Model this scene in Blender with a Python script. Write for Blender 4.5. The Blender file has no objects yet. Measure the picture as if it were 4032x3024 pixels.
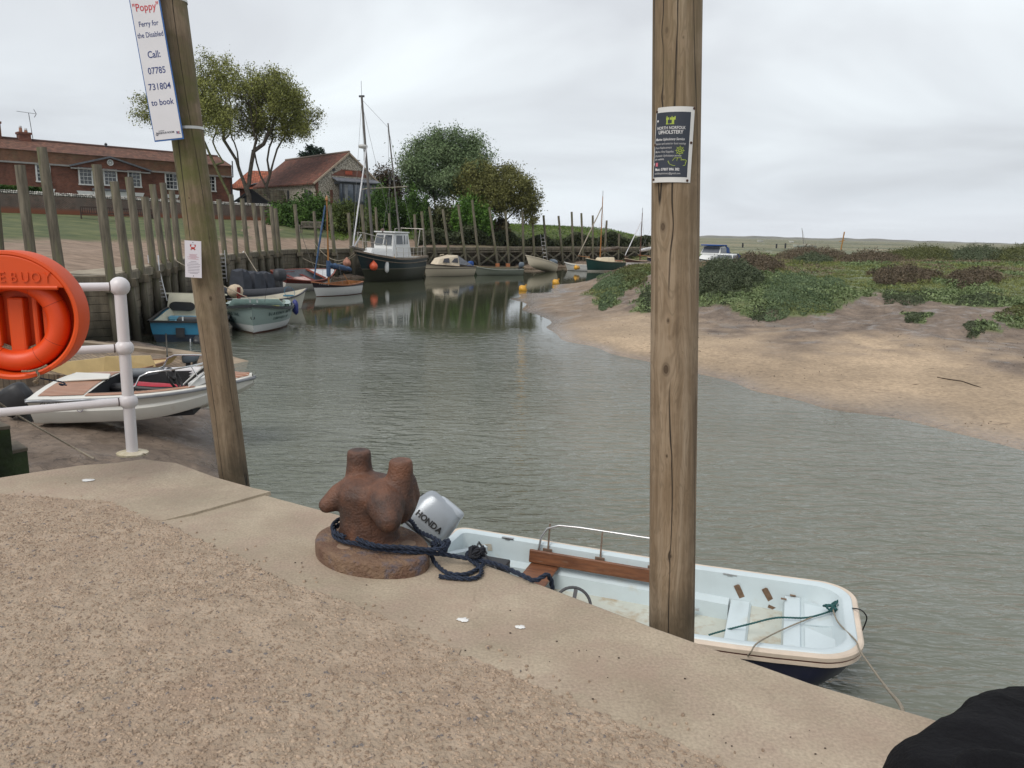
import bpy, bmesh, math, random
import numpy as np
from mathutils import Vector, Matrix
random.seed(7); rng = np.random.default_rng(7)
S = bpy.context.scene
COL = S.collection
R = math.radians
# ------------------------------------------------------------------ camera
FPX = 3028.0; CX, CY = 2016.0, 1512.0; H = 1.5
ROLL, PITCH = R(1.24), R(11.13)
F_ = np.array([0, math.cos(PITCH), -math.sin(PITCH)])
R0 = np.array([1., 0, 0]); U0 = np.cross(R0, F_)
R_ = R0*math.cos(ROLL) + U0*math.sin(ROLL); U_ = -R0*math.sin(ROLL) + U0*math.cos(ROLL)
C_ = np.array([0, 0, H])
cam = bpy.data.objects.new('camera', bpy.data.cameras.new('camera')); COL.objects.link(cam)
m = Matrix(((R_[0], U_[0], -F_[0], 0), (R_[1], U_[1], -F_[1], 0), (R_[2], U_[2], -F_[2], H), (0, 0, 0, 1)))
cam.matrix_world = m
cam.data.sensor_width = 36; cam.data.lens = 36*FPX/4032
cam.data.clip_start = 0.02; cam.data.clip_end = 20000
S.camera = cam
# ------------------------------------------------------------------ sky and sun
SUN_EL, SUN_AZ = R(52), R(215)
wd = bpy.data.worlds.new('World'); S.world = wd; wd.use_nodes = True
nt = wd.node_tree; nt.nodes.clear()
def N(nt, typ, **kw):
    n = nt.nodes.new(typ)
    for k, v in kw.items():
        if k in n.inputs: n.inputs[k].default_value = v
        else: setattr(n, k, v)
    return n
def world_sky():
    L = nt.links.new
    out = N(nt, 'ShaderNodeOutputWorld'); bg = N(nt, 'ShaderNodeBackground'); bg.inputs[1].default_value = 1.0
    sky = N(nt, 'ShaderNodeTexSky'); sky.sky_type = 'NISHITA'; sky.sun_disc = False
    sky.sun_elevation = SUN_EL; sky.sun_rotation = SUN_AZ; sky.air_density = 1.6; sky.dust_density = 4
    k = N(nt, 'ShaderNodeMix', data_type='RGBA', blend_type='MULTIPLY'); k.inputs[0].default_value = 1
    L(sky.outputs[0], k.inputs[6]); k.inputs[7].default_value = (0.10, 0.10, 0.10, 1)
    tc = N(nt, 'ShaderNodeTexCoord'); sep = N(nt, 'ShaderNodeSeparateXYZ'); L(tc.outputs['Generated'], sep.inputs[0])
    zz = N(nt, 'ShaderNodeMath', operation='MAXIMUM'); L(sep.outputs[2], zz.inputs[0]); zz.inputs[1].default_value = 0.0
    za = N(nt, 'ShaderNodeMath', operation='ADD'); L(zz.outputs[0], za.inputs[0]); za.inputs[1].default_value = 0.10
    dx = N(nt, 'ShaderNodeMath', operation='DIVIDE'); L(sep.outputs[0], dx.inputs[0]); L(za.outputs[0], dx.inputs[1])
    dy = N(nt, 'ShaderNodeMath', operation='DIVIDE'); L(sep.outputs[1], dy.inputs[0]); L(za.outputs[0], dy.inputs[1])
    cb = N(nt, 'ShaderNodeCombineXYZ'); L(dx.outputs[0], cb.inputs[0]); L(dy.outputs[0], cb.inputs[1]); cb.inputs[2].default_value = 3.3
    n1 = N(nt, 'ShaderNodeTexNoise'); n1.inputs['Scale'].default_value = 0.42; n1.inputs['Detail'].default_value = 5; n1.inputs['Roughness'].default_value = 0.5; n1.inputs['Distortion'].default_value = 0.5
    L(cb.outputs[0], n1.inputs['Vector'])
    cr = N(nt, 'ShaderNodeValToRGB'); e = cr.color_ramp.elements
    e[0].position = 0.30; e[0].color = (0.38, 0.385, 0.41, 1); e[1].position = 0.70; e[1].color = (0.69, 0.73, 0.755, 1)
    a = e.new(0.5); a.color = (0.52, 0.54, 0.57, 1)
    L(n1.outputs[0], cr.inputs[0])
    # paler band close to the horizon, faintly warm
    hz = N(nt, 'ShaderNodeMapRange'); L(sep.outputs[2], hz.inputs[0]); hz.inputs[1].default_value = 0.0; hz.inputs[2].default_value = 0.05; hz.inputs[3].default_value = 0.5; hz.inputs[4].default_value = 0.0
    mh = N(nt, 'ShaderNodeMix', data_type='RGBA'); L(hz.outputs[0], mh.inputs[0]); L(cr.outputs[0], mh.inputs[6]); mh.inputs[7].default_value = (0.74, 0.70, 0.70, 1)
    h2 = N(nt, 'ShaderNodeMapRange'); L(sep.outputs[2], h2.inputs[0]); h2.inputs[1].default_value = 0.03; h2.inputs[2].default_value = 0.22; h2.inputs[3].default_value = 0.45; h2.inputs[4].default_value = 0.0
    mi = N(nt, 'ShaderNodeMix', data_type='RGBA'); L(h2.outputs[0], mi.inputs[0]); L(mh.outputs[2], mi.inputs[6]); mi.inputs[7].default_value = (0.60, 0.67, 0.73, 1)
    fin = N(nt, 'ShaderNodeMix', data_type='RGBA'); fin.inputs[0].default_value = 0.93; L(k.outputs[2], fin.inputs[6]); L(mi.outputs[2], fin.inputs[7])
    L(fin.outputs[2], bg.inputs[0]); L(bg.outputs[0], out.inputs[0])
world_sky()
sd = bpy.data.lights.new('sun', 'SUN'); sd.energy = 1.5; sd.angle = R(35); sd.color = (1, 0.96, 0.9)
so = bpy.data.objects.new('sun', sd); COL.objects.link(so)
sv = Vector((math.sin(SUN_AZ)*math.cos(SUN_EL), math.cos(SUN_AZ)*math.cos(SUN_EL), math.sin(SUN_EL)))
so.rotation_euler = sv.to_track_quat('Z', 'Y').to_euler()
S.view_settings.view_transform = 'Standard'; S.view_settings.look = 'None'
S.view_settings.exposure = 0.52; S.view_settings.gamma = 1
# ------------------------------------------------------------------ where things stand
def ray(x, y): return F_ + R_*((x-CX)/FPX) + U_*((CY-y)/FPX)
def P(x, y, z=0.0):
    d = ray(x, y); return Vector(C_ + d*((z-H)/d[2]))
def PY(x, y, Y):
    d = ray(x, y); return Vector(C_ + d*(Y/d[1]))
def PL(x, y, A, B):                      # on the upright plane through A and B
    d = ray(x, y); nx, ny = -(B[1]-A[1]), (B[0]-A[0])
    t = (A[0]*nx+A[1]*ny)/(d[0]*nx+d[1]*ny); return Vector(C_+d*t)
ZW = -2.2                                 # water level
# ------------------------------------------------------------------ mesh helpers
class MB:
    def __init__(s): s.v = []; s.f = []; s.m = []; s.mi = 0
    def add(s, vs, fs):
        o = len(s.v); s.v += [tuple(v) for v in vs]; s.f += [tuple(i+o for i in f) for f in fs]; s.m += [s.mi]*len(fs); return s
    def box(s, c, d, rz=0, rx=0, ry=0, taper=1.0):
        M = Matrix.Translation(c) @ Matrix.Rotation(rz, 4, 'Z') @ Matrix.Rotation(ry, 4, 'Y') @ Matrix.Rotation(rx, 4, 'X')
        x, y, z = d[0]/2, d[1]/2, d[2]/2; t = taper
        vs = [M @ Vector(p) for p in ((-x,-y,-z),(x,-y,-z),(x,y,-z),(-x,y,-z),(-x*t,-y*t,z),(x*t,-y*t,z),(x*t,y*t,z),(-x*t,y*t,z))]
        return s.add(vs, [(0,3,2,1),(4,5,6,7),(0,1,5,4),(1,2,6,5),(2,3,7,6),(3,0,4,7)])
    def beam(s, a, b, w, h):              # rectangular bar between two points
        a, b = Vector(a), Vector(b); d = (b-a); L = d.length; q = d.normalized()
        up = Vector((0,0,1)) if abs(q.z) < .95 else Vector((0,1,0))
        sx = q.cross(up).normalized(); u = sx.cross(q).normalized()
        vs = []
        for p in (a, b):
            for i, j in ((-1,-1),(1,-1),(1,1),(-1,1)): vs.append(p + sx*(w/2*i) + u*(h/2*j))
        return s.add(vs, [(0,1,2,3),(7,6,5,4),(0,4,5,1),(1,5,6,2),(2,6,7,3),(3,7,4,0)])
    def tube(s, pts, r, n=8, cap=True):
        pts = [Vector(p) for p in pts]; k = len(pts)
        rs = [r]*k if isinstance(r, (int, float)) else list(r)
        t0 = (pts[1]-pts[0]).normalized(); up = Vector((0,0,1)) if abs(t0.z) < .9 else Vector((1,0,0))
        u = t0.cross(up).normalized(); vs = []; fs = []
        for i, p in enumerate(pts):
            t = ((pts[min(i+1,k-1)]-pts[max(i-1,0)])).normalized()
            u = (u - t*u.dot(t)).normalized(); w = t.cross(u)
            for j in range(n):
                a = 2*math.pi*j/n; vs.append(p + (u*math.cos(a)+w*math.sin(a))*rs[i])
        for i in range(k-1):
            for j in range(n):
                a, b = i*n+j, i*n+(j+1)%n; fs.append((a, b, b+n, a+n))
        if cap: fs.append(tuple(range(n-1,-1,-1))); fs.append(tuple((k-1)*n+j for j in range(n)))
        return s.add(vs, fs)
    def lathe(s, c, prof, n=20, axis='Z', sx=1, sy=1):   # prof: (r, z) list
        vs = []; fs = []; c = Vector(c)
        for r, z in prof:
            for j in range(n):
                a = 2*math.pi*j/n; p = Vector((r*math.cos(a)*sx, r*math.sin(a)*sy, z))
                if axis == 'X': p = Vector((p.z, p.x, p.y))
                if axis == 'Y': p = Vector((p.x, p.z, p.y))
                vs.append(c+p)
        for i in range(len(prof)-1):
            for j in range(n):
                a, b = i*n+j, i*n+(j+1)%n; fs.append((a, b, b+n, a+n))
        fs.append(tuple(range(n-1,-1,-1))); fs.append(tuple((len(prof)-1)*n+j for j in range(n)))
        return s.add(vs, fs)
    def ball(s, c, r, n=14, sc=(1,1,1)):
        m_ = n//2; vs = []; fs = []
        for i in range(1, m_):
            a = math.pi*i/m_
            for j in range(n):
                b = 2*math.pi*j/n; vs.append((c[0]+r*sc[0]*math.sin(a)*math.cos(b), c[1]+r*sc[1]*math.sin(a)*math.sin(b), c[2]+r*sc[2]*math.cos(a)))
        for i in range(m_-2):
            for j in range(n):
                a, b = i*n+j, i*n+(j+1)%n; fs.append((a, a+n, b+n, b))
        vs += [(c[0], c[1], c[2]+r*sc[2]), (c[0], c[1], c[2]-r*sc[2])]; t = len(vs)-2
        for j in range(n):
            fs.append((t, j, (j+1)%n)); o = (m_-2)*n; fs.append((t+1, o+(j+1)%n, o+j))
        return s.add(vs, fs)
    def torus(s, c, Rr, r, M=None, n=32, k=10, a0=0, a1=2*math.pi):
        full = abs(a1-a0-2*math.pi) < 1e-6; vs = []; fs = []; M = M or Matrix.Identity(3); nn = n if full else n+1
        for i in range(nn):
            a = a0+(a1-a0)*i/n
            for j in range(k):
                b = 2*math.pi*j/k; p = Vector(((Rr+r*math.cos(b))*math.cos(a), (Rr+r*math.cos(b))*math.sin(a), r*math.sin(b)))
                vs.append(Vector(c)+M@p)
        for i in range(n):
            for j in range(k):
                i2 = (i+1) % nn; fs.append((i*k+j, i2*k+j, i2*k+(j+1)%k, i*k+(j+1)%k))
        return s.add(vs, fs)
    def loft(s, secs, closed=False, capA=False, capB=False):
        n = len(secs[0]); vs = [p for q in secs for p in q]; fs = []
        for i in range(len(secs)-1):
            for j in range(n if closed else n-1):
                a, b = i*n+j, i*n+(j+1)%n; fs.append((a, b, b+n, a+n))
        if capA: fs.append(tuple(range(n-1,-1,-1)))
        if capB: fs.append(tuple((len(secs)-1)*n+j for j in range(n)))
        return s.add(vs, fs)
    def prism(s, poly, dirv):             # polygon pushed along a vector
        n = len(poly); d = Vector(dirv); vs = [Vector(p) for p in poly]+[Vector(p)+d for p in poly]
        fs = [tuple(range(n-1,-1,-1)), tuple(range(n, 2*n))]+[(i, (i+1)%n, (i+1)%n+n, i+n) for i in range(n)]
        return s.add(vs, fs)
    def build(s, name, mat, parent=None, smooth=None, bevel=0, loc=None, rz=None):
        me = bpy.data.meshes.new(name); me.from_pydata(s.v, [], s.f)
        mats = mat if isinstance(mat, (list, tuple)) else [mat]
        for q in mats: me.materials.append(q)
        if len(mats) > 1: me.polygons.foreach_set('material_index', s.m)
        bm = bmesh.new(); bm.from_mesh(me); bmesh.ops.recalc_face_normals(bm, faces=bm.faces[:]); bm.to_mesh(me); bm.free()
        if smooth is not None:
            me.polygons.foreach_set('use_smooth', [True]*len(me.polygons))
            me.set_sharp_from_angle(angle=R(smooth))
        o = bpy.data.objects.new(name, me); COL.objects.link(o)
        if parent: o.parent = parent
        if loc is not None: o.location = loc
        if rz is not None: o.rotation_euler = (0,0,rz)
        if bevel:
            b = o.modifiers.new('bevel', 'BEVEL'); b.width = bevel; b.segments = 2; b.limit_method = 'ANGLE'; b.angle_limit = R(40)
        return o
def raw(name, V, Fq, mat, parent=None, smooth=False):    # numpy mesh of equal-sized faces
    me = bpy.data.meshes.new(name); nv, nf, k = len(V), len(Fq), Fq.shape[1]
    me.vertices.add(nv); me.vertices.foreach_set('co', np.asarray(V, np.float32).ravel())
    me.loops.add(nf*k); me.loops.foreach_set('vertex_index', np.asarray(Fq, np.int32).ravel())
    me.polygons.add(nf); me.polygons.foreach_set('loop_start', np.arange(0, nf*k, k, dtype=np.int32))
    if smooth: me.polygons.foreach_set('use_smooth', np.ones(nf, bool))
    me.update(calc_edges=True); me.materials.append(mat)
    o = bpy.data.objects.new(name, me); COL.objects.link(o)
    if parent: o.parent = parent
    return o
def thing(name, label, cat, loc=(0,0,0), rz=0, group=None):
    o = bpy.data.objects.new(name, None); COL.objects.link(o); o.empty_display_size = .2
    o.location = loc; o.rotation_euler = (0,0,rz) if isinstance(rz, (int, float)) else rz
    o['label'] = label; o['category'] = cat
    if group: o['group'] = group
    return o
def tag(o, label=None, cat=None, group=None, kind=None):
    if label: o['label'] = label
    if cat: o['category'] = cat
    if group: o['group'] = group
    if kind: o['kind'] = kind
    return o
def structure(o): o['kind'] = 'structure'; return o
def text_mesh(name, txt, size, mat, parent, M, depth=0.0008, align='CENTER', bold=0.0, shear=0.0, sx=1.0, spacing=1.0):
    cu = bpy.data.curves.new(name, 'FONT'); cu.body = txt; cu.size = size; cu.extrude = depth; cu.align_x = align; cu.align_y = 'CENTER'
    cu.offset = bold*size; cu.shear = shear; cu.space_character = spacing; cu.resolution_u = 3; cu.space_line = 1.0
    o = bpy.data.objects.new(name, cu); COL.objects.link(o)
    bpy.context.view_layer.update()
    dg = bpy.context.evaluated_depsgraph_get(); me = bpy.data.meshes.new_from_object(o.evaluated_get(dg))
    bpy.data.objects.remove(o); bpy.data.curves.remove(cu)
    me.transform(Matrix.Diagonal((sx, 1, 1, 1))); me.transform(M); me.materials.clear(); me.materials.append(mat)
    o = bpy.data.objects.new(name, me); COL.objects.link(o); o.parent = parent
    return o
def bake(o):                              # turn modifiers into plain mesh
    bpy.context.view_layer.update(); dg = bpy.context.evaluated_depsgraph_get()
    me = bpy.data.meshes.new_from_object(o.evaluated_get(dg)); o.modifiers.clear(); o.data = me; return o
def basis(origin, xdir, ydir):
    x = Vector(xdir).normalized(); y = Vector(ydir); y = (y-x*y.dot(x)).normalized(); z = x.cross(y)
    return Matrix(((x.x,y.x,z.x,origin[0]),(x.y,y.y,z.y,origin[1]),(x.z,y.z,z.z,origin[2]),(0,0,0,1)))
# ------------------------------------------------------------------ materials
MATS = {}
def mat(name, col=(.5,.5,.5), rough=.6, metal=0, var=.15, scale=4, bump=0.0, bscale=None, stretch=(1,1,1), col2=None, lo=.35, hi=.65, detail=5, spec=.5, coat=0, dist=0, col3=None, c3=(.6,.7,1.5), trans=0):
    if name in MATS: return MATS[name]
    m_ = bpy.data.materials.new(name); m_.use_nodes = True; t = m_.node_tree; b = t.nodes['Principled BSDF']; L = t.links.new
    b.inputs['Roughness'].default_value = rough; b.inputs['Metallic'].default_value = metal
    b.inputs['Specular IOR Level'].default_value = spec; b.inputs['Coat Weight'].default_value = coat
    tc = N(t, 'ShaderNodeTexCoord'); mp = N(t, 'ShaderNodeMapping'); mp.inputs['Scale'].default_value = stretch
    L(tc.outputs['Object'], mp.inputs[0])
    n1 = N(t, 'ShaderNodeTexNoise'); n1.inputs['Scale'].default_value = scale; n1.inputs['Detail'].default_value = detail; n1.inputs['Roughness'].default_value = .6; n1.inputs['Distortion'].default_value = dist
    L(mp.outputs[0], n1.inputs['Vector'])
    cr = N(t, 'ShaderNodeValToRGB'); e = cr.color_ramp.elements
    c2 = col2 or tuple(min(1, c*(1+var)) for c in col); c1 = col if col2 else tuple(c*(1-var) for c in col)
    e[0].position = lo; e[0].color = (*c1, 1); e[1].position = hi; e[1].color = (*c2, 1)
    L(n1.outputs[0], cr.inputs[0]); src = cr.outputs[0]
    if col3:
        n3 = N(t, 'ShaderNodeTexNoise'); n3.inputs['Scale'].default_value = c3[2]; n3.inputs['Detail'].default_value = 6; n3.inputs['Roughness'].default_value = .65
        L(mp.outputs[0], n3.inputs['Vector']); mr = N(t, 'ShaderNodeMapRange'); L(n3.outputs[0], mr.inputs[0]); mr.inputs[1].default_value = c3[0]; mr.inputs[2].default_value = c3[1]
        mx = N(t, 'ShaderNodeMix', data_type='RGBA'); L(mr.outputs[0], mx.inputs[0]); L(src, mx.inputs[6]); mx.inputs[7].default_value = (*col3, 1); src = mx.outputs[2]
    L(src, b.inputs['Base Color'])
    if trans: b.inputs['Transmission Weight'].default_value = trans
    if bump:
        nb = N(t, 'ShaderNodeTexNoise'); nb.inputs['Scale'].default_value = bscale or scale*4; nb.inputs['Detail'].default_value = 5
        L(mp.outputs[0], nb.inputs['Vector']); bp = N(t, 'ShaderNodeBump'); bp.inputs['Strength'].default_value = min(1, bump); bp.inputs['Distance'].default_value = .02*max(1, bump)
        L(nb.outputs[0], bp.inputs['Height']); L(bp.outputs[0], b.inputs['Normal'])
    m_['src'] = 1; MATS[name] = m_
    return m_
def nodes_of(m_): t = m_.node_tree; return t, t.nodes['Principled BSDF'], t.links.new
def band_mat(name, bands, rough=.35, axis=2, dirt=.25, bump=0, spec=.5):   # painted bands by height; bands: [(from_height, colour)...]
    m_ = mat(name, rough=rough, spec=spec); t, b, L = nodes_of(m_)
    tc = N(t, 'ShaderNodeTexCoord'); sp = N(t, 'ShaderNodeSeparateXYZ'); L(tc.outputs['Object'], sp.inputs[0])
    mr = N(t, 'ShaderNodeMapRange'); L(sp.outputs[axis], mr.inputs[0]); mr.inputs[1].default_value = -2; mr.inputs[2].default_value = 3
    cr = N(t, 'ShaderNodeValToRGB'); cr.color_ramp.interpolation = 'CONSTANT'; e = cr.color_ramp.elements
    L(mr.outputs[0], cr.inputs[0])
    for i, (z, c) in enumerate(bands):
        q = (z+2)/5
        el = e[0] if i == 0 else (e[1] if i == 1 else e.new(min(1, q)))
        el.position = 0 if i == 0 else q; el.color = (*c, 1)
    if len(bands) == 1: e[1].position = 1; e[1].color = (*bands[0][1], 1)
    nz = N(t, 'ShaderNodeTexNoise'); nz.inputs['Scale'].default_value = 3; nz.inputs['Detail'].default_value = 8; nz.inputs['Roughness'].default_value = .7
    mp = N(t, 'ShaderNodeMapping'); mp.inputs['Scale'].default_value = (1, 1, 3); L(tc.outputs['Object'], mp.inputs[0]); L(mp.outputs[0], nz.inputs['Vector'])
    r2 = N(t, 'ShaderNodeMapRange'); L(nz.outputs[0], r2.inputs[0]); r2.inputs[1].default_value = .5; r2.inputs[2].default_value = .75; r2.inputs[3].default_value = 0; r2.inputs[4].default_value = dirt
    mx = N(t, 'ShaderNodeMix', data_type='RGBA'); L(r2.outputs[0], mx.inputs[0]); L(cr.outputs[0], mx.inputs[6]); mx.inputs[7].default_value = (.09, .085, .06, 1)
    L(mx.outputs[2], b.inputs['Base Color'])
    return m_
WHITE = mat('white_paint', (.62,.63,.62), .35, var=.05, scale=3, col3=(.42,.38,.28), c3=(.62,.8,2))
CREAM = mat('cream_paint', (.60,.55,.42), .4, var=.06)
STEEL = mat('steel', (.55,.55,.55), .3, metal=.9, var=.1)
BLACK = mat('black_rubber', (.018,.018,.02), .5, var=.3)
DARK = mat('dark_metal', (.03,.032,.035), .45, var=.3)
BLUEGLASS = mat('window_glass', (.02,.025,.03), .05, var=.2, spec=.8)
VARNISH = mat('varnished_wood', (.20,.075,.03), .35, col2=(.32,.13,.05), scale=3, stretch=(1,8,8), spec=.5)
ROPE = mat('pale_rope', (.30,.26,.20), .9, var=.2, scale=60, bump=.5)
GREENROPE = mat('green_rope', (.02,.09,.09), .8, var=.3, scale=60)
NAVYROPE = mat('navy_rope', (.016,.025,.048), .85, var=.35, scale=50, bump=.6, bscale=120)
# ------------------------------------------------------------------ ground
WALLPX = [(-420,1110),(279,1093),(433,1091),(513,1070),(591,1051),(697,1025),(800,1013),(889,1006),(969,997),(1048,989),(1105,985),(1168,983),(1352,981),(1500,978),(1663,975),(1850,974.5),(2052,974),(2251,974),(2563,975),(2700,976)]
WALL = [P(x, y, 0) for x, y in WALLPX]
def wall_at(px):                          # point of the timber quay's edge seen at picture column px
    for i in range(len(WALLPX)-1):
        a, b = WALLPX[i], WALLPX[i+1]
        if a[0] <= px <= b[0]:
            y = a[1]+(b[1]-a[1])*(px-a[0])/(b[0]-a[0])
            return PL(px, y, WALL[i], WALL[i+1])
    return WALL[-1]
ctrl = []
def cp(lst, z=None):
    for q in lst:
        p = P(q[0], q[1], z if z is not None else q[2]); ctrl.append((p.x, p.y, p.z))
SHORE = [(2396,1078),(2341,1117),(2183,1121),(2183,1132),(2156,1151),(2043,1156),(2007,1178),(2060,1225),(2150,1288),(2230,1345),(2400,1392),(2500,1414),(2749,1473),(2964,1539),(3262,1612),(3500,1643),(3700,1690),(4032,1775),(4300,1850)]
cp(SHORE, -2.2)
cp([(1700,1400),(2300,1700),(3000,1900),(1500,2000),(3800,2200),(1300,1700),(1150,1500),(1250,1350),(1900,1080),(1750,1150),(1500,1130),(1300,1180),(2250,1090),(1600,1250),(1900,1330),(2200,1500),(2600,1650),(3400,1900),(3000,2600),(2300,1075)], -3.1)
cp([(3750,1850),(4100,1950),(3500,1740),(3050,1640)], -2.5)
cp([(2200,1235,-2.03),(2140,1190,-2.08),(2250,1165,-2.0),(2400,1300,-1.95),(2600,1360,-1.9),(2800,1380,-1.85),(3000,1340,-1.75),(3000,1460,-2.0),(3400,1500,-1.98),(3700,1450,-1.8),(4000,1640,-2.02),(4032,1450,-1.7),(3300,1320,-1.55),(2750,1260,-1.6),(2500,1250,-1.75),(3500,1280,-1.35),(3900,1330,-1.45),(2330,1140,-1.95),(3600,1580,-2.08)])
cp([(2380,1215,-1.8),(2300,1150,-1.8),(2430,1085,-1.0),(2440,1065,-.8),(2360,1095,-2.15),(2300,1100,-2.4),(2370,1062,-2.5),(2560,1090,-.7),(2500,1190,-1.45),(2749,1195,-1.25),(2985,1232,-1.35),(3190,1245,-1.4),(3324,1222,-1.3),(2985,1190,-1.0),(3324,1180,-.95),(3407,1170,-.95),(3700,1190,-.95),(4032,1205,-.95),(3650,1240,-1.15),(4000,1260,-1.2),(2800,1120,-.65),(3100,1110,-.6),(3400,1090,-.55),(4000,1100,-.45),(3000,1040,-.5),(3600,1040,-.4),(4030,1040,-.3),(2700,1040,-.7),(2900,985,-.9),(2600,1030,-1.2)])
# the little beach below the near quay and the mud at the foot of the timber wall
cp([(140,1870,-1.5),(316,1830,-1.55),(570,1810,-1.75),(800,1750,-2.12),(500,1740,-1.85),(960,1760,-2.3),(60,1700,-1.70),(300,1650,-1.74),(700,1640,-1.98),(900,1640,-2.22),(1010,1660,-2.45),(100,1640,-1.70),(500,1640,-1.84),(820,1560,-2.3)])
cp([(300,1345,-1.75),(780,1392,-2.28),(500,1440,-2.0),(900,1470,-2.4),(200,1500,-1.85),(430,1316,-2.0),(540,1332,-2.45),(100,1330,-1.75),(0,1250,-1.6),(-200,1300,-1.6),(-200,1500,-1.6),(600,1360,-2.4),(850,1400,-2.9)])
for px in (640, 760, 900, 1000, 1050, 1200, 1370, 1520, 1700, 1900, 2100, 2300, 2500):
    w = wall_at(px); d = Vector((w.x, w.y, 0)).normalized()
    for k, z in ((-3.0, -2.45 if px > 1100 else -2.9), (-1.0, -2.05 if px > 1100 else -2.55), (1.5, -1.8 if px > 1100 else -2.2), (6, -1.9)): ctrl.append((w.x+d.x*k, w.y+d.y*k, z))
for px in (-300, 0, 200, 430): w = wall_at(px); ctrl += [(w.x, w.y+1, -2.0), (w.x, w.y+5, -2.2)]
ctrl += [(-60,30,-1.5),(-60,60,-2),(-60,120,-2),(0,130,-1.5),(-3,0,-3),(5,0,-3),(-8,2,-2.5),(12,5,-3),(30,12,-2.8),(45,30,-1.2),(60,60,-.4),(30,120,-.4),(80,120,-.4),(20,90,-1.2),(10,100,-2),(26,80,-.8)]
CT = np.array(ctrl)
def rbf_fit(pts):
    X = pts[:, :2]; n = len(X); d = np.sqrt(((X[:, None]-X[None])**2).sum(2)+.3)
    A = np.zeros((n+1, n+1)); A[:n,:n] = d - np.eye(n)*.03; A[:n,n] = 1; A[n,:n] = 1
    w = np.linalg.solve(A, np.append(pts[:,2], 0)); return X, w
def rbf_eval(fit, Q):
    X, w = fit; out = np.empty(len(Q))
    for i in range(0, len(Q), 20000):
        q = Q[i:i+20000]; d = np.sqrt(((q[:,None]-X[None])**2).sum(2)+.3); out[i:i+20000] = d@w[:-1]+w[-1]
    return out
GF = rbf_fit(CT)
def vnoise(Q, s, seed=0):                # smooth value noise, numpy
    r = np.random.default_rng(seed).random((256,256)); q = Q/s+1000; i = np.floor(q).astype(int); f = q-i; f = f*f*(3-2*f)
    a = r[i[:,0]%256, i[:,1]%256]; b = r[(i[:,0]+1)%256, i[:,1]%256]; c = r[i[:,0]%256, (i[:,1]+1)%256]; d = r[(i[:,0]+1)%256, (i[:,1]+1)%256]
    return (a*(1-f[:,0])+b*f[:,0])*(1-f[:,1])+(c*(1-f[:,0])+d*f[:,0])*f[:,1]-.5
def ground_z(Q):
    z = rbf_eval(GF, Q); r = np.hypot(Q[:,0], Q[:,1]); k = np.clip((r-75)/60, 0, 1)
    far = -.45 + .25*vnoise(Q, 35, 3) + .2*vnoise(Q, 120, 4)
    left = Q[:,0] < 0
    far = np.where(left, -2.0, far)
    z = z*(1-k)+far*k
    dry = np.clip((z+2.15)/.25, 0, 1)
    rough = np.clip((z+1.75)/.4, 0, 1)
    lft = (Q[:,0] < -1.2)*np.clip((z+2.3)/.2, 0, 1)*(r < 60)
    z = z + lft*(.07*vnoise(Q, .6, 17)+.05*vnoise(Q, .22, 18)+.03*vnoise(Q, .09, 19)) + dry*(.05*vnoise(Q, 1.7, 5)+.02*vnoise(Q, .5, 6)) + rough*(.22*vnoise(Q, 1.1, 7)+.12*vnoise(Q, .4, 8)+.05*vnoise(Q, .17, 9))*np.clip(1.5-r/90, .2, 1)
    return z
def in_poly(Q, poly):
    x, y = Q[:,0], Q[:,1]; r = np.zeros(len(Q), bool); n = len(poly)
    for i in range(n):
        x1, y1 = poly[i]; x2, y2 = poly[(i+1)%n]
        c = ((y1 > y) != (y2 > y)) & (x < (x2-x1)*(y-y1)/((y2-y1) or 1e-9)+x1); r ^= c
    return r
def pix(Q3):                              # picture coordinates of world points
    v = Q3-C_; z = np.maximum(v@F_, .01); return np.stack([CX+FPX*(v@R_)/z, CY-FPX*(v@U_)/z], 1)
def wpoly(pts): return [tuple(P(x, y, z)[:2]) for x, y, z in pts]
VEG = [wpoly([(2749,1203,-1.3),(2860,1215,-1.3),(2985,1235,-1.35),(3190,1245,-1.4),(3324,1225,-1.3),(3390,1170,-1.0),(3440,1160,-.95),(3700,1195,-.95),(4032,1212,-.95),(4400,1215,-.95)])+[(60,25),(120,60),(140,110),(20,110)]+wpoly([(2640,985,-.6),(2620,1120,-.9),(2660,1190,-1.2)]),
       wpoly([(2316,1170,-1.75),(2350,1212,-1.8),(2400,1215,-1.8),(2440,1180,-1.5),(2500,1130,-1.1),(2620,1095,-.8),(2700,1040,-.7),(2600,1030,-.9),(2420,1055,-.75),(2405,1085,-1.0),(2345,1125,-1.5)]),
       wpoly([(3560,1247,-1.15),(3600,1257,-1.15),(3650,1245,-1.15),(3640,1226,-1.1),(3590,1226,-1.1)]), wpoly([(3790,1292,-1.3),(3880,1302,-1.3),(3900,1272,-1.2),(3860,1262,-1.2)]),
       wpoly([(3920,1260,-1.2),(4000,1295,-1.3),(4200,1300,-1.3),(4200,1230,-1.1),(4000,1240,-1.15)]), wpoly([(2508,1220,-1.6),(2560,1228,-1.6),(2575,1165,-1.4),(2530,1160,-1.4)]),
       wpoly([(2820,1215,-1.35),(2850,1222,-1.4),(2870,1200,-1.3),(2840,1195,-1.3)]), wpoly([(2960,1240,-1.4),(3000,1247,-1.4),(3020,1225,-1.35),(2980,1220,-1.3)])]
def veg_mask(Q):
    w = Q+np.stack([vnoise(Q, .8, 21), vnoise(Q, .8, 22)], 1)*1.0+np.stack([vnoise(Q, .3, 23), vnoise(Q, .3, 24)], 1)*.35
    r = np.zeros(len(Q), bool)
    for p in VEG: r |= in_poly(w, p)
    return r | ((np.hypot(Q[:,0], Q[:,1]) > 95) & (Q[:,0] > 8))
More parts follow.
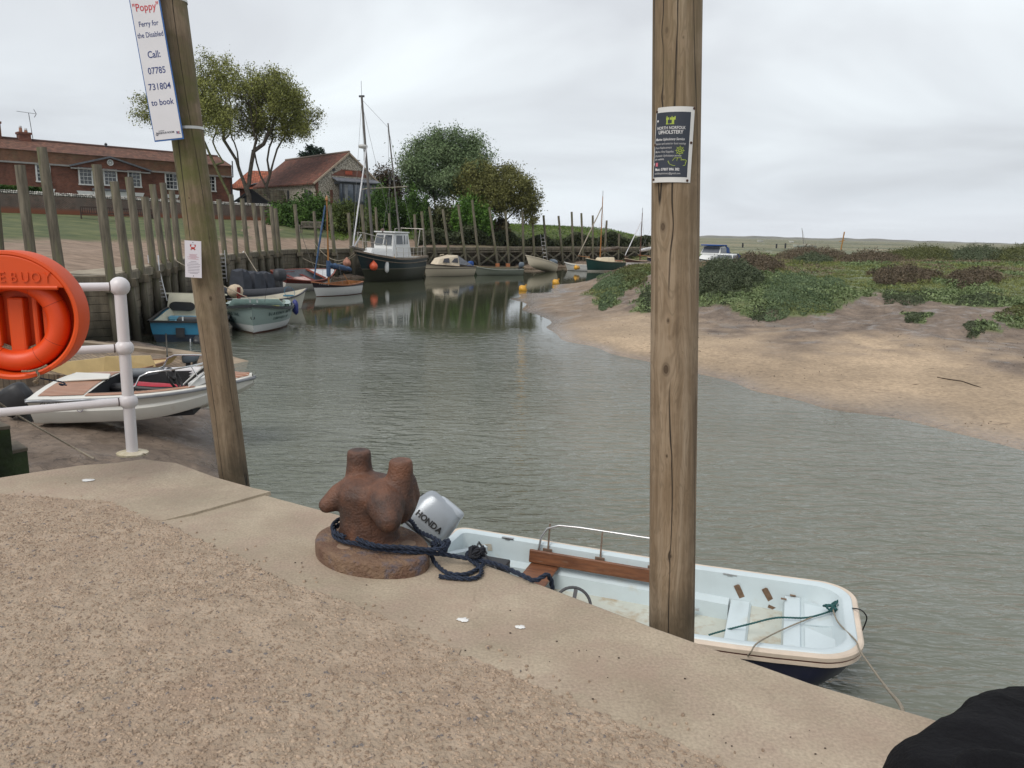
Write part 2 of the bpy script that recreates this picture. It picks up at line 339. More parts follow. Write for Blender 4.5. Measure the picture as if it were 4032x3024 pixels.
def make_ground():
    na, nr = 620, 420
    ang = np.concatenate([np.linspace(-88, -36, 40, endpoint=False), np.linspace(-36, 38, na-80), np.linspace(38, 88, 41)[1:]])*math.pi/180
    rad = np.concatenate([np.geomspace(1.2, 130, nr-60), np.geomspace(130, 9000, 61)[1:]])
    A, Rr = np.meshgrid(ang, rad); Q = np.stack([np.sin(A).ravel()*Rr.ravel(), np.cos(A).ravel()*Rr.ravel()], 1)
    z = ground_z(Q); V = np.column_stack([Q, z]); w = len(ang); h = len(rad)
    i = np.arange(w*h).reshape(h, w); Fq = np.stack([i[:-1,:-1].ravel(), i[:-1,1:].ravel(), i[1:,1:].ravel(), i[1:,:-1].ravel()], 1)
    o = raw('ground', V, Fq, ground_mat(), smooth=True); structure(o)
    at = o.data.attributes.new('veg', 'FLOAT', 'POINT'); at.data.foreach_set('value', veg_mask(Q).astype(np.float32))
    # grey mud: on the bank's shoulder and on the left beach; tan sand elsewhere
    bank = np.clip((z+1.78)/.25+1.3*vnoise(Q, 2.2, 31)+.8*vnoise(Q, .5, 33), 0, 1)
    bank = np.where(Q[:,0] < -1.5, 1, bank)
    tip = np.clip((30-0)/1, 0, 1)
    far = np.clip((Q[:,1]-27)/8+.6*vnoise(Q, 3, 32), 0, 1)*(z < -1.6)
    mud = np.maximum(bank, np.where(Q[:,0] > -1.5, far*.75, 1))
    at = o.data.attributes.new('mud', 'FLOAT', 'POINT'); at.data.foreach_set('value', mud.astype(np.float32))
    return o
def ground_mat():
    m_ = mat('sand_and_mud', rough=.85); t, b, L = nodes_of(m_)
    tc = N(t, 'ShaderNodeTexCoord'); O = tc.outputs['Object']
    def noise(sc, det=6, ro=.6, vec=None, dist=0):
        n = N(t, 'ShaderNodeTexNoise'); n.inputs['Scale'].default_value = sc; n.inputs['Detail'].default_value = det; n.inputs['Roughness'].default_value = ro; n.inputs['Distortion'].default_value = dist
        L(vec or O, n.inputs['Vector']); return n.outputs[0]
    def ramp(src, stops):
        c = N(t, 'ShaderNodeValToRGB'); e = c.color_ramp.elements
        for k, (p, q) in enumerate(stops):
            el = e[k] if k < 2 else e.new(p); el.position = p; el.color = (*q, 1)
        L(src, c.inputs[0]); return c.outputs[0]
    def mix(f, a, c, bt='MIX'):
        n = N(t, 'ShaderNodeMix', data_type='RGBA', blend_type=bt)
        for s_, k in ((f, 0), (a, 6), (c, 7)):
            if isinstance(s_, (int, float)): n.inputs[k].default_value = s_
            elif isinstance(s_, tuple): n.inputs[k].default_value = (*s_, 1)
            else: L(s_, n.inputs[k])
        return n.outputs[2]
    sand = ramp(noise(.35, 8), [(.3, (.28,.21,.14)), (.7, (.52,.39,.26)), (.5, (.40,.30,.20))])
    grain = ramp(noise(9, 4, .7), [(.35, (.72,.72,.72)), (.65, (1.1,1.1,1.1))])
    mp = N(t, 'ShaderNodeMapping'); mp.inputs['Scale'].default_value = (1.2, 3.5, 1); mp.inputs['Rotation'].default_value = (0,0,R(-12)); L(O, mp.inputs[0])
    flk = noise(2.6, 5, .75, mp.outputs[0], .4)
    flecks = ramp(flk, [(.33, (.42,.38,.34)), (.41, (1,1,1))])
    sand = mix(1, mix(1, sand, grain, 'MULTIPLY'), flecks, 'MULTIPLY')
    mud = ramp(noise(1.3, 9, .7), [(.3, (.095,.070,.054)), (.7, (.27,.205,.155)), (.5, (.175,.133,.10))])
    vo = N(t, 'ShaderNodeTexVoronoi'); vo.feature = 'DISTANCE_TO_EDGE'; vo.inputs['Scale'].default_value = 2.2
    wv = N(t, 'ShaderNodeVectorMath', operation='ADD'); nn = N(t, 'ShaderNodeTexNoise'); nn.inputs['Scale'].default_value = 3; L(O, nn.inputs['Vector'])
    sc = N(t, 'ShaderNodeVectorMath', operation='SCALE'); L(nn.outputs[1], sc.inputs[0]); sc.inputs['Scale'].default_value = .7; L(O, wv.inputs[0]); L(sc.outputs[0], wv.inputs[1]); L(wv.outputs[0], vo.inputs['Vector'])
    crack = ramp(vo.outputs[0], [(.0, (.55,.55,.55)), (.035, (1,1,1))])
    mud = mix(1, mud, crack, 'MULTIPLY')
    am = N(t, 'ShaderNodeAttribute'); am.attribute_name = 'mud'; av = N(t, 'ShaderNodeAttribute'); av.attribute_name = 'veg'
    base = mix(am.outputs['Fac'], sand, mud)
    mpf = N(t, 'ShaderNodeMapping'); mpf.inputs['Scale'].default_value = (.22, 1, 1); L(O, mpf.inputs[0])
    vg = ramp(noise(.8, 8, .7), [(.3, (.065,.085,.030)), (.7, (.19,.21,.09)), (.5, (.115,.145,.052))])
    vfar = ramp(noise(.035, 12, .8, mpf.outputs[0]), [(.42, (.050,.060,.028)), (.58, (.27,.22,.135)), (.5, (.13,.135,.06))])
    geo = N(t, 'ShaderNodeNewGeometry'); sp = N(t, 'ShaderNodeSeparateXYZ'); L(geo.outputs['Position'], sp.inputs[0])
    fr = N(t, 'ShaderNodeMapRange'); L(sp.outputs[1], fr.inputs[0]); fr.inputs[1].default_value = 60; fr.inputs[2].default_value = 130
    vg = mix(fr.outputs[0], vg, vfar)
    base = mix(av.outputs['Fac'], base, vg)
    # the film of water at the edge: darker, glossy
    wt = N(t, 'ShaderNodeMapRange'); L(sp.outputs[2], wt.inputs[0]); wt.inputs[1].default_value = -2.17; wt.inputs[2].default_value = -2.0; wt.inputs[3].default_value = 1; wt.inputs[4].default_value = 0
    base = mix(wt.outputs[0], base, mix(1, base, (.60,.58,.57), 'MULTIPLY'))
    L(base, b.inputs['Base Color'])
    rr = N(t, 'ShaderNodeMapRange'); L(wt.outputs[0], rr.inputs[0]); rr.inputs[3].default_value = .9; rr.inputs[4].default_value = .16
    pw = N(t, 'ShaderNodeMapRange'); L(noise(1.1, 4, .6), pw.inputs[0]); pw.inputs[1].default_value = .5; pw.inputs[2].default_value = .62; pw.inputs[3].default_value = 1; pw.inputs[4].default_value = .38
    mm = N(t, 'ShaderNodeMath', operation='MULTIPLY'); L(rr.outputs[0], mm.inputs[0]); L(pw.outputs[0], mm.inputs[1]); mw = N(t, 'ShaderNodeMix', data_type='FLOAT'); L(am.outputs['Fac'], mw.inputs[0]); L(rr.outputs[0], mw.inputs[2]); L(mm.outputs[0], mw.inputs[3]); L(mw.outputs[0], b.inputs['Roughness'])
    bp = N(t, 'ShaderNodeBump'); bp.inputs['Strength'].default_value = .5; bp.inputs['Distance'].default_value = .03
    L(flk, bp.inputs['Height'])
    b2 = N(t, 'ShaderNodeBump'); b2.inputs['Distance'].default_value = .06; L(am.outputs['Fac'], b2.inputs['Strength']); L(noise(4, 8, .7), b2.inputs['Height']); L(bp.outputs[0], b2.inputs['Normal'])
    L(b2.outputs[0], b.inputs['Normal'])
    return m_
make_ground()
# ------------------------------------------------------------------ water
def make_water():
    m_ = mat('creek_water', rough=.04); t, b, L = nodes_of(m_)
    b.inputs['IOR'].default_value = 1.42; b.inputs['Specular IOR Level'].default_value = .5
    tc = N(t, 'ShaderNodeTexCoord'); O = tc.outputs['Object']
    n0 = N(t, 'ShaderNodeTexNoise'); n0.inputs['Scale'].default_value = .12; n0.inputs['Detail'].default_value = 3; L(O, n0.inputs['Vector'])
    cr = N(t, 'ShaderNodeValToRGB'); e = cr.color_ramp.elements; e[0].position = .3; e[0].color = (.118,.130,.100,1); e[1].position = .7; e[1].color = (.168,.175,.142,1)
    L(n0.outputs[0], cr.inputs[0]); s0 = N(t, 'ShaderNodeSeparateXYZ'); L(O, s0.inputs[0]); m0 = N(t, 'ShaderNodeMapRange'); L(s0.outputs[1], m0.inputs[0]); m0.inputs[1].default_value = 14; m0.inputs[2].default_value = 34; mc = N(t, 'ShaderNodeMix', data_type='RGBA'); L(m0.outputs[0], mc.inputs[0]); L(cr.outputs[0], mc.inputs[6]); mc.inputs[7].default_value = (.045,.050,.030,1); L(mc.outputs[2], b.inputs['Base Color'])  # far base colour darkened so the hedge's dark green reflection shows
    def rip(sc, rot, st, det):
        mp = N(t, 'ShaderNodeMapping'); mp.inputs['Scale'].default_value = st; mp.inputs['Rotation'].default_value = (0,0,rot); L(O, mp.inputs[0])
        n = N(t, 'ShaderNodeTexNoise'); n.inputs['Scale'].default_value = sc; n.inputs['Detail'].default_value = det; n.inputs['Roughness'].default_value = .5; n.inputs['Distortion'].default_value = .6; L(mp.outputs[0], n.inputs['Vector']); return n.outputs[0]
    def mul(a, v):
        q = N(t, 'ShaderNodeMath', operation='MULTIPLY'); L(a, q.inputs[0])
        if isinstance(v, float): q.inputs[1].default_value = v
        else: L(v, q.inputs[1])
        return q.outputs[0]
    def add(a, c): q = N(t, 'ShaderNodeMath', operation='ADD'); L(a, q.inputs[0]); L(c, q.inputs[1]); return q.outputs[0]
    hsum = add(add(mul(rip(1.7, R(-20), (1, 3.0, 1), 2),  1.15), mul(rip(4.6, R(-32), (1, 3.0, 1), 3), .34)), mul(rip(.6, R(8), (1, 1.8, 1), 2), .8))
    # the breeze dies away in the lee of the far quay and in drifting patches
    sp = N(t, 'ShaderNodeSeparateXYZ'); L(O, sp.inputs[0])
    mr = N(t, 'ShaderNodeMapRange'); L(sp.outputs[1], mr.inputs[0]); mr.inputs[1].default_value = 20; mr.inputs[2].default_value = 31; mr.inputs[3].default_value = 1; mr.inputs[4].default_value = .02; mr.interpolation_type = 'SMOOTHSTEP'
    n4 = N(t, 'ShaderNodeTexNoise'); n4.inputs['Scale'].default_value = .22; n4.inputs['Detail'].default_value = 3; L(O, n4.inputs['Vector'])
    m4 = N(t, 'ShaderNodeMapRange'); L(n4.outputs[0], m4.inputs[0]); m4.inputs[1].default_value = .35; m4.inputs[2].default_value = .65; m4.inputs[3].default_value = .55; m4.inputs[4].default_value = 1.2
    bp = N(t, 'ShaderNodeBump'); bp.inputs['Distance'].default_value = .10
    L(mul(mr.outputs[0], m4.outputs[0]), bp.inputs['Strength']); L(hsum, bp.inputs['Height']); L(bp.outputs[0], b.inputs['Normal'])
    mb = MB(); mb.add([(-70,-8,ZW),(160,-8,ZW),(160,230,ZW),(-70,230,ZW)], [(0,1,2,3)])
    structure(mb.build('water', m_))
make_water()
# ------------------------------------------------------------------ near quay (concrete) and its rough surface
EDGE = [(-9.,4.2),(-9.,4.2),(-9.,4.2)]+[tuple(P(x, y)[:2]) for x, y in [(-900,2010),(-300,1925),(0,1876),(146,1853),(316,1828),(459,1818),(570,1803),(696,1822),(850,1880),(960,1915),(1075,1950),(1330,2018),(1700,2142),(2050,2262),(2590,2465),(3200,2680),(3660,2813),(4032,2935)]]+[(3.6,.4),(4.4,-1.5)]
EDGE = EDGE[2:]
def quay():
    con = mat('quay_concrete', (.29,.235,.17), .9, col2=(.43,.36,.27), scale=1.6, detail=10, bump=.25, bscale=45, col3=(.34,.26,.20), c3=(.45,.7,3.5))
    t, b, L = nodes_of(con)              # pinkish and grey blotches plus speckle
    src = b.inputs['Base Color'].links[0].from_socket
    tc = N(t, 'ShaderNodeTexCoord'); n = N(t, 'ShaderNodeTexNoise'); n.inputs['Scale'].default_value = 90; n.inputs['Detail'].default_value = 3; L(tc.outputs['Object'], n.inputs['Vector'])
    mr = N(t, 'ShaderNodeMapRange'); L(n.outputs[0], mr.inputs[0]); mr.inputs[1].default_value = .3; mr.inputs[2].default_value = .7; mr.inputs[3].default_value = .82; mr.inputs[4].default_value = 1.15
    mx = N(t, 'ShaderNodeMix', data_type='RGBA', blend_type='MULTIPLY'); mx.inputs[0].default_value = 1; L(src, mx.inputs[6]); L(mr.outputs[0], mx.inputs[7])
    n2 = N(t, 'ShaderNodeTexNoise'); n2.inputs['Scale'].default_value = 2.3; n2.inputs['Detail'].default_value = 7; n2.inputs['Roughness'].default_value = .65; L(tc.outputs['Object'], n2.inputs['Vector'])
    m2 = N(t, 'ShaderNodeMapRange'); L(n2.outputs[0], m2.inputs[0]); m2.inputs[1].default_value = .5; m2.inputs[2].default_value = .72; m2.inputs[4].default_value = .6
    my = N(t, 'ShaderNodeMix', data_type='RGBA'); L(m2.outputs[0], my.inputs[0]); L(mx.outputs[2], my.inputs[6]); my.inputs[7].default_value = (.31,.225,.17,1)
    vc = N(t, 'ShaderNodeTexVoronoi'); vc.feature = 'DISTANCE_TO_EDGE'; vc.inputs['Scale'].default_value = .75; nv = N(t, 'ShaderNodeTexNoise'); nv.inputs['Scale'].default_value = 5; nv.inputs['Detail'].default_value = 8; L(tc.outputs['Object'], nv.inputs['Vector']); sv_ = N(t, 'ShaderNodeVectorMath', operation='SCALE'); L(nv.outputs[1], sv_.inputs[0]); sv_.inputs['Scale'].default_value = .28; ad = N(t, 'ShaderNodeVectorMath', operation='ADD'); L(tc.outputs['Object'], ad.inputs[0]); L(sv_.outputs[0], ad.inputs[1]); L(ad.outputs[0], vc.inputs['Vector'])
    ck = N(t, 'ShaderNodeMapRange'); L(vc.outputs[0], ck.inputs[0]); ck.inputs[1].default_value = .0015; ck.inputs[2].default_value = .006; ck.inputs[3].default_value = .55; ck.inputs[4].default_value = 0; km = N(t, 'ShaderNodeMath', operation='MULTIPLY'); L(ck.outputs[0], km.inputs[0]); L(m2.outputs[0], km.inputs[1]); mz = N(t, 'ShaderNodeMix', data_type='RGBA'); L(km.outputs[0], mz.inputs[0]); L(my.outputs[2], mz.inputs[6]); mz.inputs[7].default_value = (.09,.07,.05,1)
    n9 = N(t, 'ShaderNodeTexNoise'); n9.inputs['Scale'].default_value = .9; n9.inputs['Detail'].default_value = 6; n9.inputs['Roughness'].default_value = .6; L(tc.outputs['Object'], n9.inputs['Vector']); m9 = N(t, 'ShaderNodeMapRange'); L(n9.outputs[0], m9.inputs[0]); m9.inputs[1].default_value = .48; m9.inputs[2].default_value = .7; m9.inputs[4].default_value = .6; mq = N(t, 'ShaderNodeMix', data_type='RGBA'); L(m9.outputs[0], mq.inputs[0]); L(mz.outputs[2], mq.inputs[6]); mq.inputs[7].default_value = (.22,.19,.135,1); L(mq.outputs[2], b.inputs['Base Color'])
    # rounded top edge: rings inset from the outline
    top = []; n_ = len(EDGE); nrm = []
    for i in range(n_):
        a = Vector(EDGE[max(0,i-1)]); c = Vector(EDGE[min(n_-1,i+1)]); d = (c-a).normalized(); nrm.append(Vector((d.y, -d.x)))   # inward = right of travel
    rings = []
    for inset, z in ((0,-4.2),(0,-.03),(.008,-.01),(.028,0)): rings.append([(EDGE[i][0]+nrm[i].x*inset, EDGE[i][1]+nrm[i].y*inset, z) for i in range(n_)])
    mb = MB(); mb.loft(rings)
    inner = rings[-1]; back = [(4.4,-7,0),(-12,-7,0),(-12,4.2,0)]
    mb.add(list(inner)+back, [tuple(range(n_+3))])
    structure(mb.build('quay', con, smooth=35))
    # aggregate surface behind the smooth strip, 4 mm proud
    gp = [(40,1950),(250,1965),(430,1975),(560,2030),(674,2075),(900,2175),(1139,2300),(1400,2382),(1660,2500),(1979,2645),(2326,2797),(2622,2905),(2847,3021),(3050,3110)]
    poly = [tuple(P(x, y)[:2]) for x, y in gp]+[(1.2,.9),(1.3,-6),(-10,-6),(-10,4.6),(-4.6,4.3)]
    ag = mat('worn_aggregate', (.30,.232,.168), .95, col2=(.42,.33,.245), scale=9, detail=12, bump=.9, bscale=60, col3=(.30,.21,.15), c3=(.5,.75,1.6))
    pts = []
    for i in range(len(poly)):           # ragged outline
        a, c = Vector(poly[i]), Vector(poly[(i+1)%len(poly)]); k = max(1, int((c-a).length/.02)) if i < 13 else 1
        dd = (c-a).normalized(); nn = Vector((-dd.y, dd.x))
        for j in range(k): q = a.lerp(c, j/k)+nn*(random.gauss(0,.009) if j and k > 1 else 0); pts.append((q.x, q.y, .004))
    mb = MB(); mb.add(pts, [tuple(range(len(pts)))]); structure(mb.build('pavement', ag))
    # flat chips of stone bedded in it
    M_ = 105000; Q = np.column_stack([rng.uniform(-4.2, 1.3, M_), rng.uniform(1.0, 4.7, M_)])
    keep = (in_poly(Q, poly) | (in_poly(Q+np.array([.0,-.12])+rng.normal(0,.05,Q.shape), poly) & (rng.random(M_) < .07))) & (vnoise(Q, .45, 41)+.5*vnoise(Q, .14, 42) + rng.uniform(-.5, .45, M_) > -.30)
    pxy = pix(np.column_stack([Q, np.zeros(M_)])); keep &= (pxy[:,1] < 3200) & (pxy[:,0] > -250)
    Q = Q[keep]; n = len(Q); a = np.linspace(0, 2*math.pi, 7)[:-1]
    rad = rng.gamma(5, .00085, n)*(1+.15*(Q[:,1] < 2.4))+.0018; rr = rad[:,None]*rng.uniform(.55, 1.25, (n, 6)); ro = rng.uniform(0, 6.28, n)[:,None]; el = rng.uniform(.5, .9, n)[:,None]
    x = rr*np.cos(a+ro); y = rr*el*np.sin(a+ro); x, y = x*np.cos(ro)-y*np.sin(ro), x*np.sin(ro)+y*np.cos(ro)
    hgt = rng.uniform(.0008, .004, n)[:,None]+.004; tilt = rng.normal(0, .12, (n, 2))
    top = np.stack([Q[:,0:1]+x*.86, Q[:,1:2]+y*.86, hgt+x*tilt[:,0:1]+y*tilt[:,1:2]], 2); bot = np.stack([Q[:,0:1]+x, Q[:,1:2]+y, np.full_like(x, .0)], 2)
    V = np.concatenate([top, bot], 1).reshape(-1, 3); base = (np.arange(n)*12)[:,None]
    Fs = [base+np.array(q)[None] for q in ((0,1,2,3),(0,3,4,5))]+[base+np.array((j, j+6, (j+1)%6+6, (j+1)%6))[None] for j in range(6)]
    Fq = np.concatenate(Fs)
    st = mat('stone_chips', (.26,.19,.135), .9, col2=(.44,.335,.245), scale=38, detail=2, lo=.4, hi=.6, col3=(.165,.15,.145), c3=(.57,.63,24), bump=.3, bscale=200)
    tag(raw('gravel', V, Fq, st), 'flat stone chips bedded in the worn quay surface', 'gravel', kind='stuff')
    # raised slab with a worn step at the left
    a = [tuple(P(x, y)[:2]) for x, y in [(580,1812),(696,1822),(850,1878),(1000,1920),(1070,1941),(760,2030),(640,2052),(520,2048),(380,1960),(440,1860)]]
    mb = MB(); poly2 = [(p[0], p[1]-.012 if 0 < i < 5 else p[1], .016) for i, p in enumerate(a)]; n = len(poly2)
    cx, cy = sum(p[0] for p in a)/n, sum(p[1] for p in a)/n
    mb.loft([[(p[0]+(cx-p[0])*-.006*0, p[1], -.01 if 3 < i < 6 else -.02) for i, p in enumerate(poly2)], [(p[0]+(cx-p[0])*.006, p[1]+(cy-p[1])*.006, .013 if 3 < i < 6 else .003) for i, p in enumerate(poly2)]], closed=True, capB=True)
    structure(mb.build('kerb_slab', con))
quay()
# slipway and its concrete kerb in the corner of the harbour
def slipway():
    cob = mat('slipway_setts', (.16,.12,.085), .8, col2=(.31,.24,.17), scale=3, detail=8, bump=.8, bscale=9)
    t, b, L = nodes_of(cob); tc = N(t, 'ShaderNodeTexCoord'); mp = N(t, 'ShaderNodeMapping'); mp.inputs['Rotation'].default_value = (0,0,R(35)); L(tc.outputs['Object'], mp.inputs[0])
    br = N(t, 'ShaderNodeTexBrick'); br.inputs['Scale'].default_value = 2.2; br.inputs['Mortar Size'].default_value = .03; br.inputs['Color1'].default_value = (.8,.8,.8,1); br.inputs['Color2'].default_value = (1.15,1.1,1,1); br.inputs['Mortar'].default_value = (.45,.42,.4,1); L(mp.outputs[0], br.inputs['Vector'])
    src = b.inputs['Base Color'].links[0].from_socket; mx = N(t, 'ShaderNodeMix', data_type='RGBA', blend_type='MULTIPLY'); mx.inputs[0].default_value = .8; L(src, mx.inputs[6]); L(br.outputs[0], mx.inputs[7]); L(mx.outputs[2], b.inputs['Base Color'])
    q = [P(250,1345,-1.45), P(640,1385,-1.95), P(985,1452,-2.28), P(1030,1560,-2.34), P(700,1500,-2.05), P(300,1480,-1.7), P(-150,1450,-1.2), P(-100,1330,-1.0)]
    mb = MB(); mb.prism([(p.x, p.y, p.z-.5) for p in q], (0,0,.5)); structure(mb.build('slipway', cob))
    mb = MB()
    pts = [P(270,1338,-1.36), P(640,1378,-1.86), P(860,1410,-2.12), P(930,1430,-2.2)]
    for a, c in zip(pts, pts[1:]): mb.beam((a.x,a.y,a.z-.25), (c.x,c.y,c.z-.25), .9, .5)
    structure(mb.build('slipway_kerb', mat('pale_concrete', (.30,.235,.165), .85, var=.2, scale=3, bump=.4)))
slipway()
# ------------------------------------------------------------------ green behind the timber quay
LP = []
def lp(x, y, z): p = P(x, y, z); LP.append((p.x, p.y, p.z))
for w in WALL[:-1]: LP.append((w.x, w.y, -.05))
for px in (-300, 100, 433, 700, 1000, 1300, 1600, 2000, 2300, 2560): w = wall_at(px); d = Vector((w.x, w.y, 0)).normalized(); LP.append((w.x+d.x*1.6, w.y+d.y*1.6, -.02))
for q in [(-300,1000,.4),(100,1000,.42),(300,1000,.4),(500,990,.42),(800,970,.4),(1000,960,.4),(1200,945,.6),(100,920,.95),(400,918,1.0),(600,917,1.0),(860,932,.9),(1100,925,.95),(1300,922,.9)]: lp(*q)
WA, WB = (-36, 54), (-25.5, 79.5)         # garden wall line
for px, y in ((0,838),(350,851),(700,861),(1029,867)): p = PL(px, y, WA, WB); LP.append((p.x, p.y, 2.15))
LP += [(-60,40,2.1),(-36,70,2.3),(-45,90,2.4),(-20,95,2.4),(-60,130,2.4),(-8,84,1.7),(-14,76,1.4),(-3,95,2.0),(4,108,2.1),(14,118,2.2),(-5,130,2.3),(24,125,.6),(0,90,.2),(8,98,.2),(16,108,.1),(20,112,.0),(28,118,-.2),(10,150,2.2),(25,150,-.2),(-30,150,2.5),(2,97,1.2),(10,108,1.6),(-5,84,.9)]
LF = rbf_fit(np.array(LP))
def lawn_z(Q): return rbf_eval(LF, Q)
def lz(x, y): return float(lawn_z(np.array([[x, y]]))[0])
def make_lawn():
    cols = []
    for i in range(len(WALL)-2):
        a, b_ = WALL[i], WALL[i+1]; k = max(2, int((b_-a).length/.5))
        for j in range(k): cols.append(a.lerp(b_, j/k))
    cols.append(WALL[-2])
    Wc = np.array([(c.x, c.y) for c in cols]); mult = 1+np.concatenate([np.linspace(0, .5, 60), np.linspace(.5, 2.2, 60)[1:], np.geomspace(2.2, 8, 12)[1:]])
    Q = (Wc[None]*mult[:,None,None]).reshape(-1, 2); z = lawn_z(Q); r = np.hypot(Q[:,0], Q[:,1]); k = np.clip((r-160)/60, 0, 1)
    z = z*(1-k)+np.where(Q[:,0] > 25, -.3, 1.2)*k; z += np.clip((z-.15)*2, 0, 1)*(.10*vnoise(Q, 2.3, 51)+.05*vnoise(Q, .7, 52))
    h, w = len(mult), len(Wc); z.reshape(h, w)[0] = -.06
    V = np.column_stack([Q, z]); i = np.arange(w*h).reshape(h, w)
    g = mat('lawn_grass', (.045,.066,.020), .95, col2=(.125,.135,.050), scale=.7, detail=10, bump=.6, bscale=6, lo=.35, hi=.7); t, b, L = nodes_of(g)
    src = b.inputs['Base Color'].links[0].from_socket
    at = N(t, 'ShaderNodeAttribute'); at.attribute_name = 'earth'; n = N(t, 'ShaderNodeTexNoise'); n.inputs['Scale'].default_value = 1.2; n.inputs['Detail'].default_value = 10; n.inputs['Roughness'].default_value = .7
    tc = N(t, 'ShaderNodeTexCoord'); mp = N(t, 'ShaderNodeMapping'); mp.inputs['Scale'].default_value = (1, 2.2, 1); L(tc.outputs['Object'], mp.inputs[0]); L(mp.outputs[0], n.inputs['Vector'])
    cr = N(t, 'ShaderNodeValToRGB'); e = cr.color_ramp.elements; e[0].position = .3; e[0].color = (.13,.09,.06,1); e[1].position = .72; e[1].color = (.34,.25,.185,1); L(n.outputs[0], cr.inputs[0])
    mx = N(t, 'ShaderNodeMix', data_type='RGBA'); L(at.outputs['Fac'], mx.inputs[0]); L(src, mx.inputs[6]); L(cr.outputs[0], mx.inputs[7]); L(mx.outputs[2], b.inputs['Base Color'])
    Fq = np.stack([i[:-1,:-1].ravel(), i[:-1,1:].ravel(), i[1:,1:].ravel(), i[1:,:-1].ravel()], 1)
    o = structure(raw('lawn', V, Fq, g, smooth=True))
    e = np.clip((.82-z)/.2+.9*vnoise(Q, 1.5, 53)+.5*vnoise(Q, .4, 54), 0, 1)*(Q[:,0] < -6)
    pth = wpoly([(845,950,.8),(1000,925,1.0),(1010,905,1.4),(950,888,1.8),(1030,882,1.9),(1090,885,1.8),(1080,925,1.0),(960,950,.8),(900,965,.6)])
    e = np.maximum(e, in_poly(Q+np.stack([vnoise(Q, .9, 55), vnoise(Q, .9, 56)], 1), pth)*.95)
    e = np.where((Q[:,0] >= -6) & (z < .3), .6, e)
    o.data.attributes.new('earth', 'FLOAT', 'POINT').data.foreach_set('value', e.astype(np.float32))
make_lawn()
# ------------------------------------------------------------------ timber quay wall
OLDWOOD = mat('weathered_timber', (.085,.072,.05), .9, col2=(.21,.18,.13), scale=2.2, stretch=(2.5,2.5,.5), detail=8, bump=.5, bscale=14, col3=(.07,.085,.035), c3=(.55,.75,.9))
DECKWOOD = mat('deck_boards', (.22,.185,.135), .85, col2=(.38,.33,.25), scale=2, detail=6, bump=.3)
def zshade(m_, lo, hi, c):                # wet, weed-dark foot below the tide line
    t, b, L = nodes_of(m_); src = b.inputs['Base Color'].links[0].from_socket
    g = N(t, 'ShaderNodeNewGeometry'); sp = N(t, 'ShaderNodeSeparateXYZ'); L(g.outputs['Position'], sp.inputs[0])
    n = N(t, 'ShaderNodeTexNoise'); n.inputs['Scale'].default_value = 1.5; L(g.outputs['Position'], n.inputs['Vector'])
    a = N(t, 'ShaderNodeMath', operation='ADD'); L(sp.outputs[2], a.inputs[0]); L(n.outputs[0], a.inputs[1])
    mr = N(t, 'ShaderNodeMapRange'); L(a.outputs[0], mr.inputs[0]); mr.inputs[1].default_value = lo+.5; mr.inputs[2].default_value = hi+.5; mr.inputs[3].default_value = 1; mr.inputs[4].default_value = 0
    mx = N(t, 'ShaderNodeMix', data_type='RGBA'); L(mr.outputs[0], mx.inputs[0]); L(src, mx.inputs[6]); mx.inputs[7].default_value = (*c, 1); L(mx.outputs[2], b.inputs['Base Color'])
POSTWOOD = mat('post_timber', (.075,.066,.048), .9, col2=(.20,.175,.13), scale=3, stretch=(3,3,.35), detail=8, bump=.5, bscale=12, col3=(.11,.12,.05), c3=(.5,.68,1.2))
zshade(OLDWOOD, -1.7, -.9, (.030,.028,.018)); zshade(POSTWOOD, -1.9, -.6, (.045,.042,.028))
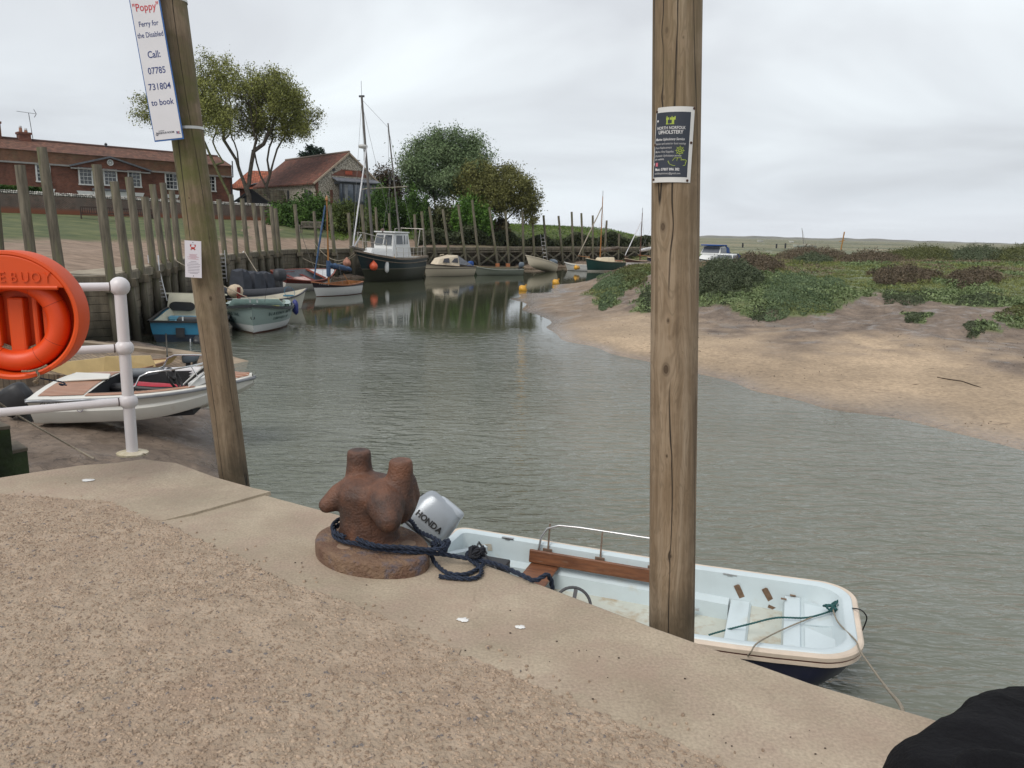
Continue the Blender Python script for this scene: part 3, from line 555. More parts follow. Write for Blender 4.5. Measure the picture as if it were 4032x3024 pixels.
def timber_wall():
    root = thing('timber_quay_wall', 'long weathered timber quay wall with plank facing, pale deck and cross bracing', 'quay wall')
    W = [Vector((w.x, w.y, 0)) for w in WALL]
    def off(i, d):                        # outward normal is towards the water/camera
        a = W[max(0,i-1)]; c = W[min(len(W)-1,i+1)]; t = (c-a).normalized(); n = Vector((t.y, -t.x, 0)); return W[i]+n*d
    # deck boards
    dk = MB(); fa = MB(); pl = MB()
    for i in range(len(W)-1):
        a0, b0, a1, b1 = off(i, .0), off(i+1, .0), off(i, -1.5), off(i+1, -1.5); L_ = (b0-a0).length
        if i < 1: a1, b1 = off(i, -.1), b1
        k = max(1, int(L_/.6))
        for j in range(k):
            p, q = a0.lerp(b0, j/k), a0.lerp(b0, (j+.94)/k); p1, q1 = a1.lerp(b1, j/k), a1.lerp(b1, (j+.94)/k); h = .045+random.uniform(-.006,.006)
            dk.prism([(p.x,p.y,h-.05),(q.x,q.y,h-.05),(q1.x,q1.y,h-.05),(p1.x,p1.y,h-.05)], (0,0,.05))
        # fascia beam proud of the posts' line
        fa.beam(off(i, .02)+Vector((0,0,-.14)), off(i+1, .02)+Vector((0,0,-.14)), .09, .26)
        if WALLPX[i][0] < 1660:
            for r_ in range(10):
                z = -.42-r_*.235; o = -.05+random.uniform(-.012,.012)
                pl.beam(off(i, o)+Vector((0,0,z)), off(i+1, o)+Vector((0,0,z)), .08, .222)
    dk.build('deck', DECKWOOD, root); fa.build('fascia', OLDWOOD, root); pl.build('plank_facing', OLDWOOD, root)
    # open trestle part: back boarding in the dark, braces and rail
    bk = MB(); rl = MB()
    for i in range(len(W)-1):
        if WALLPX[i][0] >= 1600:
            for r_ in range(7): bk.beam(off(i, -1.4)+Vector((0,0,-.35-r_*.3)), off(i+1, -1.4)+Vector((0,0,-.35-r_*.3)), .06, .28)
            rl.beam(off(i, .10)+Vector((0,0,-.42)), off(i+1, .10)+Vector((0,0,-.42)), .08, .12)
    bk.build('back_boarding', OLDWOOD, root); rl.build('rail', OLDWOOD, root)
    xs = [1673,1712,1772,1833,1886,1955,2000,2062,2103,2150,2212,2256,2294,2334,2382,2440,2500,2560]
    for k in range(len(xs)-1):
        a, b_ = wall_at(xs[k]), wall_at(xs[k+1]); n = Vector((a.x, a.y, 0)).normalized()*-.18
        za, zb = -.5, -1.75
        m1 = MB(); m1.beam((a.x+n.x, a.y+n.y, za), (b_.x+n.x, b_.y+n.y, zb), .06, .15); m1.build('cross_brace', POSTWOOD, root)
        n2 = n*1.5; m2 = MB(); m2.beam((a.x+n2.x, a.y+n2.y, zb), (b_.x+n2.x, b_.y+n2.y, za), .06, .15); m2.build('cross_brace', POSTWOOD, root)
timber_wall()
POSTS = [(-22,790,6,1094),(78,650,133,1093),(163,580,240,1094),(380,648,436,1090),(449,715,502,1074),(507,697,554,1060),(570,775,604,1048),(599,726,646,1042),(641,720,675,1034),(676,750,707,1025),
 (861,785,886,1006),(910,766,930,1002),(953,782,975,997),(997,800,1021,992),(1030,810,1049,989),(1067,813,1084,987),(1084,820,1100,986),(1160,804,1179,984),(1236,832,1248,984),(1298,807,1316,984),(1371,838,1385,983),
 (1422,805,1440,980),(1479,816,1489,979),(1532,840,1540,977),(1632,844,1640,976),(1660,832,1673,975),(1691,814,1710,975),(1743,824,1765,975),(1804,805,1827,975),(1859,787,1880,975),(1926,816,1950,975),(1990,830,2000,975),(2057,832,2061,975),(2096,842,2102,975),(2140,848,2150,975),(2199,850,2211,975),(2251,834,2256,975),(2289,839,2294,975),(2334,848,2334,975),(2389,868,2382,975),(2438,920,2436,975),(2556,955,2557,975)]
ORD = 'first second third fourth fifth sixth seventh eighth ninth tenth eleventh twelfth thirteenth fourteenth fifteenth sixteenth seventeenth eighteenth nineteenth twentieth'.split()
ORD += ['twenty-'+o for o in ORD[:9]]+['thirtieth']+['thirty-'+o for o in ORD[:9]]+['fortieth','forty-first','forty-second']
def posts():
    for i, (xt, yt, xb, yb) in enumerate(POSTS):
        w = wall_at(xb); d = Vector((w.x, w.y, 0)).normalized(); dist = w.length
        Y = w.y - d.y*.24
        b0 = PY(xb, yb, Y); t0 = PY(xt, yt, Y); v = (t0-b0); foot = b0 - v*(3.1/max(.5, v.z))
        r = .135 if i not in (18, 22, 23) else .11
        if 24 <= i: r = .13
        mb = MB(); k = 9; pts = [foot.lerp(t0, j/(k-1)) for j in range(k)]
        L_ = foot - Vector((0,0,0)); base = Vector((b0.x, b0.y, 0))
        mb.tube([p-base for p in pts[:-1]]+[pts[-1]-base], [r*(1.06-.12*j/(k-1))*random.uniform(.97,1.03) for j in range(k)], 10)
        o = mb.build('mooring_post', POSTWOOD, smooth=60, loc=base)
        kind = 'mossy green-brown' if i < 10 else ('grey-brown' if i < 24 else 'slim pale grey')
        lean = 'short ' if yt > 900 else ''
        tag(o, f'{lean}{kind} timber mooring post, {ORD[i]} from the left along the timber quay', 'post', 'timber mooring posts along the timber quay')
        if 1 <= i < 21:                   # whaling block that clasps the post under the deck
            bl = MB(); n_ = -d; e = b0.lerp(foot, .09)-base; bl.box((e.x+n_.x*.06, e.y+n_.y*.06, e.z-.02), (.42,.34,.26), rz=math.atan2(d.y, d.x)+math.pi/2)
            bl.build('clamp_block', OLDWOOD, o)
posts()
def ladder(xa, ya, xb, yb, label, mt, wdt=.34, hoop=False):
    a = PY(xa, ya, wall_at((xa+xb)/2).y-.38); b_ = PY(xb, yb, wall_at((xa+xb)/2).y-.38); w = wall_at((xa+xb)/2); d = Vector((w.x, w.y, 0)).normalized(); sx = Vector((d.y, -d.x, 0))*wdt/2
    root = thing('ladder', label, 'ladder', (b_.x, b_.y, b_.z)); k = 8; o = b_
    for s_ in (-1, 1):
        mb = MB(); pts = [a+sx*s_-o, b_+sx*s_-o]
        if hoop: pts = [a+sx*s_+Vector((0,0,.05))+d*1.0-o, a+sx*s_+Vector((0,0,.5))+d*.75-o, a+sx*s_+Vector((0,0,.52))+d*.25-o, a+sx*s_-o, b_+sx*s_-o]
        mb.tube(pts, .024, 6); mb.build('side_rail', mt, root)
    for j in range(1, k): p = a.lerp(b_, j/k)-o; mb = MB(); mb.tube([p-sx, p+sx], .017, 6); mb.build('rung', mt, root)
ladder(607, 1062, 638, 1185, 'bright steel boarding ladder with curved handrails over the plank facing', STEEL, hoop=True)
ladder(870, 985, 880, 1110, 'thin steel ladder just right of the leaning pole with the ferry sign', STEEL)
ladder(2135, 922, 2150, 1040, 'grey aluminium ladder standing against a slim post of the far trestle', STEEL, .4)
# ------------------------------------------------------------------ brick buildings
def brick_mat(name, c1, c2, mort, sc=1.0, stain=None, bw=.235, bh=.075, extra=None):
    m_ = mat(name, rough=.9); t, b, L = nodes_of(m_); tc = N(t, 'ShaderNodeTexCoord'); sp = N(t, 'ShaderNodeSeparateXYZ'); L(tc.outputs['Object'], sp.inputs[0])
    a = N(t, 'ShaderNodeMath', operation='ADD'); L(sp.outputs[0], a.inputs[0]); L(sp.outputs[1], a.inputs[1]); cb = N(t, 'ShaderNodeCombineXYZ'); L(a.outputs[0], cb.inputs[0]); L(sp.outputs[2], cb.inputs[1])
    br = N(t, 'ShaderNodeTexBrick'); br.inputs['Scale'].default_value = 1; br.inputs['Brick Width'].default_value = bw*sc; br.inputs['Row Height'].default_value = bh*sc; br.inputs['Mortar Size'].default_value = .010*sc
    br.inputs['Color1'].default_value = (*c1,1); br.inputs['Color2'].default_value = (*c2,1); br.inputs['Mortar'].default_value = (*mort,1); L(cb.outputs[0], br.inputs['Vector'])
    src = br.outputs[0]
    n = N(t, 'ShaderNodeTexNoise'); n.inputs['Scale'].default_value = 1.1; n.inputs['Detail'].default_value = 9; n.inputs['Roughness'].default_value = .7; L(tc.outputs['Object'], n.inputs['Vector'])
    mr = N(t, 'ShaderNodeMapRange'); L(n.outputs[0], mr.inputs[0]); mr.inputs[1].default_value = .3; mr.inputs[2].default_value = .7; mr.inputs[3].default_value = .6; mr.inputs[4].default_value = 1.35
    mx = N(t, 'ShaderNodeMix', data_type='RGBA', blend_type='MULTIPLY'); mx.inputs[0].default_value = 1; L(src, mx.inputs[6]); L(mr.outputs[0], mx.inputs[7]); src = mx.outputs[2]
    if stain:
        n2 = N(t, 'ShaderNodeTexNoise'); n2.inputs['Scale'].default_value = .8; n2.inputs['Detail'].default_value = 8; n2.inputs['Roughness'].default_value = .65; L(tc.outputs['Object'], n2.inputs['Vector'])
        m2 = N(t, 'ShaderNodeMapRange'); L(n2.outputs[0], m2.inputs[0]); m2.inputs[1].default_value = .47; m2.inputs[2].default_value = .62; m2.inputs[4].default_value = .85
        my = N(t, 'ShaderNodeMix', data_type='RGBA'); L(m2.outputs[0], my.inputs[0]); L(src, my.inputs[6]); my.inputs[7].default_value = (*stain,1); src = my.outputs[2]
    if extra: src = extra(t, L, sp, src)
    L(src, b.inputs['Base Color']); return m_
BRICK = brick_mat('red_brick', (.19,.062,.038), (.115,.040,.028), (.15,.095,.07))
OLDBRICK = brick_mat('worn_parapet_brick', (.20,.085,.045), (.13,.06,.035), (.16,.11,.075), stain=(.15,.105,.06))
def lowred(t, L, sp, src):
    mr = N(t, 'ShaderNodeMapRange'); L(sp.outputs[2], mr.inputs[0]); mr.inputs[1].default_value = .35; mr.inputs[2].default_value = .6
    mx = N(t, 'ShaderNodeMix', data_type='RGBA'); L(mr.outputs[0], mx.inputs[0]); mx.inputs[6].default_value = (.23,.085,.045,1); L(src, mx.inputs[7]); return mx.outputs[2]
GWALL = brick_mat('garden_wall_brick', (.15,.09,.07), (.10,.072,.06), (.21,.18,.15), stain=(.13,.105,.09), extra=lowred)
FLINT = mat('flint_cobbles', (.15,.13,.10), .8, col2=(.50,.46,.38), scale=7, detail=3, lo=.42, hi=.6, bump=1, bscale=9)
LEAD = mat('lead_sheet', (.12,.13,.15), .6, var=.25)
def tile_mat(name, c1, c2, pitch=.24):
    m_ = mat(name, c1, .85, col2=c2, scale=2.2, detail=9, col3=(.09,.055,.035), c3=(.52,.72,.9)); t, b, L = nodes_of(m_)
    tc = N(t, 'ShaderNodeTexCoord'); sp = N(t, 'ShaderNodeSeparateXYZ'); L(tc.outputs['Object'], sp.inputs[0]); cb = N(t, 'ShaderNodeCombineXYZ'); L(sp.outputs[0], cb.inputs[0]); L(sp.outputs[2], cb.inputs[1])
    br = N(t, 'ShaderNodeTexBrick'); br.offset = 0.0; br.inputs['Scale'].default_value = 1; br.inputs['Brick Width'].default_value = pitch; br.inputs['Row Height'].default_value = pitch*.75; br.inputs['Mortar Size'].default_value = .022; br.inputs['Mortar Smooth'].default_value = .5
    br.inputs['Color1'].default_value = (1.25,1.2,1.15,1); br.inputs['Color2'].default_value = (.7,.7,.7,1); br.inputs['Mortar'].default_value = (.42,.4,.4,1); L(cb.outputs[0], br.inputs['Vector'])
    src = b.inputs['Base Color'].links[0].from_socket; mx = N(t, 'ShaderNodeMix', data_type='RGBA', blend_type='MULTIPLY'); mx.inputs[0].default_value = 1; L(src, mx.inputs[6]); L(br.outputs[0], mx.inputs[7]); L(mx.outputs[2], b.inputs['Base Color'])
    bp = N(t, 'ShaderNodeBump'); bp.inputs['Distance'].default_value = .05; L(br.outputs[1], bp.inputs['Height']); bp.invert = True; L(bp.outputs[0], b.inputs['Normal']); return m_
TILE = tile_mat('clay_pantiles', (.115,.05,.034), (.215,.105,.068)); TILE2 = tile_mat('old_red_tiles', (.17,.055,.036), (.26,.085,.055), .2)
TILE3 = tile_mat('bright_red_pantiles', (.30,.085,.045), (.42,.14,.075), .25)
def upper_house():
    A, B = (-50.0, 74.0), (-34.7, 89.4)
    A = PL(0, 800, A, B); A = (A.x, A.y); u = (Vector(B)-Vector(A)).normalized(); rz = math.atan2(u.y, u.x)
    org = Vector((A[0], A[1], 2.2)); inv = (Matrix.Translation(org) @ Matrix.Rotation(rz, 4, 'Z')).inverted()
    def lc(x, y): q = inv @ PL(x, y, A, B); return q.x, q.z
    root = thing('brick_house', 'long red brick house with pantiled roof, pediment and white sash windows', 'house', org, rz)
    x1 = lc(915, 720)[0]; x0 = -10
    zc = lambda x: lc(0, 634)[1] + (lc(900, 690)[1]-lc(0, 634)[1])*(x-lc(0,634)[0])/(lc(900,690)[0]-lc(0,634)[0])
    zcor = lc(300, 655)[1]; ze = lc(300, 607)[1]; zr = lc(300, 569)[1]
    mb = MB(); mb.box(((x0+x1)/2, 3.5, zcor/2-.5), (x1-x0, 7, zcor+1)); mb.build('wall', BRICK, root)
    mb = MB(); mb.box(((x0+x1)/2, 3.5, (zcor+ze)/2+.02), (x1-x0-.01, 6.98, ze-zcor)); mb.build('parapet', OLDBRICK, root)
    rise = (zr-ze)*1.35
    mb = MB(); mb.loft([[(x0-.1,-.12,ze),(x0-.1,3.5,ze+rise),(x0-.1,7.1,ze)], [(x1+.1,-.12,ze),(x1+.1,3.5,ze+rise),(x1+.1,7.1,ze)]], closed=True, capA=True, capB=True); rf = mb.build('roof', TILE, root)
    mb = MB(); mb.tube([(x0,3.5,ze+rise+.02),(x1,3.5,ze+rise+.02)], .14, 8); mb.build('ridge', mat('ridge_tiles', (.09,.05,.04), .8), rf)
    mb = MB(); cx0, cx1 = lc(275, 650)[0], lc(585, 667)[0]; xm = lc(428, 620)[0]; zap = lc(428, 620)[1]
    for a, b_ in (((x0, zcor), (cx0, zcor)), ((cx1, zcor), (x1, zcor))): mb.beam((a[0],-.1,a[1]), (b_[0],-.1,b_[1]), .3, .16)
    mb.build('cornice', mat('stone_cornice', (.26,.25,.24), .7), root)
    mb = MB(); mb.prism([(cx0,-.28,zcor-.05),(cx1,-.28,zcor-.05),(xm,-.28,zap-.1)], (0,.3,0)); pd = mb.build('pediment', BRICK, root)
    mb = MB(); mb.beam((cx0-.1,-.34,zcor+.02), (xm,-.34,zap+.02), .36, .16); mb.beam((xm,-.34,zap+.02), (cx1+.1,-.34,zcor+.02), .36, .16); mb.build('pediment_coping', LEAD, pd)
    mb = MB(); mb.beam((cx0,-.32,zcor-.2), (cx1,-.32,zcor-.2), .3, .14); mb.build('string_course', mat('stone_cornice'), pd)
    rx, rzz = lc(430, 641); mb = MB(); mb.torus((rx,-.32,rzz), .27, .055, Matrix.Rotation(R(90), 3, 'X'), 20, 6)
    for k in range(4): c_, s_ = math.cos(k*R(45)), math.sin(k*R(45)); mb.beam((rx-.26*c_,-.32,rzz-.26*s_), (rx+.26*c_,-.32,rzz+.26*s_), .04, .05)
    mb.build('round_window', WHITE, pd); mb = MB(); mb.lathe((rx,-.305,rzz), [(.25,-.01),(.25,.01)], 16, 'Y'); mb.build('pane', BLUEGLASS, pd)
    wins = [(136,644,202,720),(305,658,367,731),(403,663,463,734),(500,669,557,740),(647,679,702,749),(801,689,850,756)]
    for xl, yt, xr, yb in wins:
        a, zt = lc(xl, yt); b_, zb = lc(xr, yb); xm_, zm = (a+b_)/2, (zt+zb)/2; w, h = b_-a, zt-zb; yy = -.06 if not cx0 < xm_ < cx1 else -.07
        if cx0 < xm_ < cx1: pass
        fr = MB(); f = .13
        fr.box((xm_,yy,zt-f/2), (w,.14,f)); fr.box((xm_,yy,zb+f/2), (w+.1,.2,f)); fr.box((a+f/2,yy,zm), (f,.14,h-2*f)); fr.box((b_-f/2,yy,zm), (f,.14,h-2*f))
        win = fr.build('window', WHITE, root)
        g = MB(); g.box((xm_,yy+.04,zm), (w-2*f,.02,h-2*f)); g.build('pane', BLUEGLASS, win)
        gb = MB(); iw, ih = w-2*f, h-2*f
        for k in (1,2): gb.box((a+f+iw*k/3,yy+.02,zm), (.035,.03,ih))
        for k in (1,2,3): gb.box((xm_,yy+.015,zb+f+ih*k/4), (iw,.035,.035 if k != 2 else .06))
        gb.build('glazing_bars', WHITE, win)
    for xl, y, xr in ((307,757,366),(500,763,563),(655,771,700),(198,750,212)):
        a, z = lc(xl, y); b_, _ = lc(xr, y); mb = MB(); mb.prism([(a-.12,-.02,z+.16),(b_+.12,-.02,z+.16),(b_-.05,-.02,z-.22),(a+.05,-.02,z-.22)], (0,-.1,0)); mb.build('lintel', WHITE, root)
    a, z = lc(362, 750); b_, _ = lc(500, 756); mb = MB(); mb.box(((a+b_)/2,-.35,z+.12), (b_-a,.7,.22)); dc = mb.build('door_canopy', LEAD, root)
    mb = MB(); mb.box(((a+b_)/2,-.3,z-.35), (b_-a-.25,.5,.7)); mb.box(((a+b_)/2,-.3,z-1.2), (b_-a-.5,.3,1.2)); mb.build('door_surround', WHITE, dc)
    x, z = lc(798, 692); q = lc(553, 0)
    x, z = lc(875, 695); mb = MB(); mb.box((x,-.08,z), (.45,.12,.22)); mb.build('alarm_box', WHITE, root)
    mb = MB(); mb.tube([(x1-.2,-.1,zcor-.4),(x1-.2,-.1,-1)], .06, 8); mb.tube([(x1+.1,0,ze-1.2),(x1+.1,0,ze+.6)], .07, 8); mb.build('drainpipe', DARK, root)
    # chimneys
    for (xl, yt, xr, yb), pots, lab in (((-60,478,40,570),((10,470),), 0), ((109,528,158,562),((119,503),(141,516)), 1)):
        a, zt = lc(xl, yt); b_, zb = lc(xr, yb); kf = 1.04; w = (b_-a)*kf; xm_ = (a+b_)/2; 
        ch = MB(); ch.box((xm_,3.5,(zt+ze)/2+.2), (w,1.0,zt-ze+.4)); ch.box((xm_,3.5,zt+.35), (w+.16,1.16,.2)); c_ = ch.build('chimney', BRICK, rf)
        for i, (px, py) in enumerate(pots):
            x_, z_ = lc(px, py); pm = MB(); pm.lathe((x_,3.5,zt+.4), [(.15,0),(.16,.2),(.14,.45 if i == 0 else .25),(.17,.47 if i == 0 else .27)], 10); pm.build('chimney_pot', mat('terracotta', (.36,.18,.12), .8) if lab else DARK, c_)
            pm = MB(); pm.lathe((x_,3.5,zt+.9 if i == 0 else zt+.7), [(.13,0),(.13,.16)], 10); pm.build('cowl', WHITE, c_)
    x_, zt = lc(152, 452); _, zb = lc(161, 560); mb = MB(); mb.tube([(x_+.2,3.4,zb),(x_,3.4,zt+.5)], .03, 6); an = mb.build('aerial_mast', DARK, rf)
    a, za = lc(104, 444); b_, zb2 = lc(183, 455); mb = MB(); mb.tube([(a,3.4,za+.45),(b_,3.4,zb2+.45)], .022, 6)
    for k in range(14): p = Vector((a,3.4,za+.45)).lerp(Vector((b_,3.4,zb2+.45)), k/15); mb.tube([p+Vector((0,-.12,-.02)), p+Vector((0,.12,.02))], .008, 4)
    e = Vector((b_,3.4,zb2+.45)); mb.tube([e+Vector((-.2,0,.42)), e, e+Vector((-.2,0,-.35))], .03, 5); mb.build('aerial', DARK, an)
    x_, z_ = lc(462, 576); mb = MB(); mb.lathe((x_,3.4,z_), [(.12,0),(.12,.35),(.18,.4),(.06,.55)], 10); mb.build('roof_vent', DARK, rf)
upper_house()
def garden_wall():
    u = (Vector(WB)-Vector(WA)).normalized(); rz = math.atan2(u.y, u.x)
    a = PL(-250, 850, WA, WB); e = PL(1075, 868, WA, WB); org = Vector((a.x, a.y, 2.0)); inv = (Matrix.Translation(org) @ Matrix.Rotation(rz, 4, 'Z')).inverted(); L_ = (inv@e).x
    pts = [(-250,735),(0,748),(400,772),(700,789),(1075,806)]; tp = [inv@PL(x, y, WA, WB) for x, y in pts]
    root = thing('garden_wall', 'weathered brick garden wall with white flint coping below the long house', 'wall', org, rz)
    mb = MB()
    for i in range(len(tp)-1): p, q = tp[i], tp[i+1]; mb.prism([(p.x,-.15,-.6),(q.x,-.15,-.6),(q.x,-.15,q.z-.22),(p.x,-.15,p.z-.22)], (0,.35,0))
    mb.build('brickwork', GWALL, root)
    cb = MB(); cobs = MB()
    for i in range(len(tp)-1):
        p, q = tp[i], tp[i+1]; cb.prism([(p.x,-.13,p.z-.23),(q.x,-.13,q.z-.23),(q.x,-.13,q.z-.04),(p.x,-.13,p.z-.04)], (0,.31,0))
        k = int((q.x-p.x)/.17)
        for row in (0, 1):
            for j in range(k):
                c_ = p.lerp(q, (j+.5*row)/k); s_ = random.uniform(.055,.085); cobs.ball((c_.x, -.13+.05*row, c_.z-.13+row*.12), s_, 6, (1.2,1,1))
    cb.build('coping_bed', mat('dark_mortar', (.05,.045,.04), .9), root)
    cobs.build('flint_coping', mat('pale_flints', (.22,.21,.19), .7, col2=(.62,.60,.55), scale=5, lo=.4, hi=.6, detail=1), root, smooth=80)
garden_wall()
def flint_barn():
    G0 = PY(1243, 716, 80); u = Vector((.76,.65)); rz = math.atan2(u.y, u.x)
    B2 = Vector((G0.x, G0.y))+u*10; A_, B_ = (G0.x, G0.y), (B2.x, B2.y)
    org = Vector((G0.x, G0.y, 2.2)); Mx = Matrix.Translation(org) @ Matrix.Rotation(rz, 4, 'Z'); inv = Mx.inverted()
    def lc(x, y): q = inv @ PL(x, y, A_, B_); return q.x, q.z
    W = lc(1500, 731)[0]; ze = (lc(1243,716)[1]+lc(1500,731)[1])/2; xa, za = lc(1372, 604); xa = W/2; D = 15
    root = thing('flint_barn', 'flint-walled barn with red tiled roof and a wide dark-framed bay window', 'barn', org, rz)
    mb = MB(); mb.prism([(0,0,-2.5),(W,0,-2.5),(W,0,ze),(xa,0,za-.1),(0,0,ze)], (0,D,0)); wl = mb.build('wall', FLINT, root)
    rf = MB(); t = .16
    for s_ in (-1, 1):
        xe = -.35 if s_ < 0 else W+.35; zz = ze-.28
        rf.prism([(xe,-.05,zz),(xa,-.05,za),(xa,-.05,za+t),(xe,-.05,zz+t)], (0,D+.3,0))
    ro = MATS.get('old_red_tiles'); m_ = tile_mat('barn_tiles', (.115,.045,.03), (.21,.08,.052), .26); tt, bb, LL = nodes_of(m_)
    for n in tt.nodes:                    # this roof runs along y
        if n.type == 'COMBXYZ':
            sp = [q for q in tt.nodes if q.type == 'SEPXYZ'][0]; LL(sp.outputs[1], n.inputs[0])
    r_ = rf.build('roof', m_, root)
    mb = MB(); mb.tube([(xa,-.1,za+t),(xa,D+.2,za+t)], .13, 8); mb.build('ridge', mat('ridge_tiles2', (.20,.15,.12), .8), r_)
    mb = MB()
    for s_ in (-1, 1): xe = -.3 if s_ < 0 else W+.3; mb.beam((xe,-.12,ze-.22), (xa,-.12,za+.02), .16, .16)
    mb.build('verge', mat('verge_stone', (.34,.27,.20), .8), r_)
    # brick dressings
    mb = MB(); x0, z0 = lc(1302, 690); x1, z1 = lc(1452, 697); xt0, zt = lc(1345, 667); xt1, _ = lc(1420, 669)
    mb.prism([(x0,-.03,z0),(x1,-.03,z0),(xt1,-.03,zt),(xt0,-.03,zt)], (0,.05,0)); bp = mb.build('brick_panel', BRICK, wl)
    a, z_a = lc(1358, 673); b_, z_b = lc(1386, 689); mb = MB(); mb.box(((a+b_)/2,-.06,(z_a+z_b)/2), (b_-a,.05,z_a-z_b)); mb.build('datestone', mat('red_terracotta', (.33,.07,.035), .8), bp)
    for px, py in ((1314,669),(1426,676)): a, z = lc(px, py); mb = MB(); mb.lathe((a,0,z), [(.17,-.03),(.17,.03)], 12, 'Y'); mb.build('vent_hole', DARK, wl)
    mb = MB(); mb.box((.12,-.02,ze/2-1), (.28,.1,ze+2)); a = lc(1304,740)[0]; mb.box((a,-.02,ze/2-1.2), (.3,.08,ze+1)); mb.build('quoins', BRICK, wl)
    # bay window
    a, zt = lc(1317, 718); b_, _ = lc(1462, 728); zb = lc(1340, 792)[1]; bw = b_-a; dp = 1.1
    bay = MB(); bay.box(((a+b_)/2,-dp/2,zb-.35), (bw,dp,.6)); bay.box(((a+b_)/2,-dp/2-.03,zt-.05), (bw+.1,dp,.22)); by = bay.build('bay_window', mat('slate_grey_frame', (.045,.05,.06), .5), root)
    zap = lc(1303, 700)[1]; mb = MB(); mb.prism([(a-.4,-dp-.35,zt+.03),(b_+.4,-dp-.35,zt+.03),(b_+.3,-.05,zap),(a-.3,-.05,zap)], (0,0,.1)); mb.build('bay_roof', LEAD, by)
    mb = MB(); mb.box(((a+b_)/2,-dp+.06,(zt+zb)/2-.1), (bw-.1,.03,zt-zb-.1)); mb.build('pane', mat('sky_tinted_glass', (.09,.11,.14), .05, spec=.8, var=.3, scale=1), by)  # sky's bluish reflection is put into the pane's base colour
    mb = MB(); h = zt-zb-.1; zc_ = (zt+zb)/2-.1
    for k in (0, .09, .38, .68, .91, 1): mb.box((a+bw*k,-dp+.03,zc_), (.09,.1,h))
    mb.build('mullions', mat('slate_grey_frame'), by)
    mb = MB()
    for k, w_ in ((.17,.35),(.60,.2),(.86,.3)): mb.box((a+bw*k,-dp+.02,zc_), (w_,.02,h-.15))
    mb.build('curtains', mat('curtain', (.22,.23,.24), .7), by)
    mb = MB(); mb.tube([(W-1.9,1.5,za-1.6),(W-1.9,1.5,za-.6)], .13, 8); mb.lathe((W-1.9,1.5,za-.5), [(.25,0),(.25,.05)], 10); mb.build('flue', DARK, r_)
    mb = MB(); mb.tube([(-.2,-.1,ze-.3),(0,-.1,ze-.9),(0,-.1,-1)], .06, 8); mb.build('drainpipe', mat('brown_pipe', (.06,.03,.02), .5), wl)
    # openings in the side wall
    for y_, w_ in ((2.3,.5),(6.5,.45),(8.2,.5)): mb = MB(); mb.box((-.02,y_,ze-1.5), (.06,w_,1.6)); mb.build('window', DARK, wl)
    mb = MB(); mb.lathe((-.15,1.2,ze-1.3), [(.5,-.08),(.5,.08)], 16, 'X'); mb.build('satellite_dish', mat('dish_grey', (.07,.07,.07), .5), wl)
flint_barn()
def far_cottage():
    org = PY(1110, 770, 98); org.z = 2; root = thing('red_roofed_cottage', 'low cottage with bright red pantiled roof behind the fork of the tall tree', 'cottage', org, R(10))
    mb = MB(); mb.box((0,3,1.6), (10,6,5.4)); mb.build('wall', BRICK, root)
    zr = PY(1130, 676, 101).z-2; ze = PY(1000, 745, 98).z-2
    mb = MB(); mb.loft([[(-6.3,-.3,ze),(-4.2,3,zr),(-6.3,6.3,ze)], [(5,-.3,ze),(5,3,zr),(5,6.3,ze)]], closed=True, capA=True, capB=True); rf = mb.build('roof', TILE3, root)
    mb = MB(); mb.beam((-4,-.1,ze+.4), (-1.2,1.6,ze+(zr-ze)*.55), .5, .08); mb.build('rooflight', LEAD, rf)
far_cottage()
def shed():
    a = PY(935, 800, 83); org = Vector((a.x, a.y, 2.1)); root = thing('black_shed', 'black weatherboarded shed with mossy grey tiled roof behind the garden wall', 'shed', org, R(14))
    zap = PY(985, 747, 83).z-2.1; ze = PY(935, 790, 83).z-2.1; w = 4.0; D = 6.0
    bw = mat('black_boards', (.012,.014,.018), .7, var=.3, scale=2, bump=.4)
    mb = MB(); mb.prism([(0,0,-.5),(w*.75,0,-.5),(w*.75,0,ze),(w*.36,0,zap-.1),(0,0,ze)], (4.6,2.6,0)); mb.build('wall', bw, root)
    mb = MB(); mb.prism([(w*.36,-.1,zap),(w*.75+.2,-.12,ze-.12),(w*.75+.2,-.12,ze-.02),(w*.36,-.1,zap+.12)], (4.7,2.7,0)); mb.prism([(w*.36,-.1,zap),(-.3,-.12,ze-.15),(-.3,-.12,ze-.05),(w*.36,-.1,zap+.12)], (4.7,2.7,0))
    mb.build('roof', tile_mat('mossy_slates', (.12,.11,.08), (.21,.19,.13), .3), root)
    mb = MB(); mb.beam((-.3,-.16,ze-.14), (w*.36,-.16,zap), .05, .2); mb.beam((w*.36,-.16,zap), (w*.75+.2,-.16,ze-.14), .05, .2); mb.build('bargeboard', bw, root)
shed()
def bench(px, py, Y, rz, label, wdt=1.9, dark=False):
    p = PY(px, py, Y); root = thing('garden_bench', label, 'bench', p, rz, 'benches on the green'); wd_ = mat('bench_wood', (.14,.12,.10), .8, var=.3, scale=6) if not dark else mat('dark_bench_wood', (.05,.032,.026), .8)
    for sx in (-1, 1):
        for sy, h in ((0, .62), (.5, .95)): mb = MB(); mb.box((sx*wdt/2,sy,h/2), (.08,.08,h)); mb.build('leg', wd_, root)
        mb = MB(); mb.box((sx*wdt/2,.25,.64), (.09,.56,.05)); mb.build('armrest', wd_, root)
    mb = MB()
    for k in range(4): mb.box((0,.05+.12*k,.44), (wdt,.09,.03))
    mb.build('seat', wd_, root); mb = MB(); mb.box((0,.5,.93), (wdt,.05,.09)); mb.box((0,.5,.52), (wdt,.05,.07))
    for k in range(15): mb.box((-wdt/2+.12+k*(wdt-.24)/14,.5,.72), (.05,.03,.34))
    mb.build('backrest', wd_, root)
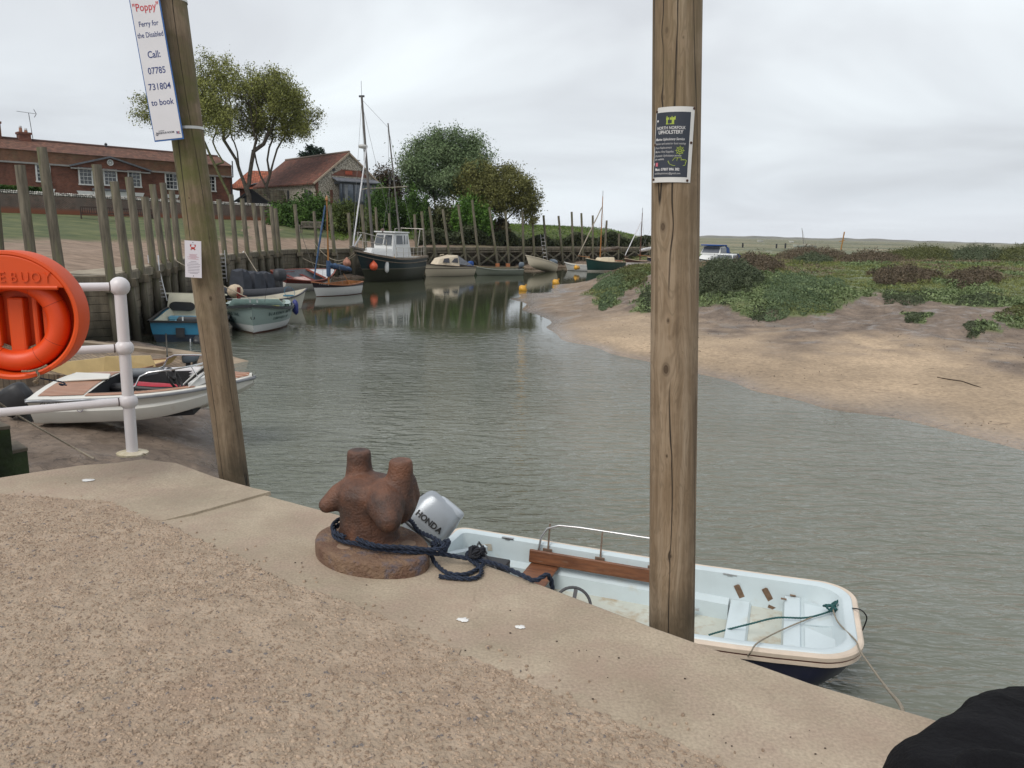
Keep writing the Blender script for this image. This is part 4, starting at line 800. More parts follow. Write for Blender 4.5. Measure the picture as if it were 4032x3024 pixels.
bench(1222, 918, 66, R(-4), 'silvery wooden slatted bench against the dark green bushes', 1.8)
bench(650*0+392, 870, 55, R(30), 'dark bench by the garden wall, left of two behind the tall posts', 2.2, True)
bench(545, 872, 62, R(35), 'dark bench by the garden wall, right of two behind the tall posts', 2.2, True)
# ------------------------------------------------------------------ boats
def hull_fn(L, B, fb_mid, fb_bow, fb_st, draft, tw=.8, tm=.45, bowp=2.2, flare=.8, rake=.35, bowdeep=1, streak=None):
    def sect(t, m=13, off=0.0, clink=0):
        if t < tm: b = B/2*(tw+(1-tw)*math.sin(t/tm*math.pi/2))
        else: q = (t-tm)/(1-tm); b = B/2*max(0, (1-q**bowp))
        b = max(.004, b-off)
        s = fb_mid+(fb_bow-fb_mid)*max(0, (t-tm)/(1-tm))**2+(fb_st-fb_mid)*max(0, (tm-t)/tm)**2
        k = -draft*(1-max(0, (t-.80)/.20)**2*.9*bowdeep)+off
        pts = []
        for j in range(m):
            a = j/(m-1)
            if clink and 0 < j < m-1:
                pass
            th = a*math.pi/2; fl = flare+(1.15-flare)*max(0, (t-.6)/.4)*0
            y = b*(math.cos(th)**fl); z = k+(s-k)*(1-math.sin(th)**1.15)
            q = max(0, (t-.5)/.5)       # sections turn V-shaped towards the stem
            yv = b*(1-a)**.8; zv = s+(k-s)*a; y = y*(1-q)+yv*q; z = z*(1-q*.8)+zv*q*.8
            if clink: y += .014*((j % 2) == 0)
            x = L*t-L/2 + rake*((z-k)/(s-k))*max(0, (t-.5)/.5)**2 - (rake*max(0, (t-.5)/.5)**2)*.6
            pts.append((x, y, z))
        return pts, b, s, k
    return sect
def make_hull(root, fn, hm, inm, gm, n=18, thick=.04, clink=0, gun=.05, floor=None, square_bow=False, t1=1.0, deck=None, gun_h=.05):
    m_ = 17 if clink else 11; ts = [i/(n-1)*t1 for i in range(n)]
    out = MB(); secs = []
    for t in ts:
        p, b, s, k = fn(t, m_, 0, clink); secs.append(p+[(x, -y, z) for x, y, z in reversed(p[:-1])])
    out.loft(secs, capA=True, capB=square_bow); h = out.build('hull', hm, root, smooth=40)
    if inm is not None:
        inn = MB(); si = []
        for t in ts:
            t2 = min(t, t1-.02); t2 = max(t2, .015); p, b, s, k = fn(t2, 11, thick, 0)
            fz = floor if floor is not None else -9
            p = [(x, y, max(z, fz)+(.0 if i else .0)) for i, (x, y, z) in enumerate(p)]
            si.append(p+[(x, -y, z) for x, y, z in reversed(p[:-1])])
        inn.loft(si, capA=True, capB=square_bow); inn.build('inner_hull', inm, root, smooth=50)
    if gm is not None:
        g = MB(); path = []
        for t in ts: p = fn(t, 5, -.012, 0)[0][0]; path.append(Vector(p)+Vector((0,0,.005)))
        if square_bow: full = path+[Vector((p.x, -p.y, p.z)) for p in reversed(path)]
        else: full = path[:-1]+[Vector((path[-1].x+.02, 0, path[-1].z))]+[Vector((p.x, -p.y, p.z)) for p in reversed(path[:-1])]
        full.append(full[0])
        vs = []
        for i, p in enumerate(full):
            a = full[max(0,i-1)]; c = full[min(len(full)-1,i+1)]; d = (c-a); d.z = 0
            if d.length < 1e-6: d = Vector((1,0,0))
            d.normalize(); nn = Vector((d.y, -d.x, 0))
            vs.append([p+nn*gun*.25+Vector((0,0,-gun_h)), p+nn*gun*.25+Vector((0,0,.01)), p-nn*gun+Vector((0,0,.01)), p-nn*gun+Vector((0,0,-gun_h))])
        g.loft(vs, closed=True); g.build('gunwale', gm, root, smooth=40)
    if deck is not None:
        t0, t2, dm, camber, drop = deck; d_ = MB(); sd_ = []
        k = 12
        for i in range(k):
            t = t0+(t2-t0)*i/(k-1); p = fn(min(t, t1), 3, .02, 0)[0][0]; y = p[1]
            sd_.append([(p[0], y*f, p[2]-drop+camber*(1-f*f)) for f in (1,.6,.2,-.2,-.6,-1)])
        d_.loft(sd_); d_.build('foredeck' if t0 > .3 else 'deck', dm, root, smooth=50)
    return h
def boat_root(name, label, cat, bow, stern, heel=0, trim=0, z=ZW, group=None):
    b_, s_ = Vector((bow[0], bow[1])), Vector((stern[0], stern[1])); c = (b_+s_)/2; a = math.atan2(b_.y-s_.y, b_.x-s_.x)
    M_ = Matrix.Rotation(a, 4, 'Z') @ Matrix.Rotation(trim, 4, 'Y') @ Matrix.Rotation(heel, 4, 'X')
    r = thing(name, label, cat, (c.x, c.y, z), 0, group); r.rotation_euler = M_.to_euler(); return r, (b_-s_).length
def thwart(root, fn, t, w, z, m_, name='thwart', inset=.05):
    p = fn(t, 11, inset, 0)[0]; y = max([q[1] for q in p if q[2] <= z+.05] or [p[0][1]*.8]); x = p[0][0]
    mb = MB(); mb.box((x, 0, z), (w, 2*y*.97, .035)); return mb.build(name, m_, root, bevel=.006)
def outboard(root, x, y, z, col, s=1.0, tilt=0, name='outboard_motor'):
    M_ = Matrix.Translation((x, y, z)) @ Matrix.Rotation(tilt, 4, 'Y')
    def tr(mb): mb.v = [tuple(M_ @ Vector(v)) for v in mb.v]; return mb
    c = MB(); c.loft([[(M_0[0]+a*s, b*s, zz*s) for a, b in ((-.30*k,-.10*k),(-.25*k,-.17*k),(.05*k,-.18*k),(.22*k,-.13*k),(.25*k,0),(.22*k,.13*k),(.05*k,.18*k),(-.25*k,.17*k),(-.30*k,.10*k),(-.32*k,0))] for M_0, zz, k in (((-.0,),.0,.8),((0,),.06,.98),((-.01,),.22,1.0),((-.02,),.38,.92),((-.03,),.44,.7),((-.04,),.46,.35))], closed=True, capA=True, capB=True)
    m_ = tr(c).build(name, col, root, smooth=50)
    lg = MB(); lg.box((-.08*s,0,-.25*s), (.16*s,.12*s,.6*s)); lg.box((-.06*s,0,-.62*s), (.26*s,.05*s,.2*s)); lg.lathe((-.05*s,0,-.72*s), [(.01,-.2*s),(.05*s,-.14*s),(.055*s,.1*s),(.03,.18*s)], 10, 'X'); tr(lg).build('drive_leg', DARK, m_)
    cl = MB(); cl.box((.16*s,0,-.12*s), (.12*s,.22*s,.28*s)); tr(cl).build('clamp', DARK, m_)
    return m_
def spar(root, a, b, r0, r1, m_, name='mast', n=8):
    mb = MB(); a, b = Vector(a), Vector(b); mb.tube([a.lerp(b, k/4) for k in range(5)], [r0+(r1-r0)*k/4 for k in range(5)], n); return mb.build(name, m_, root, smooth=60)
def stay(root, a, b, r=.008, name='stay', m_=None, sag=0):
    mb = MB(); a, b = Vector(a), Vector(b); mb.tube([a.lerp(b, k/6)-Vector((0,0,sag*(1-(2*k/6-1)**2))) for k in range(7)], r, 4); return mb.build(name, m_ or mat('wire', (.16,.16,.16), .5), root)
def rope(a, b, label, r=.018, sag=.4, m_=None, pts=None, name='mooring_line'):
    mb = MB()
    if pts is None:
        a, b = Vector(a), Vector(b); pts = [a.lerp(b, k/10)-Vector((0,0,sag*(1-(2*k/10-1)**2))) for k in range(11)]
    mb.tube(pts, r, 5); return tag(mb.build(name, m_ or ROPE, smooth=60), label, 'rope', 'mooring lines in the harbour')
def fender(p, r, m_, label, kind='ball', group='fenders hung on boats', line=None):
    o = MB()
    if kind == 'ball': o.lathe((0,0,0), [(r*.05,-r),(r*.45,-r*.9),(r*.82,-r*.58),(r,-.05*r),(r*.92,r*.42),(r*.6,r*.85),(r*.28,r*1.15),(r*.16,r*1.35),(.02,r*1.38)], 18)
    else: o.lathe((0,0,0), [(.02,-r*2.9),(r*.4,-r*2.7),(r*.95,-r*2.1),(r,-r),(r,r*1.3),(r*.8,r*2),(r*.35,r*2.7),(.02,r*2.8)], 14)
    rt = o.build('fender', m_, smooth=60, loc=p); tag(rt, label, 'fender', group)
    if line: l = MB(); l.tube([(0,0,r*1.2 if kind == 'ball' else r*2.7), (0,0,line)], .012, 4); l.build('lanyard', ROPE, rt)
    return rt
ORANGE = mat('orange_float', (.62,.10,.04), .45, var=.12, col3=(.38,.12,.07), c3=(.6,.8,3)); YELLOW = mat('yellow_float', (.60,.31,.03), .45, var=.08); PINK = mat('faded_pink_float', (.34,.16,.11), .7, var=.3, scale=5)
SPARWOOD = mat('varnished_spar', (.30,.13,.035), .35, var=.2, stretch=(1,1,.3)); GREYSPAR = mat('grey_spar', (.13,.12,.11), .6, var=.3, stretch=(4,4,.5)); BROWNSPAR = mat('brown_spar', (.10,.045,.03), .5, var=.3)
SAILCOVER = mat('blue_sail_cover', (.035,.075,.15), .8, var=.35, scale=5, bump=.8, bscale=8); BROWNSAIL = mat('tan_sailcloth', (.12,.095,.075), .85, var=.3, bump=.8, bscale=7); WHITESAIL = mat('white_sailcloth', (.52,.52,.52), .8, var=.1, bump=.6, bscale=8)
GREYIN = mat('grey_inside_paint', (.20,.22,.24), .6, var=.15); REDWOOD = mat('red_brown_paint', (.16,.03,.022), .45, var=.25); BLUECANVAS = mat('blue_canvas', (.012,.06,.24), .7, var=.2)
def bundle(root, a, b, r, m_, name='sail', lumps=7):
    a, b = Vector(a), Vector(b); k = 14; mb = MB(); mb.tube([a.lerp(b, i/k)+Vector((0,0,.02*math.sin(i*1.7))) for i in range(k+1)], [r*(.55+.45*math.sin(math.pi*(.15+.8*i/k)))*(1+.13*math.sin(i*2.1)) for i in range(k+1)], 9); return mb.build(name, m_, root, smooth=50)
# 1 -- blue-hulled open boat moored stern-on beside the wall
def blue_boat():
    stern = P(738, 1345, ZW); bow = (stern.x-1.5, stern.y+4.8)
    r, L = boat_root('fishing_boat', 'white open boat with blue transom and black seat cushion beside the timber wall', 'boat', bow, stern, R(1.5))
    fn = hull_fn(5.0, 2.25, .62, .95, .66, .3, tw=.97, bowp=3.2, flare=.45)
    make_hull(r, fn, band_mat('blue_hull_paint', [(-2,(.015,.03,.055)),(.22,(.03,.20,.33))], dirt=.35), mat('cream_grp', (.60,.58,.46), .4, var=.08, col3=(.40,.37,.27), c3=(.58,.75,2)), mat('black_rubbing_strip', (.02,.02,.02), .5), floor=.12, thick=.10, gun=.07)
    mb = MB(); mb.prism([(1.2,-1.1,.15),(1.2,1.1,.15),(1.35,.95,1.22),(1.35,-.95,1.22)], (.06,0,0)); bh = mb.build('bulkhead', mat('cream_grp'), r)
    mb = MB(); mb.prism([(1.35,-1.05,1.2),(1.35,1.05,1.2),(2.3,.45,1.12),(2.3,-.45,1.12)], (0,0,.06)); mb.build('foredeck', mat('cream_grp'), r)
    mb = MB(); pts = [(1.16, .5+ (.22*math.cos(a)+(.22 if math.cos(a) > 0 else -.22)), .78+.17*math.sin(a)) for a in [k*math.pi/8 for k in range(16)]]; mb.prism(pts, (.03,0,0)); mb.build('cuddy_opening', BLACK, bh)
    mb = MB(); mb.box((.75,.45,.42), (.5,.9,.08)); mb.box((.75,.45,.25), (.45,.85,.3)); mb.build('side_seat', mat('pale_blue_paint', (.12,.33,.48), .5), r)
    mb = MB(); mb.box((.55,-.45,.5), (.45,.55,.75)); mb.build('helm_console', mat('cream_grp'), r, bevel=.03)
    mb = MB(); mb.box((-.15,-.5,.62), (.4,.5,.09)); mb.build('seat_cushion', BLACK, r, bevel=.03)
    mb = MB(); mb.lathe((.05,-.48,1.0), [(.23,-.04),(.25,0),(.23,.04)], 16, 'X'); mb.build('seat_back', BLACK, r, smooth=40)
    mb = MB(); mb.torus((.0,-.48,1.05), .27, .02, Matrix(((0,0,1),(1,0,0),(0,1.35,0))), 20, 6, 0, math.pi); mb.tube([(0,-.21,1.05),(-.05,-.21,.35)], .02, 6); mb.tube([(0,-.75,1.05),(-.05,-.75,.35)], .02, 6); mb.build('seat_frame', STEEL, r)
    mb = MB(); mb.box((-1.35,-.25,.60), (.65,1.3,.12)); cu = mb.build('stern_cushion', BLACK, r, bevel=.05); mb = MB(); mb.box((-1.4,-.25,.36), (.75,1.5,.36)); mb.build('stern_locker', mat('pale_blue_paint'), r)
    for y in (-.75, .2): mb = MB(); mb.tube([(-1.72,y,.5),(-1.72,y,.72)], .025, 6); mb.build('cushion_stay', WHITE, r)
    mb = MB(); mb.box((-2.56,.2,.3), (.08,.26,.3)); mb.build('transom_pad', DARK, r)
    outboard(r, -2.75, -.35, -.15, DARK, .85, R(-20)); 
    for y in (-.62, -.1): mb = MB(); mb.tube([(-2.6,y,.1),(-2.72,y,-.25),(-2.62,y,-.45)], .03, 6); mb.build('bracket', STEEL, r)
    rope((stern.x-.5, stern.y-.4, -1.9), PY(515, 1160, 5.1)*0+Vector((-6.6, 14.5, -.95)), 'thin dark line from the blue transom up past the white railing', .02, .25, mat('dark_line', (.05,.045,.035), .9))
blue_boat()
# 2 -- grey-green launch, bow on
def launch():
    b_ = P(997, 1318, ZW); r, L = boat_root('work_launch', 'grey-green launch seen bow-on with dark lettering on both bows and a white boot line', 'boat', b_, (b_.x-1.15, b_.y+4.8))
    fn = hull_fn(4.9, 2.45, .78, 1.06, .70, .28, tw=.80, bowp=3.0, flare=.5, rake=.25)
    make_hull(r, fn, band_mat('grey_green_hull', [(-2,(.10,.03,.02)),(.05,(.62,.64,.63)),(.30,(.27,.345,.325))], dirt=.12), mat('grey_green_inside', (.26,.33,.31), .5, var=.12), mat('dark_fender_strip', (.03,.035,.04), .5), floor=.2, thick=.12, gun=.06, gun_h=.09, deck=(.62,.985,mat('pale_grey_green_deck', (.36,.44,.42), .45, var=.1),.06,.02))
    gm = mat('pale_grey_green_deck')
    for s_ in (-1, 1):
        mb = MB(); ps = [Vector(fn(t, 3, .10, 0)[0][0]) for t in (.02,.15,.3,.45,.6)]
        mb.loft([[(p.x, s_*(p.y+.06), p.z), (p.x, s_*(p.y+.04), p.z+.10), (p.x, s_*(p.y-.14), p.z+.10), (p.x, s_*(p.y-.14), p.z-.1)] for p in ps]); mb.build('side_deck', gm, r, smooth=30)
    mb = MB(); mb.prism([(.55,-1.0,.85),(.55,1.0,.85),(.9,.8,1.12),(.9,-.8,1.12)], (.12,0,0)); mb.build('coaming', gm, r)
    mb = MB(); mb.tube([(1.4,.35,1.05),(1.35,.42,1.55)], .008, 4); mb.build('whip_aerial', DARK, r)
    for y in (-.12, .12): mb = MB(); mb.box((1.75,y,1.13), (.06,.05,.14)); mb.box((1.75,y,1.19), (.2,.06,.03)); mb.build('cleat', STEEL, r)
    mb = MB(); mb.torus((2.39,0,.58), .06, .016, Matrix(((0,0,1),(1,0,0),(0,1,0))), 12, 5); mb.build('bow_eye', DARK, r)
    mb = MB(); mb.tube([(2.32,0,.28),(2.22,0,-.02)], .025, 6); mb.build('stem_band', DARK, r)
    mb = MB(); mb.box((-1.9,.5,.72), (.3,.3,.3)); mb.build('bait_box', mat('yellow_bits', (.55,.5,.15), .7, var=.5, scale=12), r)
    tm_ = mat('lettering_dark_green', (.02,.05,.05), .6)
    for s_ in (-1, 1):
        for txt, sz, tt, zz in (('BLAKENEY MARINE', .165, .76, .66), ('SERVICES LTD', .135, .76, .48)):
            # lay the lettering along the flaring bow, letter by letter
            n = len(txt); span = .92 if 'BLAK' in txt else .58
            for i, ch in enumerate(txt):
                if ch == ' ': continue
                u = (i-(n-1)/2)/n*span; t = tt-.02+u*.34*(-1 if s_ > 0 else 1)
                def on(t, z):
                    p = fn(t, 25, 0, 0)[0]; q = min(p, key=lambda a: abs(a[2]-z)); return Vector((q[0], s_*q[1], z))
                p0 = on(t, zz); d = on(t+.02, zz)-on(t-.02, zz); d = -d if s_ > 0 else d; up = on(t, zz+.1)-on(t, zz-.1)
                if s_ > 0: pass
                Mx = basis(p0, d if s_ < 0 else d, up); nn = Vector((Mx[0][2], Mx[1][2], Mx[2][2])); Mx = Matrix.Translation(nn*.012) @ Mx
                text_mesh('lettering', ch, sz, tm_, r, Mx, bold=.02, sx=.9)
    for k in range(3): 
        p = Vector(fn(.34-.07*k, 3, 0, 0)[0][0]); q = r.matrix_basis @ Vector((p.x, p.y+.13, p.z-.14)); fender(q, .10, mat('navy_fender', (.02,.03,.16), .5), f'{["foremost","middle","aftmost"][k]} small navy fender in the cluster on the grey-green launch', 'cyl')
launch()
# 3 -- white dinghy with a cloth-wrapped outboard
def clinker_like(name, label, bow, stern, B, bands, inner, gun, fb=(.5,.8,.55), draft=.2, heel=0, trim=0, clink=1, z=ZW, cat='boat', tw=.7, floor=.02, seats=(.25,.5,.72), seatm=None, matname=None, thick=.03, gunw=.045, flare=.7, bowp=2.3, cove=None, group=None):
    r, L = boat_root(name, label, cat, bow, stern, heel, trim, z, group); fn = hull_fn(L, B, fb[0], fb[1], fb[2], draft, tw=tw, flare=flare, bowp=bowp)
    make_hull(r, fn, band_mat(matname or name+'_hull', bands, dirt=.15), inner, gun, clink=clink, floor=floor, thick=thick, gun=gunw)
    for t in seats: thwart(r, fn, t, .24, fb[0]*.62, seatm or gun)
    return r, fn, L
r, fn, L = clinker_like('dinghy', 'plain white dinghy with dark stripe and cloth-wrapped outboard behind the grey-green launch', (-9.9,36.4), (-12.1,33.4), 1.6, [(-2,(.16,.04,.025)),(-.02,(.62,.60,.52))], mat('dinghy_inside', (.50,.47,.38), .5, var=.1), mat('dark_stripe', (.06,.06,.07), .5), clink=0, seats=(.3,.68), seatm=mat('white_paint'), matname='cream_white_hull', fb=(.58,.92,.6))
mb = MB(); mb.ball((0,0,0), .36, 12, (1,.8,.85)); o = mb.build('outboard_motor', mat('canvas_wrap', (.55,.45,.33), .85, var=.2, bump=1, bscale=5), r, smooth=60); o.location = (-L/2+.1,.1,.95); mb = MB(); mb.beam((-L/2-.02,-.3,.45), (-L/2+.02,-.3,1.15), .12, .08); mb.beam((-L/2-.1,-.3,.8), (-L/2+.35,-.3,.75), .08, .06); mb.build('rudder_head', REDWOOD, r)
mb = MB(); mb.torus((L/2-.75,.1,.75), .28, .012, Matrix.Rotation(R(70), 3, 'X'), 20, 5); mb.torus((L/2-.9,0,.62), .22, .03, None, 16, 6); mb.build('blue_rope', mat('blue_rope', (.05,.15,.22), .9), r)
# 4 -- inflatable
def rib():
    r, L = boat_root('inflatable_boat', 'black inflatable boat with yellow hull and black seat covers against the plank wall', 'boat', (-13.6,34.6), (-12.15,39.9))
    tube_m = mat('black_hypalon', (.028,.03,.036), .55, var=.2); k = 16; pts = []
    for i in range(k+1):
        t = i/k
        if t < .5: u = t/.5; pts.append((-L/2+L*.72*u, .82, .55+.06*u))
        else: pass
    half = [(-L/2,.82,.52),(-L/4,.84,.52),(0,.84,.55),(L/4,.76,.6),(L*.38,.5,.7),(L*.46,.2,.8)]; full = half+[(x, -y, z) for x, y, z in reversed(half)]
    cr = []
    for i in range(len(full)-1):
        for j in range(4): cr.append(Vector(full[i]).lerp(Vector(full[i+1]), j/4))
    cr.append(Vector(full[-1])); cr = [cr[0]]+[(cr[i-1]+cr[i]*2+cr[i+1])/4 for i in range(1, len(cr)-1)]+[cr[-1]]
    mb = MB(); rs = [.27]*len(cr); rs[0] = .1; rs[-1] = .1; rs[1] = rs[-2] = .22; mb.tube(cr, rs, 14); mb.build('buoyancy_tube', tube_m, r, smooth=60)
    fn = hull_fn(L, 1.5, .4, .62, .4, .2, bowp=2.5); make_hull(r, fn, mat('yellow_hull', (.36,.26,.02), .45, var=.2), mat('grey_deck', (.10,.10,.11), .7), None, floor=.1)
    mb = MB(); mb.prism([( .9+.34*math.cos(a), -1.085+.0*a, .62+.1*math.sin(a)) for a in [j*math.pi/8 for j in range(16)]], (0,-.02,0)); bd = mb.build('name_badge', mat('badge_yellow', (.55,.36,.04), .5), r)
    text_mesh('lettering', 'HUMBER', .14, BLACK, bd, basis((.9,-1.112,.62), (1,0,0), (0,0,1)), bold=.02)
    cov = mat('charcoal_cover', (.035,.04,.052), .8, var=.3, scale=2, bump=1, bscale=4)
    for x, w, h, n_ in ((.5,.75,1.5,'console_cover'),(-.55,1.0,1.35,'seat_cover'),(-1.5,.7,1.3,'seat_cover')):
        b_ = MB(); b_.loft([[(x+w/2*a*s, .42*b*s, z+.06*math.sin(a*5+b*3+z*4)) for a, b in ((-1,-1),(-.3,-1.08),(.4,-.92),(1,-1),(1.05,0),(1,1),(.2,1.05),(-.5,.95),(-1,1),(-.95,0))] for z, s in ((.15,1.1),(.5,1.0),(h*.85,.85),(h+.15,.7),(h+.2,.3))], closed=True, capB=True); b_.build(n_, cov, r, smooth=35)
    oc = outboard(r, -L/2-.05, 0, 1.0, tube_m, 1.35)
rib()
# 5 -- red and white clinker boat dried out on the mud
b_ = P(1288, 1150, ZW); stern = Vector((-14.0, 45.6)); bow = Vector((-11.6, 49.0))
r, fn, L = clinker_like('clinker_boat', 'white clinker boat with dark red top strake and grey inside lying heeled on the mud', bow, stern, 2.15, [(-2,(.62,.60,.56)),(.52,(.10,.018,.016))], GREYIN, mat('red_gunwale', (.26,.075,.05), .45), heel=R(15), z=-2.0, fb=(.75,1.05,.85), draft=.32, seats=(.32,.58), seatm=REDWOOD, matname='white_red_hull')
mb = MB(); mb.beam((-L/2-.12,0,-.2), (-L/2-.06,0,1.05), .09, .22); mb.build('rudder', REDWOOD, r); spar(r, (-L/2,0,.95), (-L/2+1.2,.1,.95), .03, .02, REDWOOD, 'tiller')
mb = MB(); mb.box((-.4,-.15,.42), (.8,.7,.3)); mb.build('engine_box', mat('faded_red_white', (.45,.30,.27), .6, var=.4, scale=4), r)
mb = MB(); ps = [Vector(fn(t, 3, .05, 0)[0][0]) for t in (.66,.78,.9,.97)]; mb.loft([[(p.x,p.y,p.z-.02),(p.x,0,p.z+.05),(p.x,-p.y,p.z-.02)] for p in ps]); mb.build('foredeck', mat('grey_white', (.42,.43,.44), .5), r)
mb = MB(); p = ps[0]; mb.box((p.x,0,p.z+.02), (.07,2*p.y,.1)); mb.build('coaming', mat('red_gunwale'), r)
# 6 -- white sailing dinghy with blue sail cover
def selkie():
    r, fn, L = clinker_like('sailing_dinghy', 'white clinker sailing dinghy with blue sail cover on an orange varnished mast', (-11.0,42.4), (-9.35,45.6), 1.55, [(-2,(.12,.035,.02)),(.02,(.64,.64,.63)),(.50,(.03,.022,.03))], mat('varnished_inside', (.26,.115,.04), .5, var=.25, scale=5), mat('orange_brown_gunwale', (.33,.13,.06), .4), fb=(.62,.85,.72), seatm=mat('varnished_inside'), matname='white_clinker_hull', draft=.22)
    mx = .55; top = 5.2; spar(r, (mx,0,.1), (mx+.0,0,top), .055, .04, SPARWOOD); mb = MB(); mb.lathe((mx,0,top), [(.06,0),(.09,.05),(.07,.15),(.02,.3)], 8); mb.build('masthead', SPARWOOD, r)
    bundle(r, (mx+.12,-.02,top-.25), (L/2-.05,0,1.0), .055, SAILCOVER, 'furled_jib'); spar(r, (mx,0,1.55), (-L/2+.4,-.1,1.3), .03, .025, SPARWOOD, 'boom'); bundle(r, (mx,0,1.7), (-L/2+.3,-.1,1.38), .17, SAILCOVER, 'sail_cover')
    mb = MB(); mb.box((mx,0,1.5), (.2,.2,.9)); mb.build('mast_cover', SAILCOVER, r, bevel=.05)
    spar(r, (-.9,.35,.5), (-.6,.1,1.2), .02, .02, SPARWOOD, 'crutch'); stay(r, (mx,0,top-.1), (mx-.3,.75,.65)); stay(r, (mx,0,top-.1), (mx-.3,-.75,.65))
    p0 = Vector(fn(.88, 25, 0, 1)[0][2]); d = Vector(fn(.86, 25, 0, 1)[0][2])-Vector(fn(.9, 25, 0, 1)[0][2])
    for i, ch in enumerate('SELKIE'):
        t = .92-.022*i; q = fn(t, 9, 0, 0)[0]; q0 = Vector((q[0][0],-q[0][1],q[0][2])); q1 = Vector(fn(t-.02, 9, 0, 0)[0][0]); q1.y *= -1; dn = Vector((q[1][0],-q[1][1],q[1][2]))
        # seen from the camera the port side faces us: local +y or -y picked below
        for s_ in (1,):
            a = Vector((q0.x, -q0.y, q0.z)); c_ = Vector((q1.x, -q1.y, q1.z)); e = Vector((dn.x, -dn.y, dn.z)); pos = a.lerp(e, .42)+Vector((0,.035,0)); Mx = basis(pos, c_-a, a-e)
            text_mesh('lettering', ch, .13, WHITE, r, Mx, bold=.03)
    fender(r.matrix_basis @ Vector((-.5,-.80,.32)), .06, mat('navy_fender'), 'slim navy fender hanging on the white dinghy with the blue sail cover', 'cyl', line=.35)
    return r
selkie()
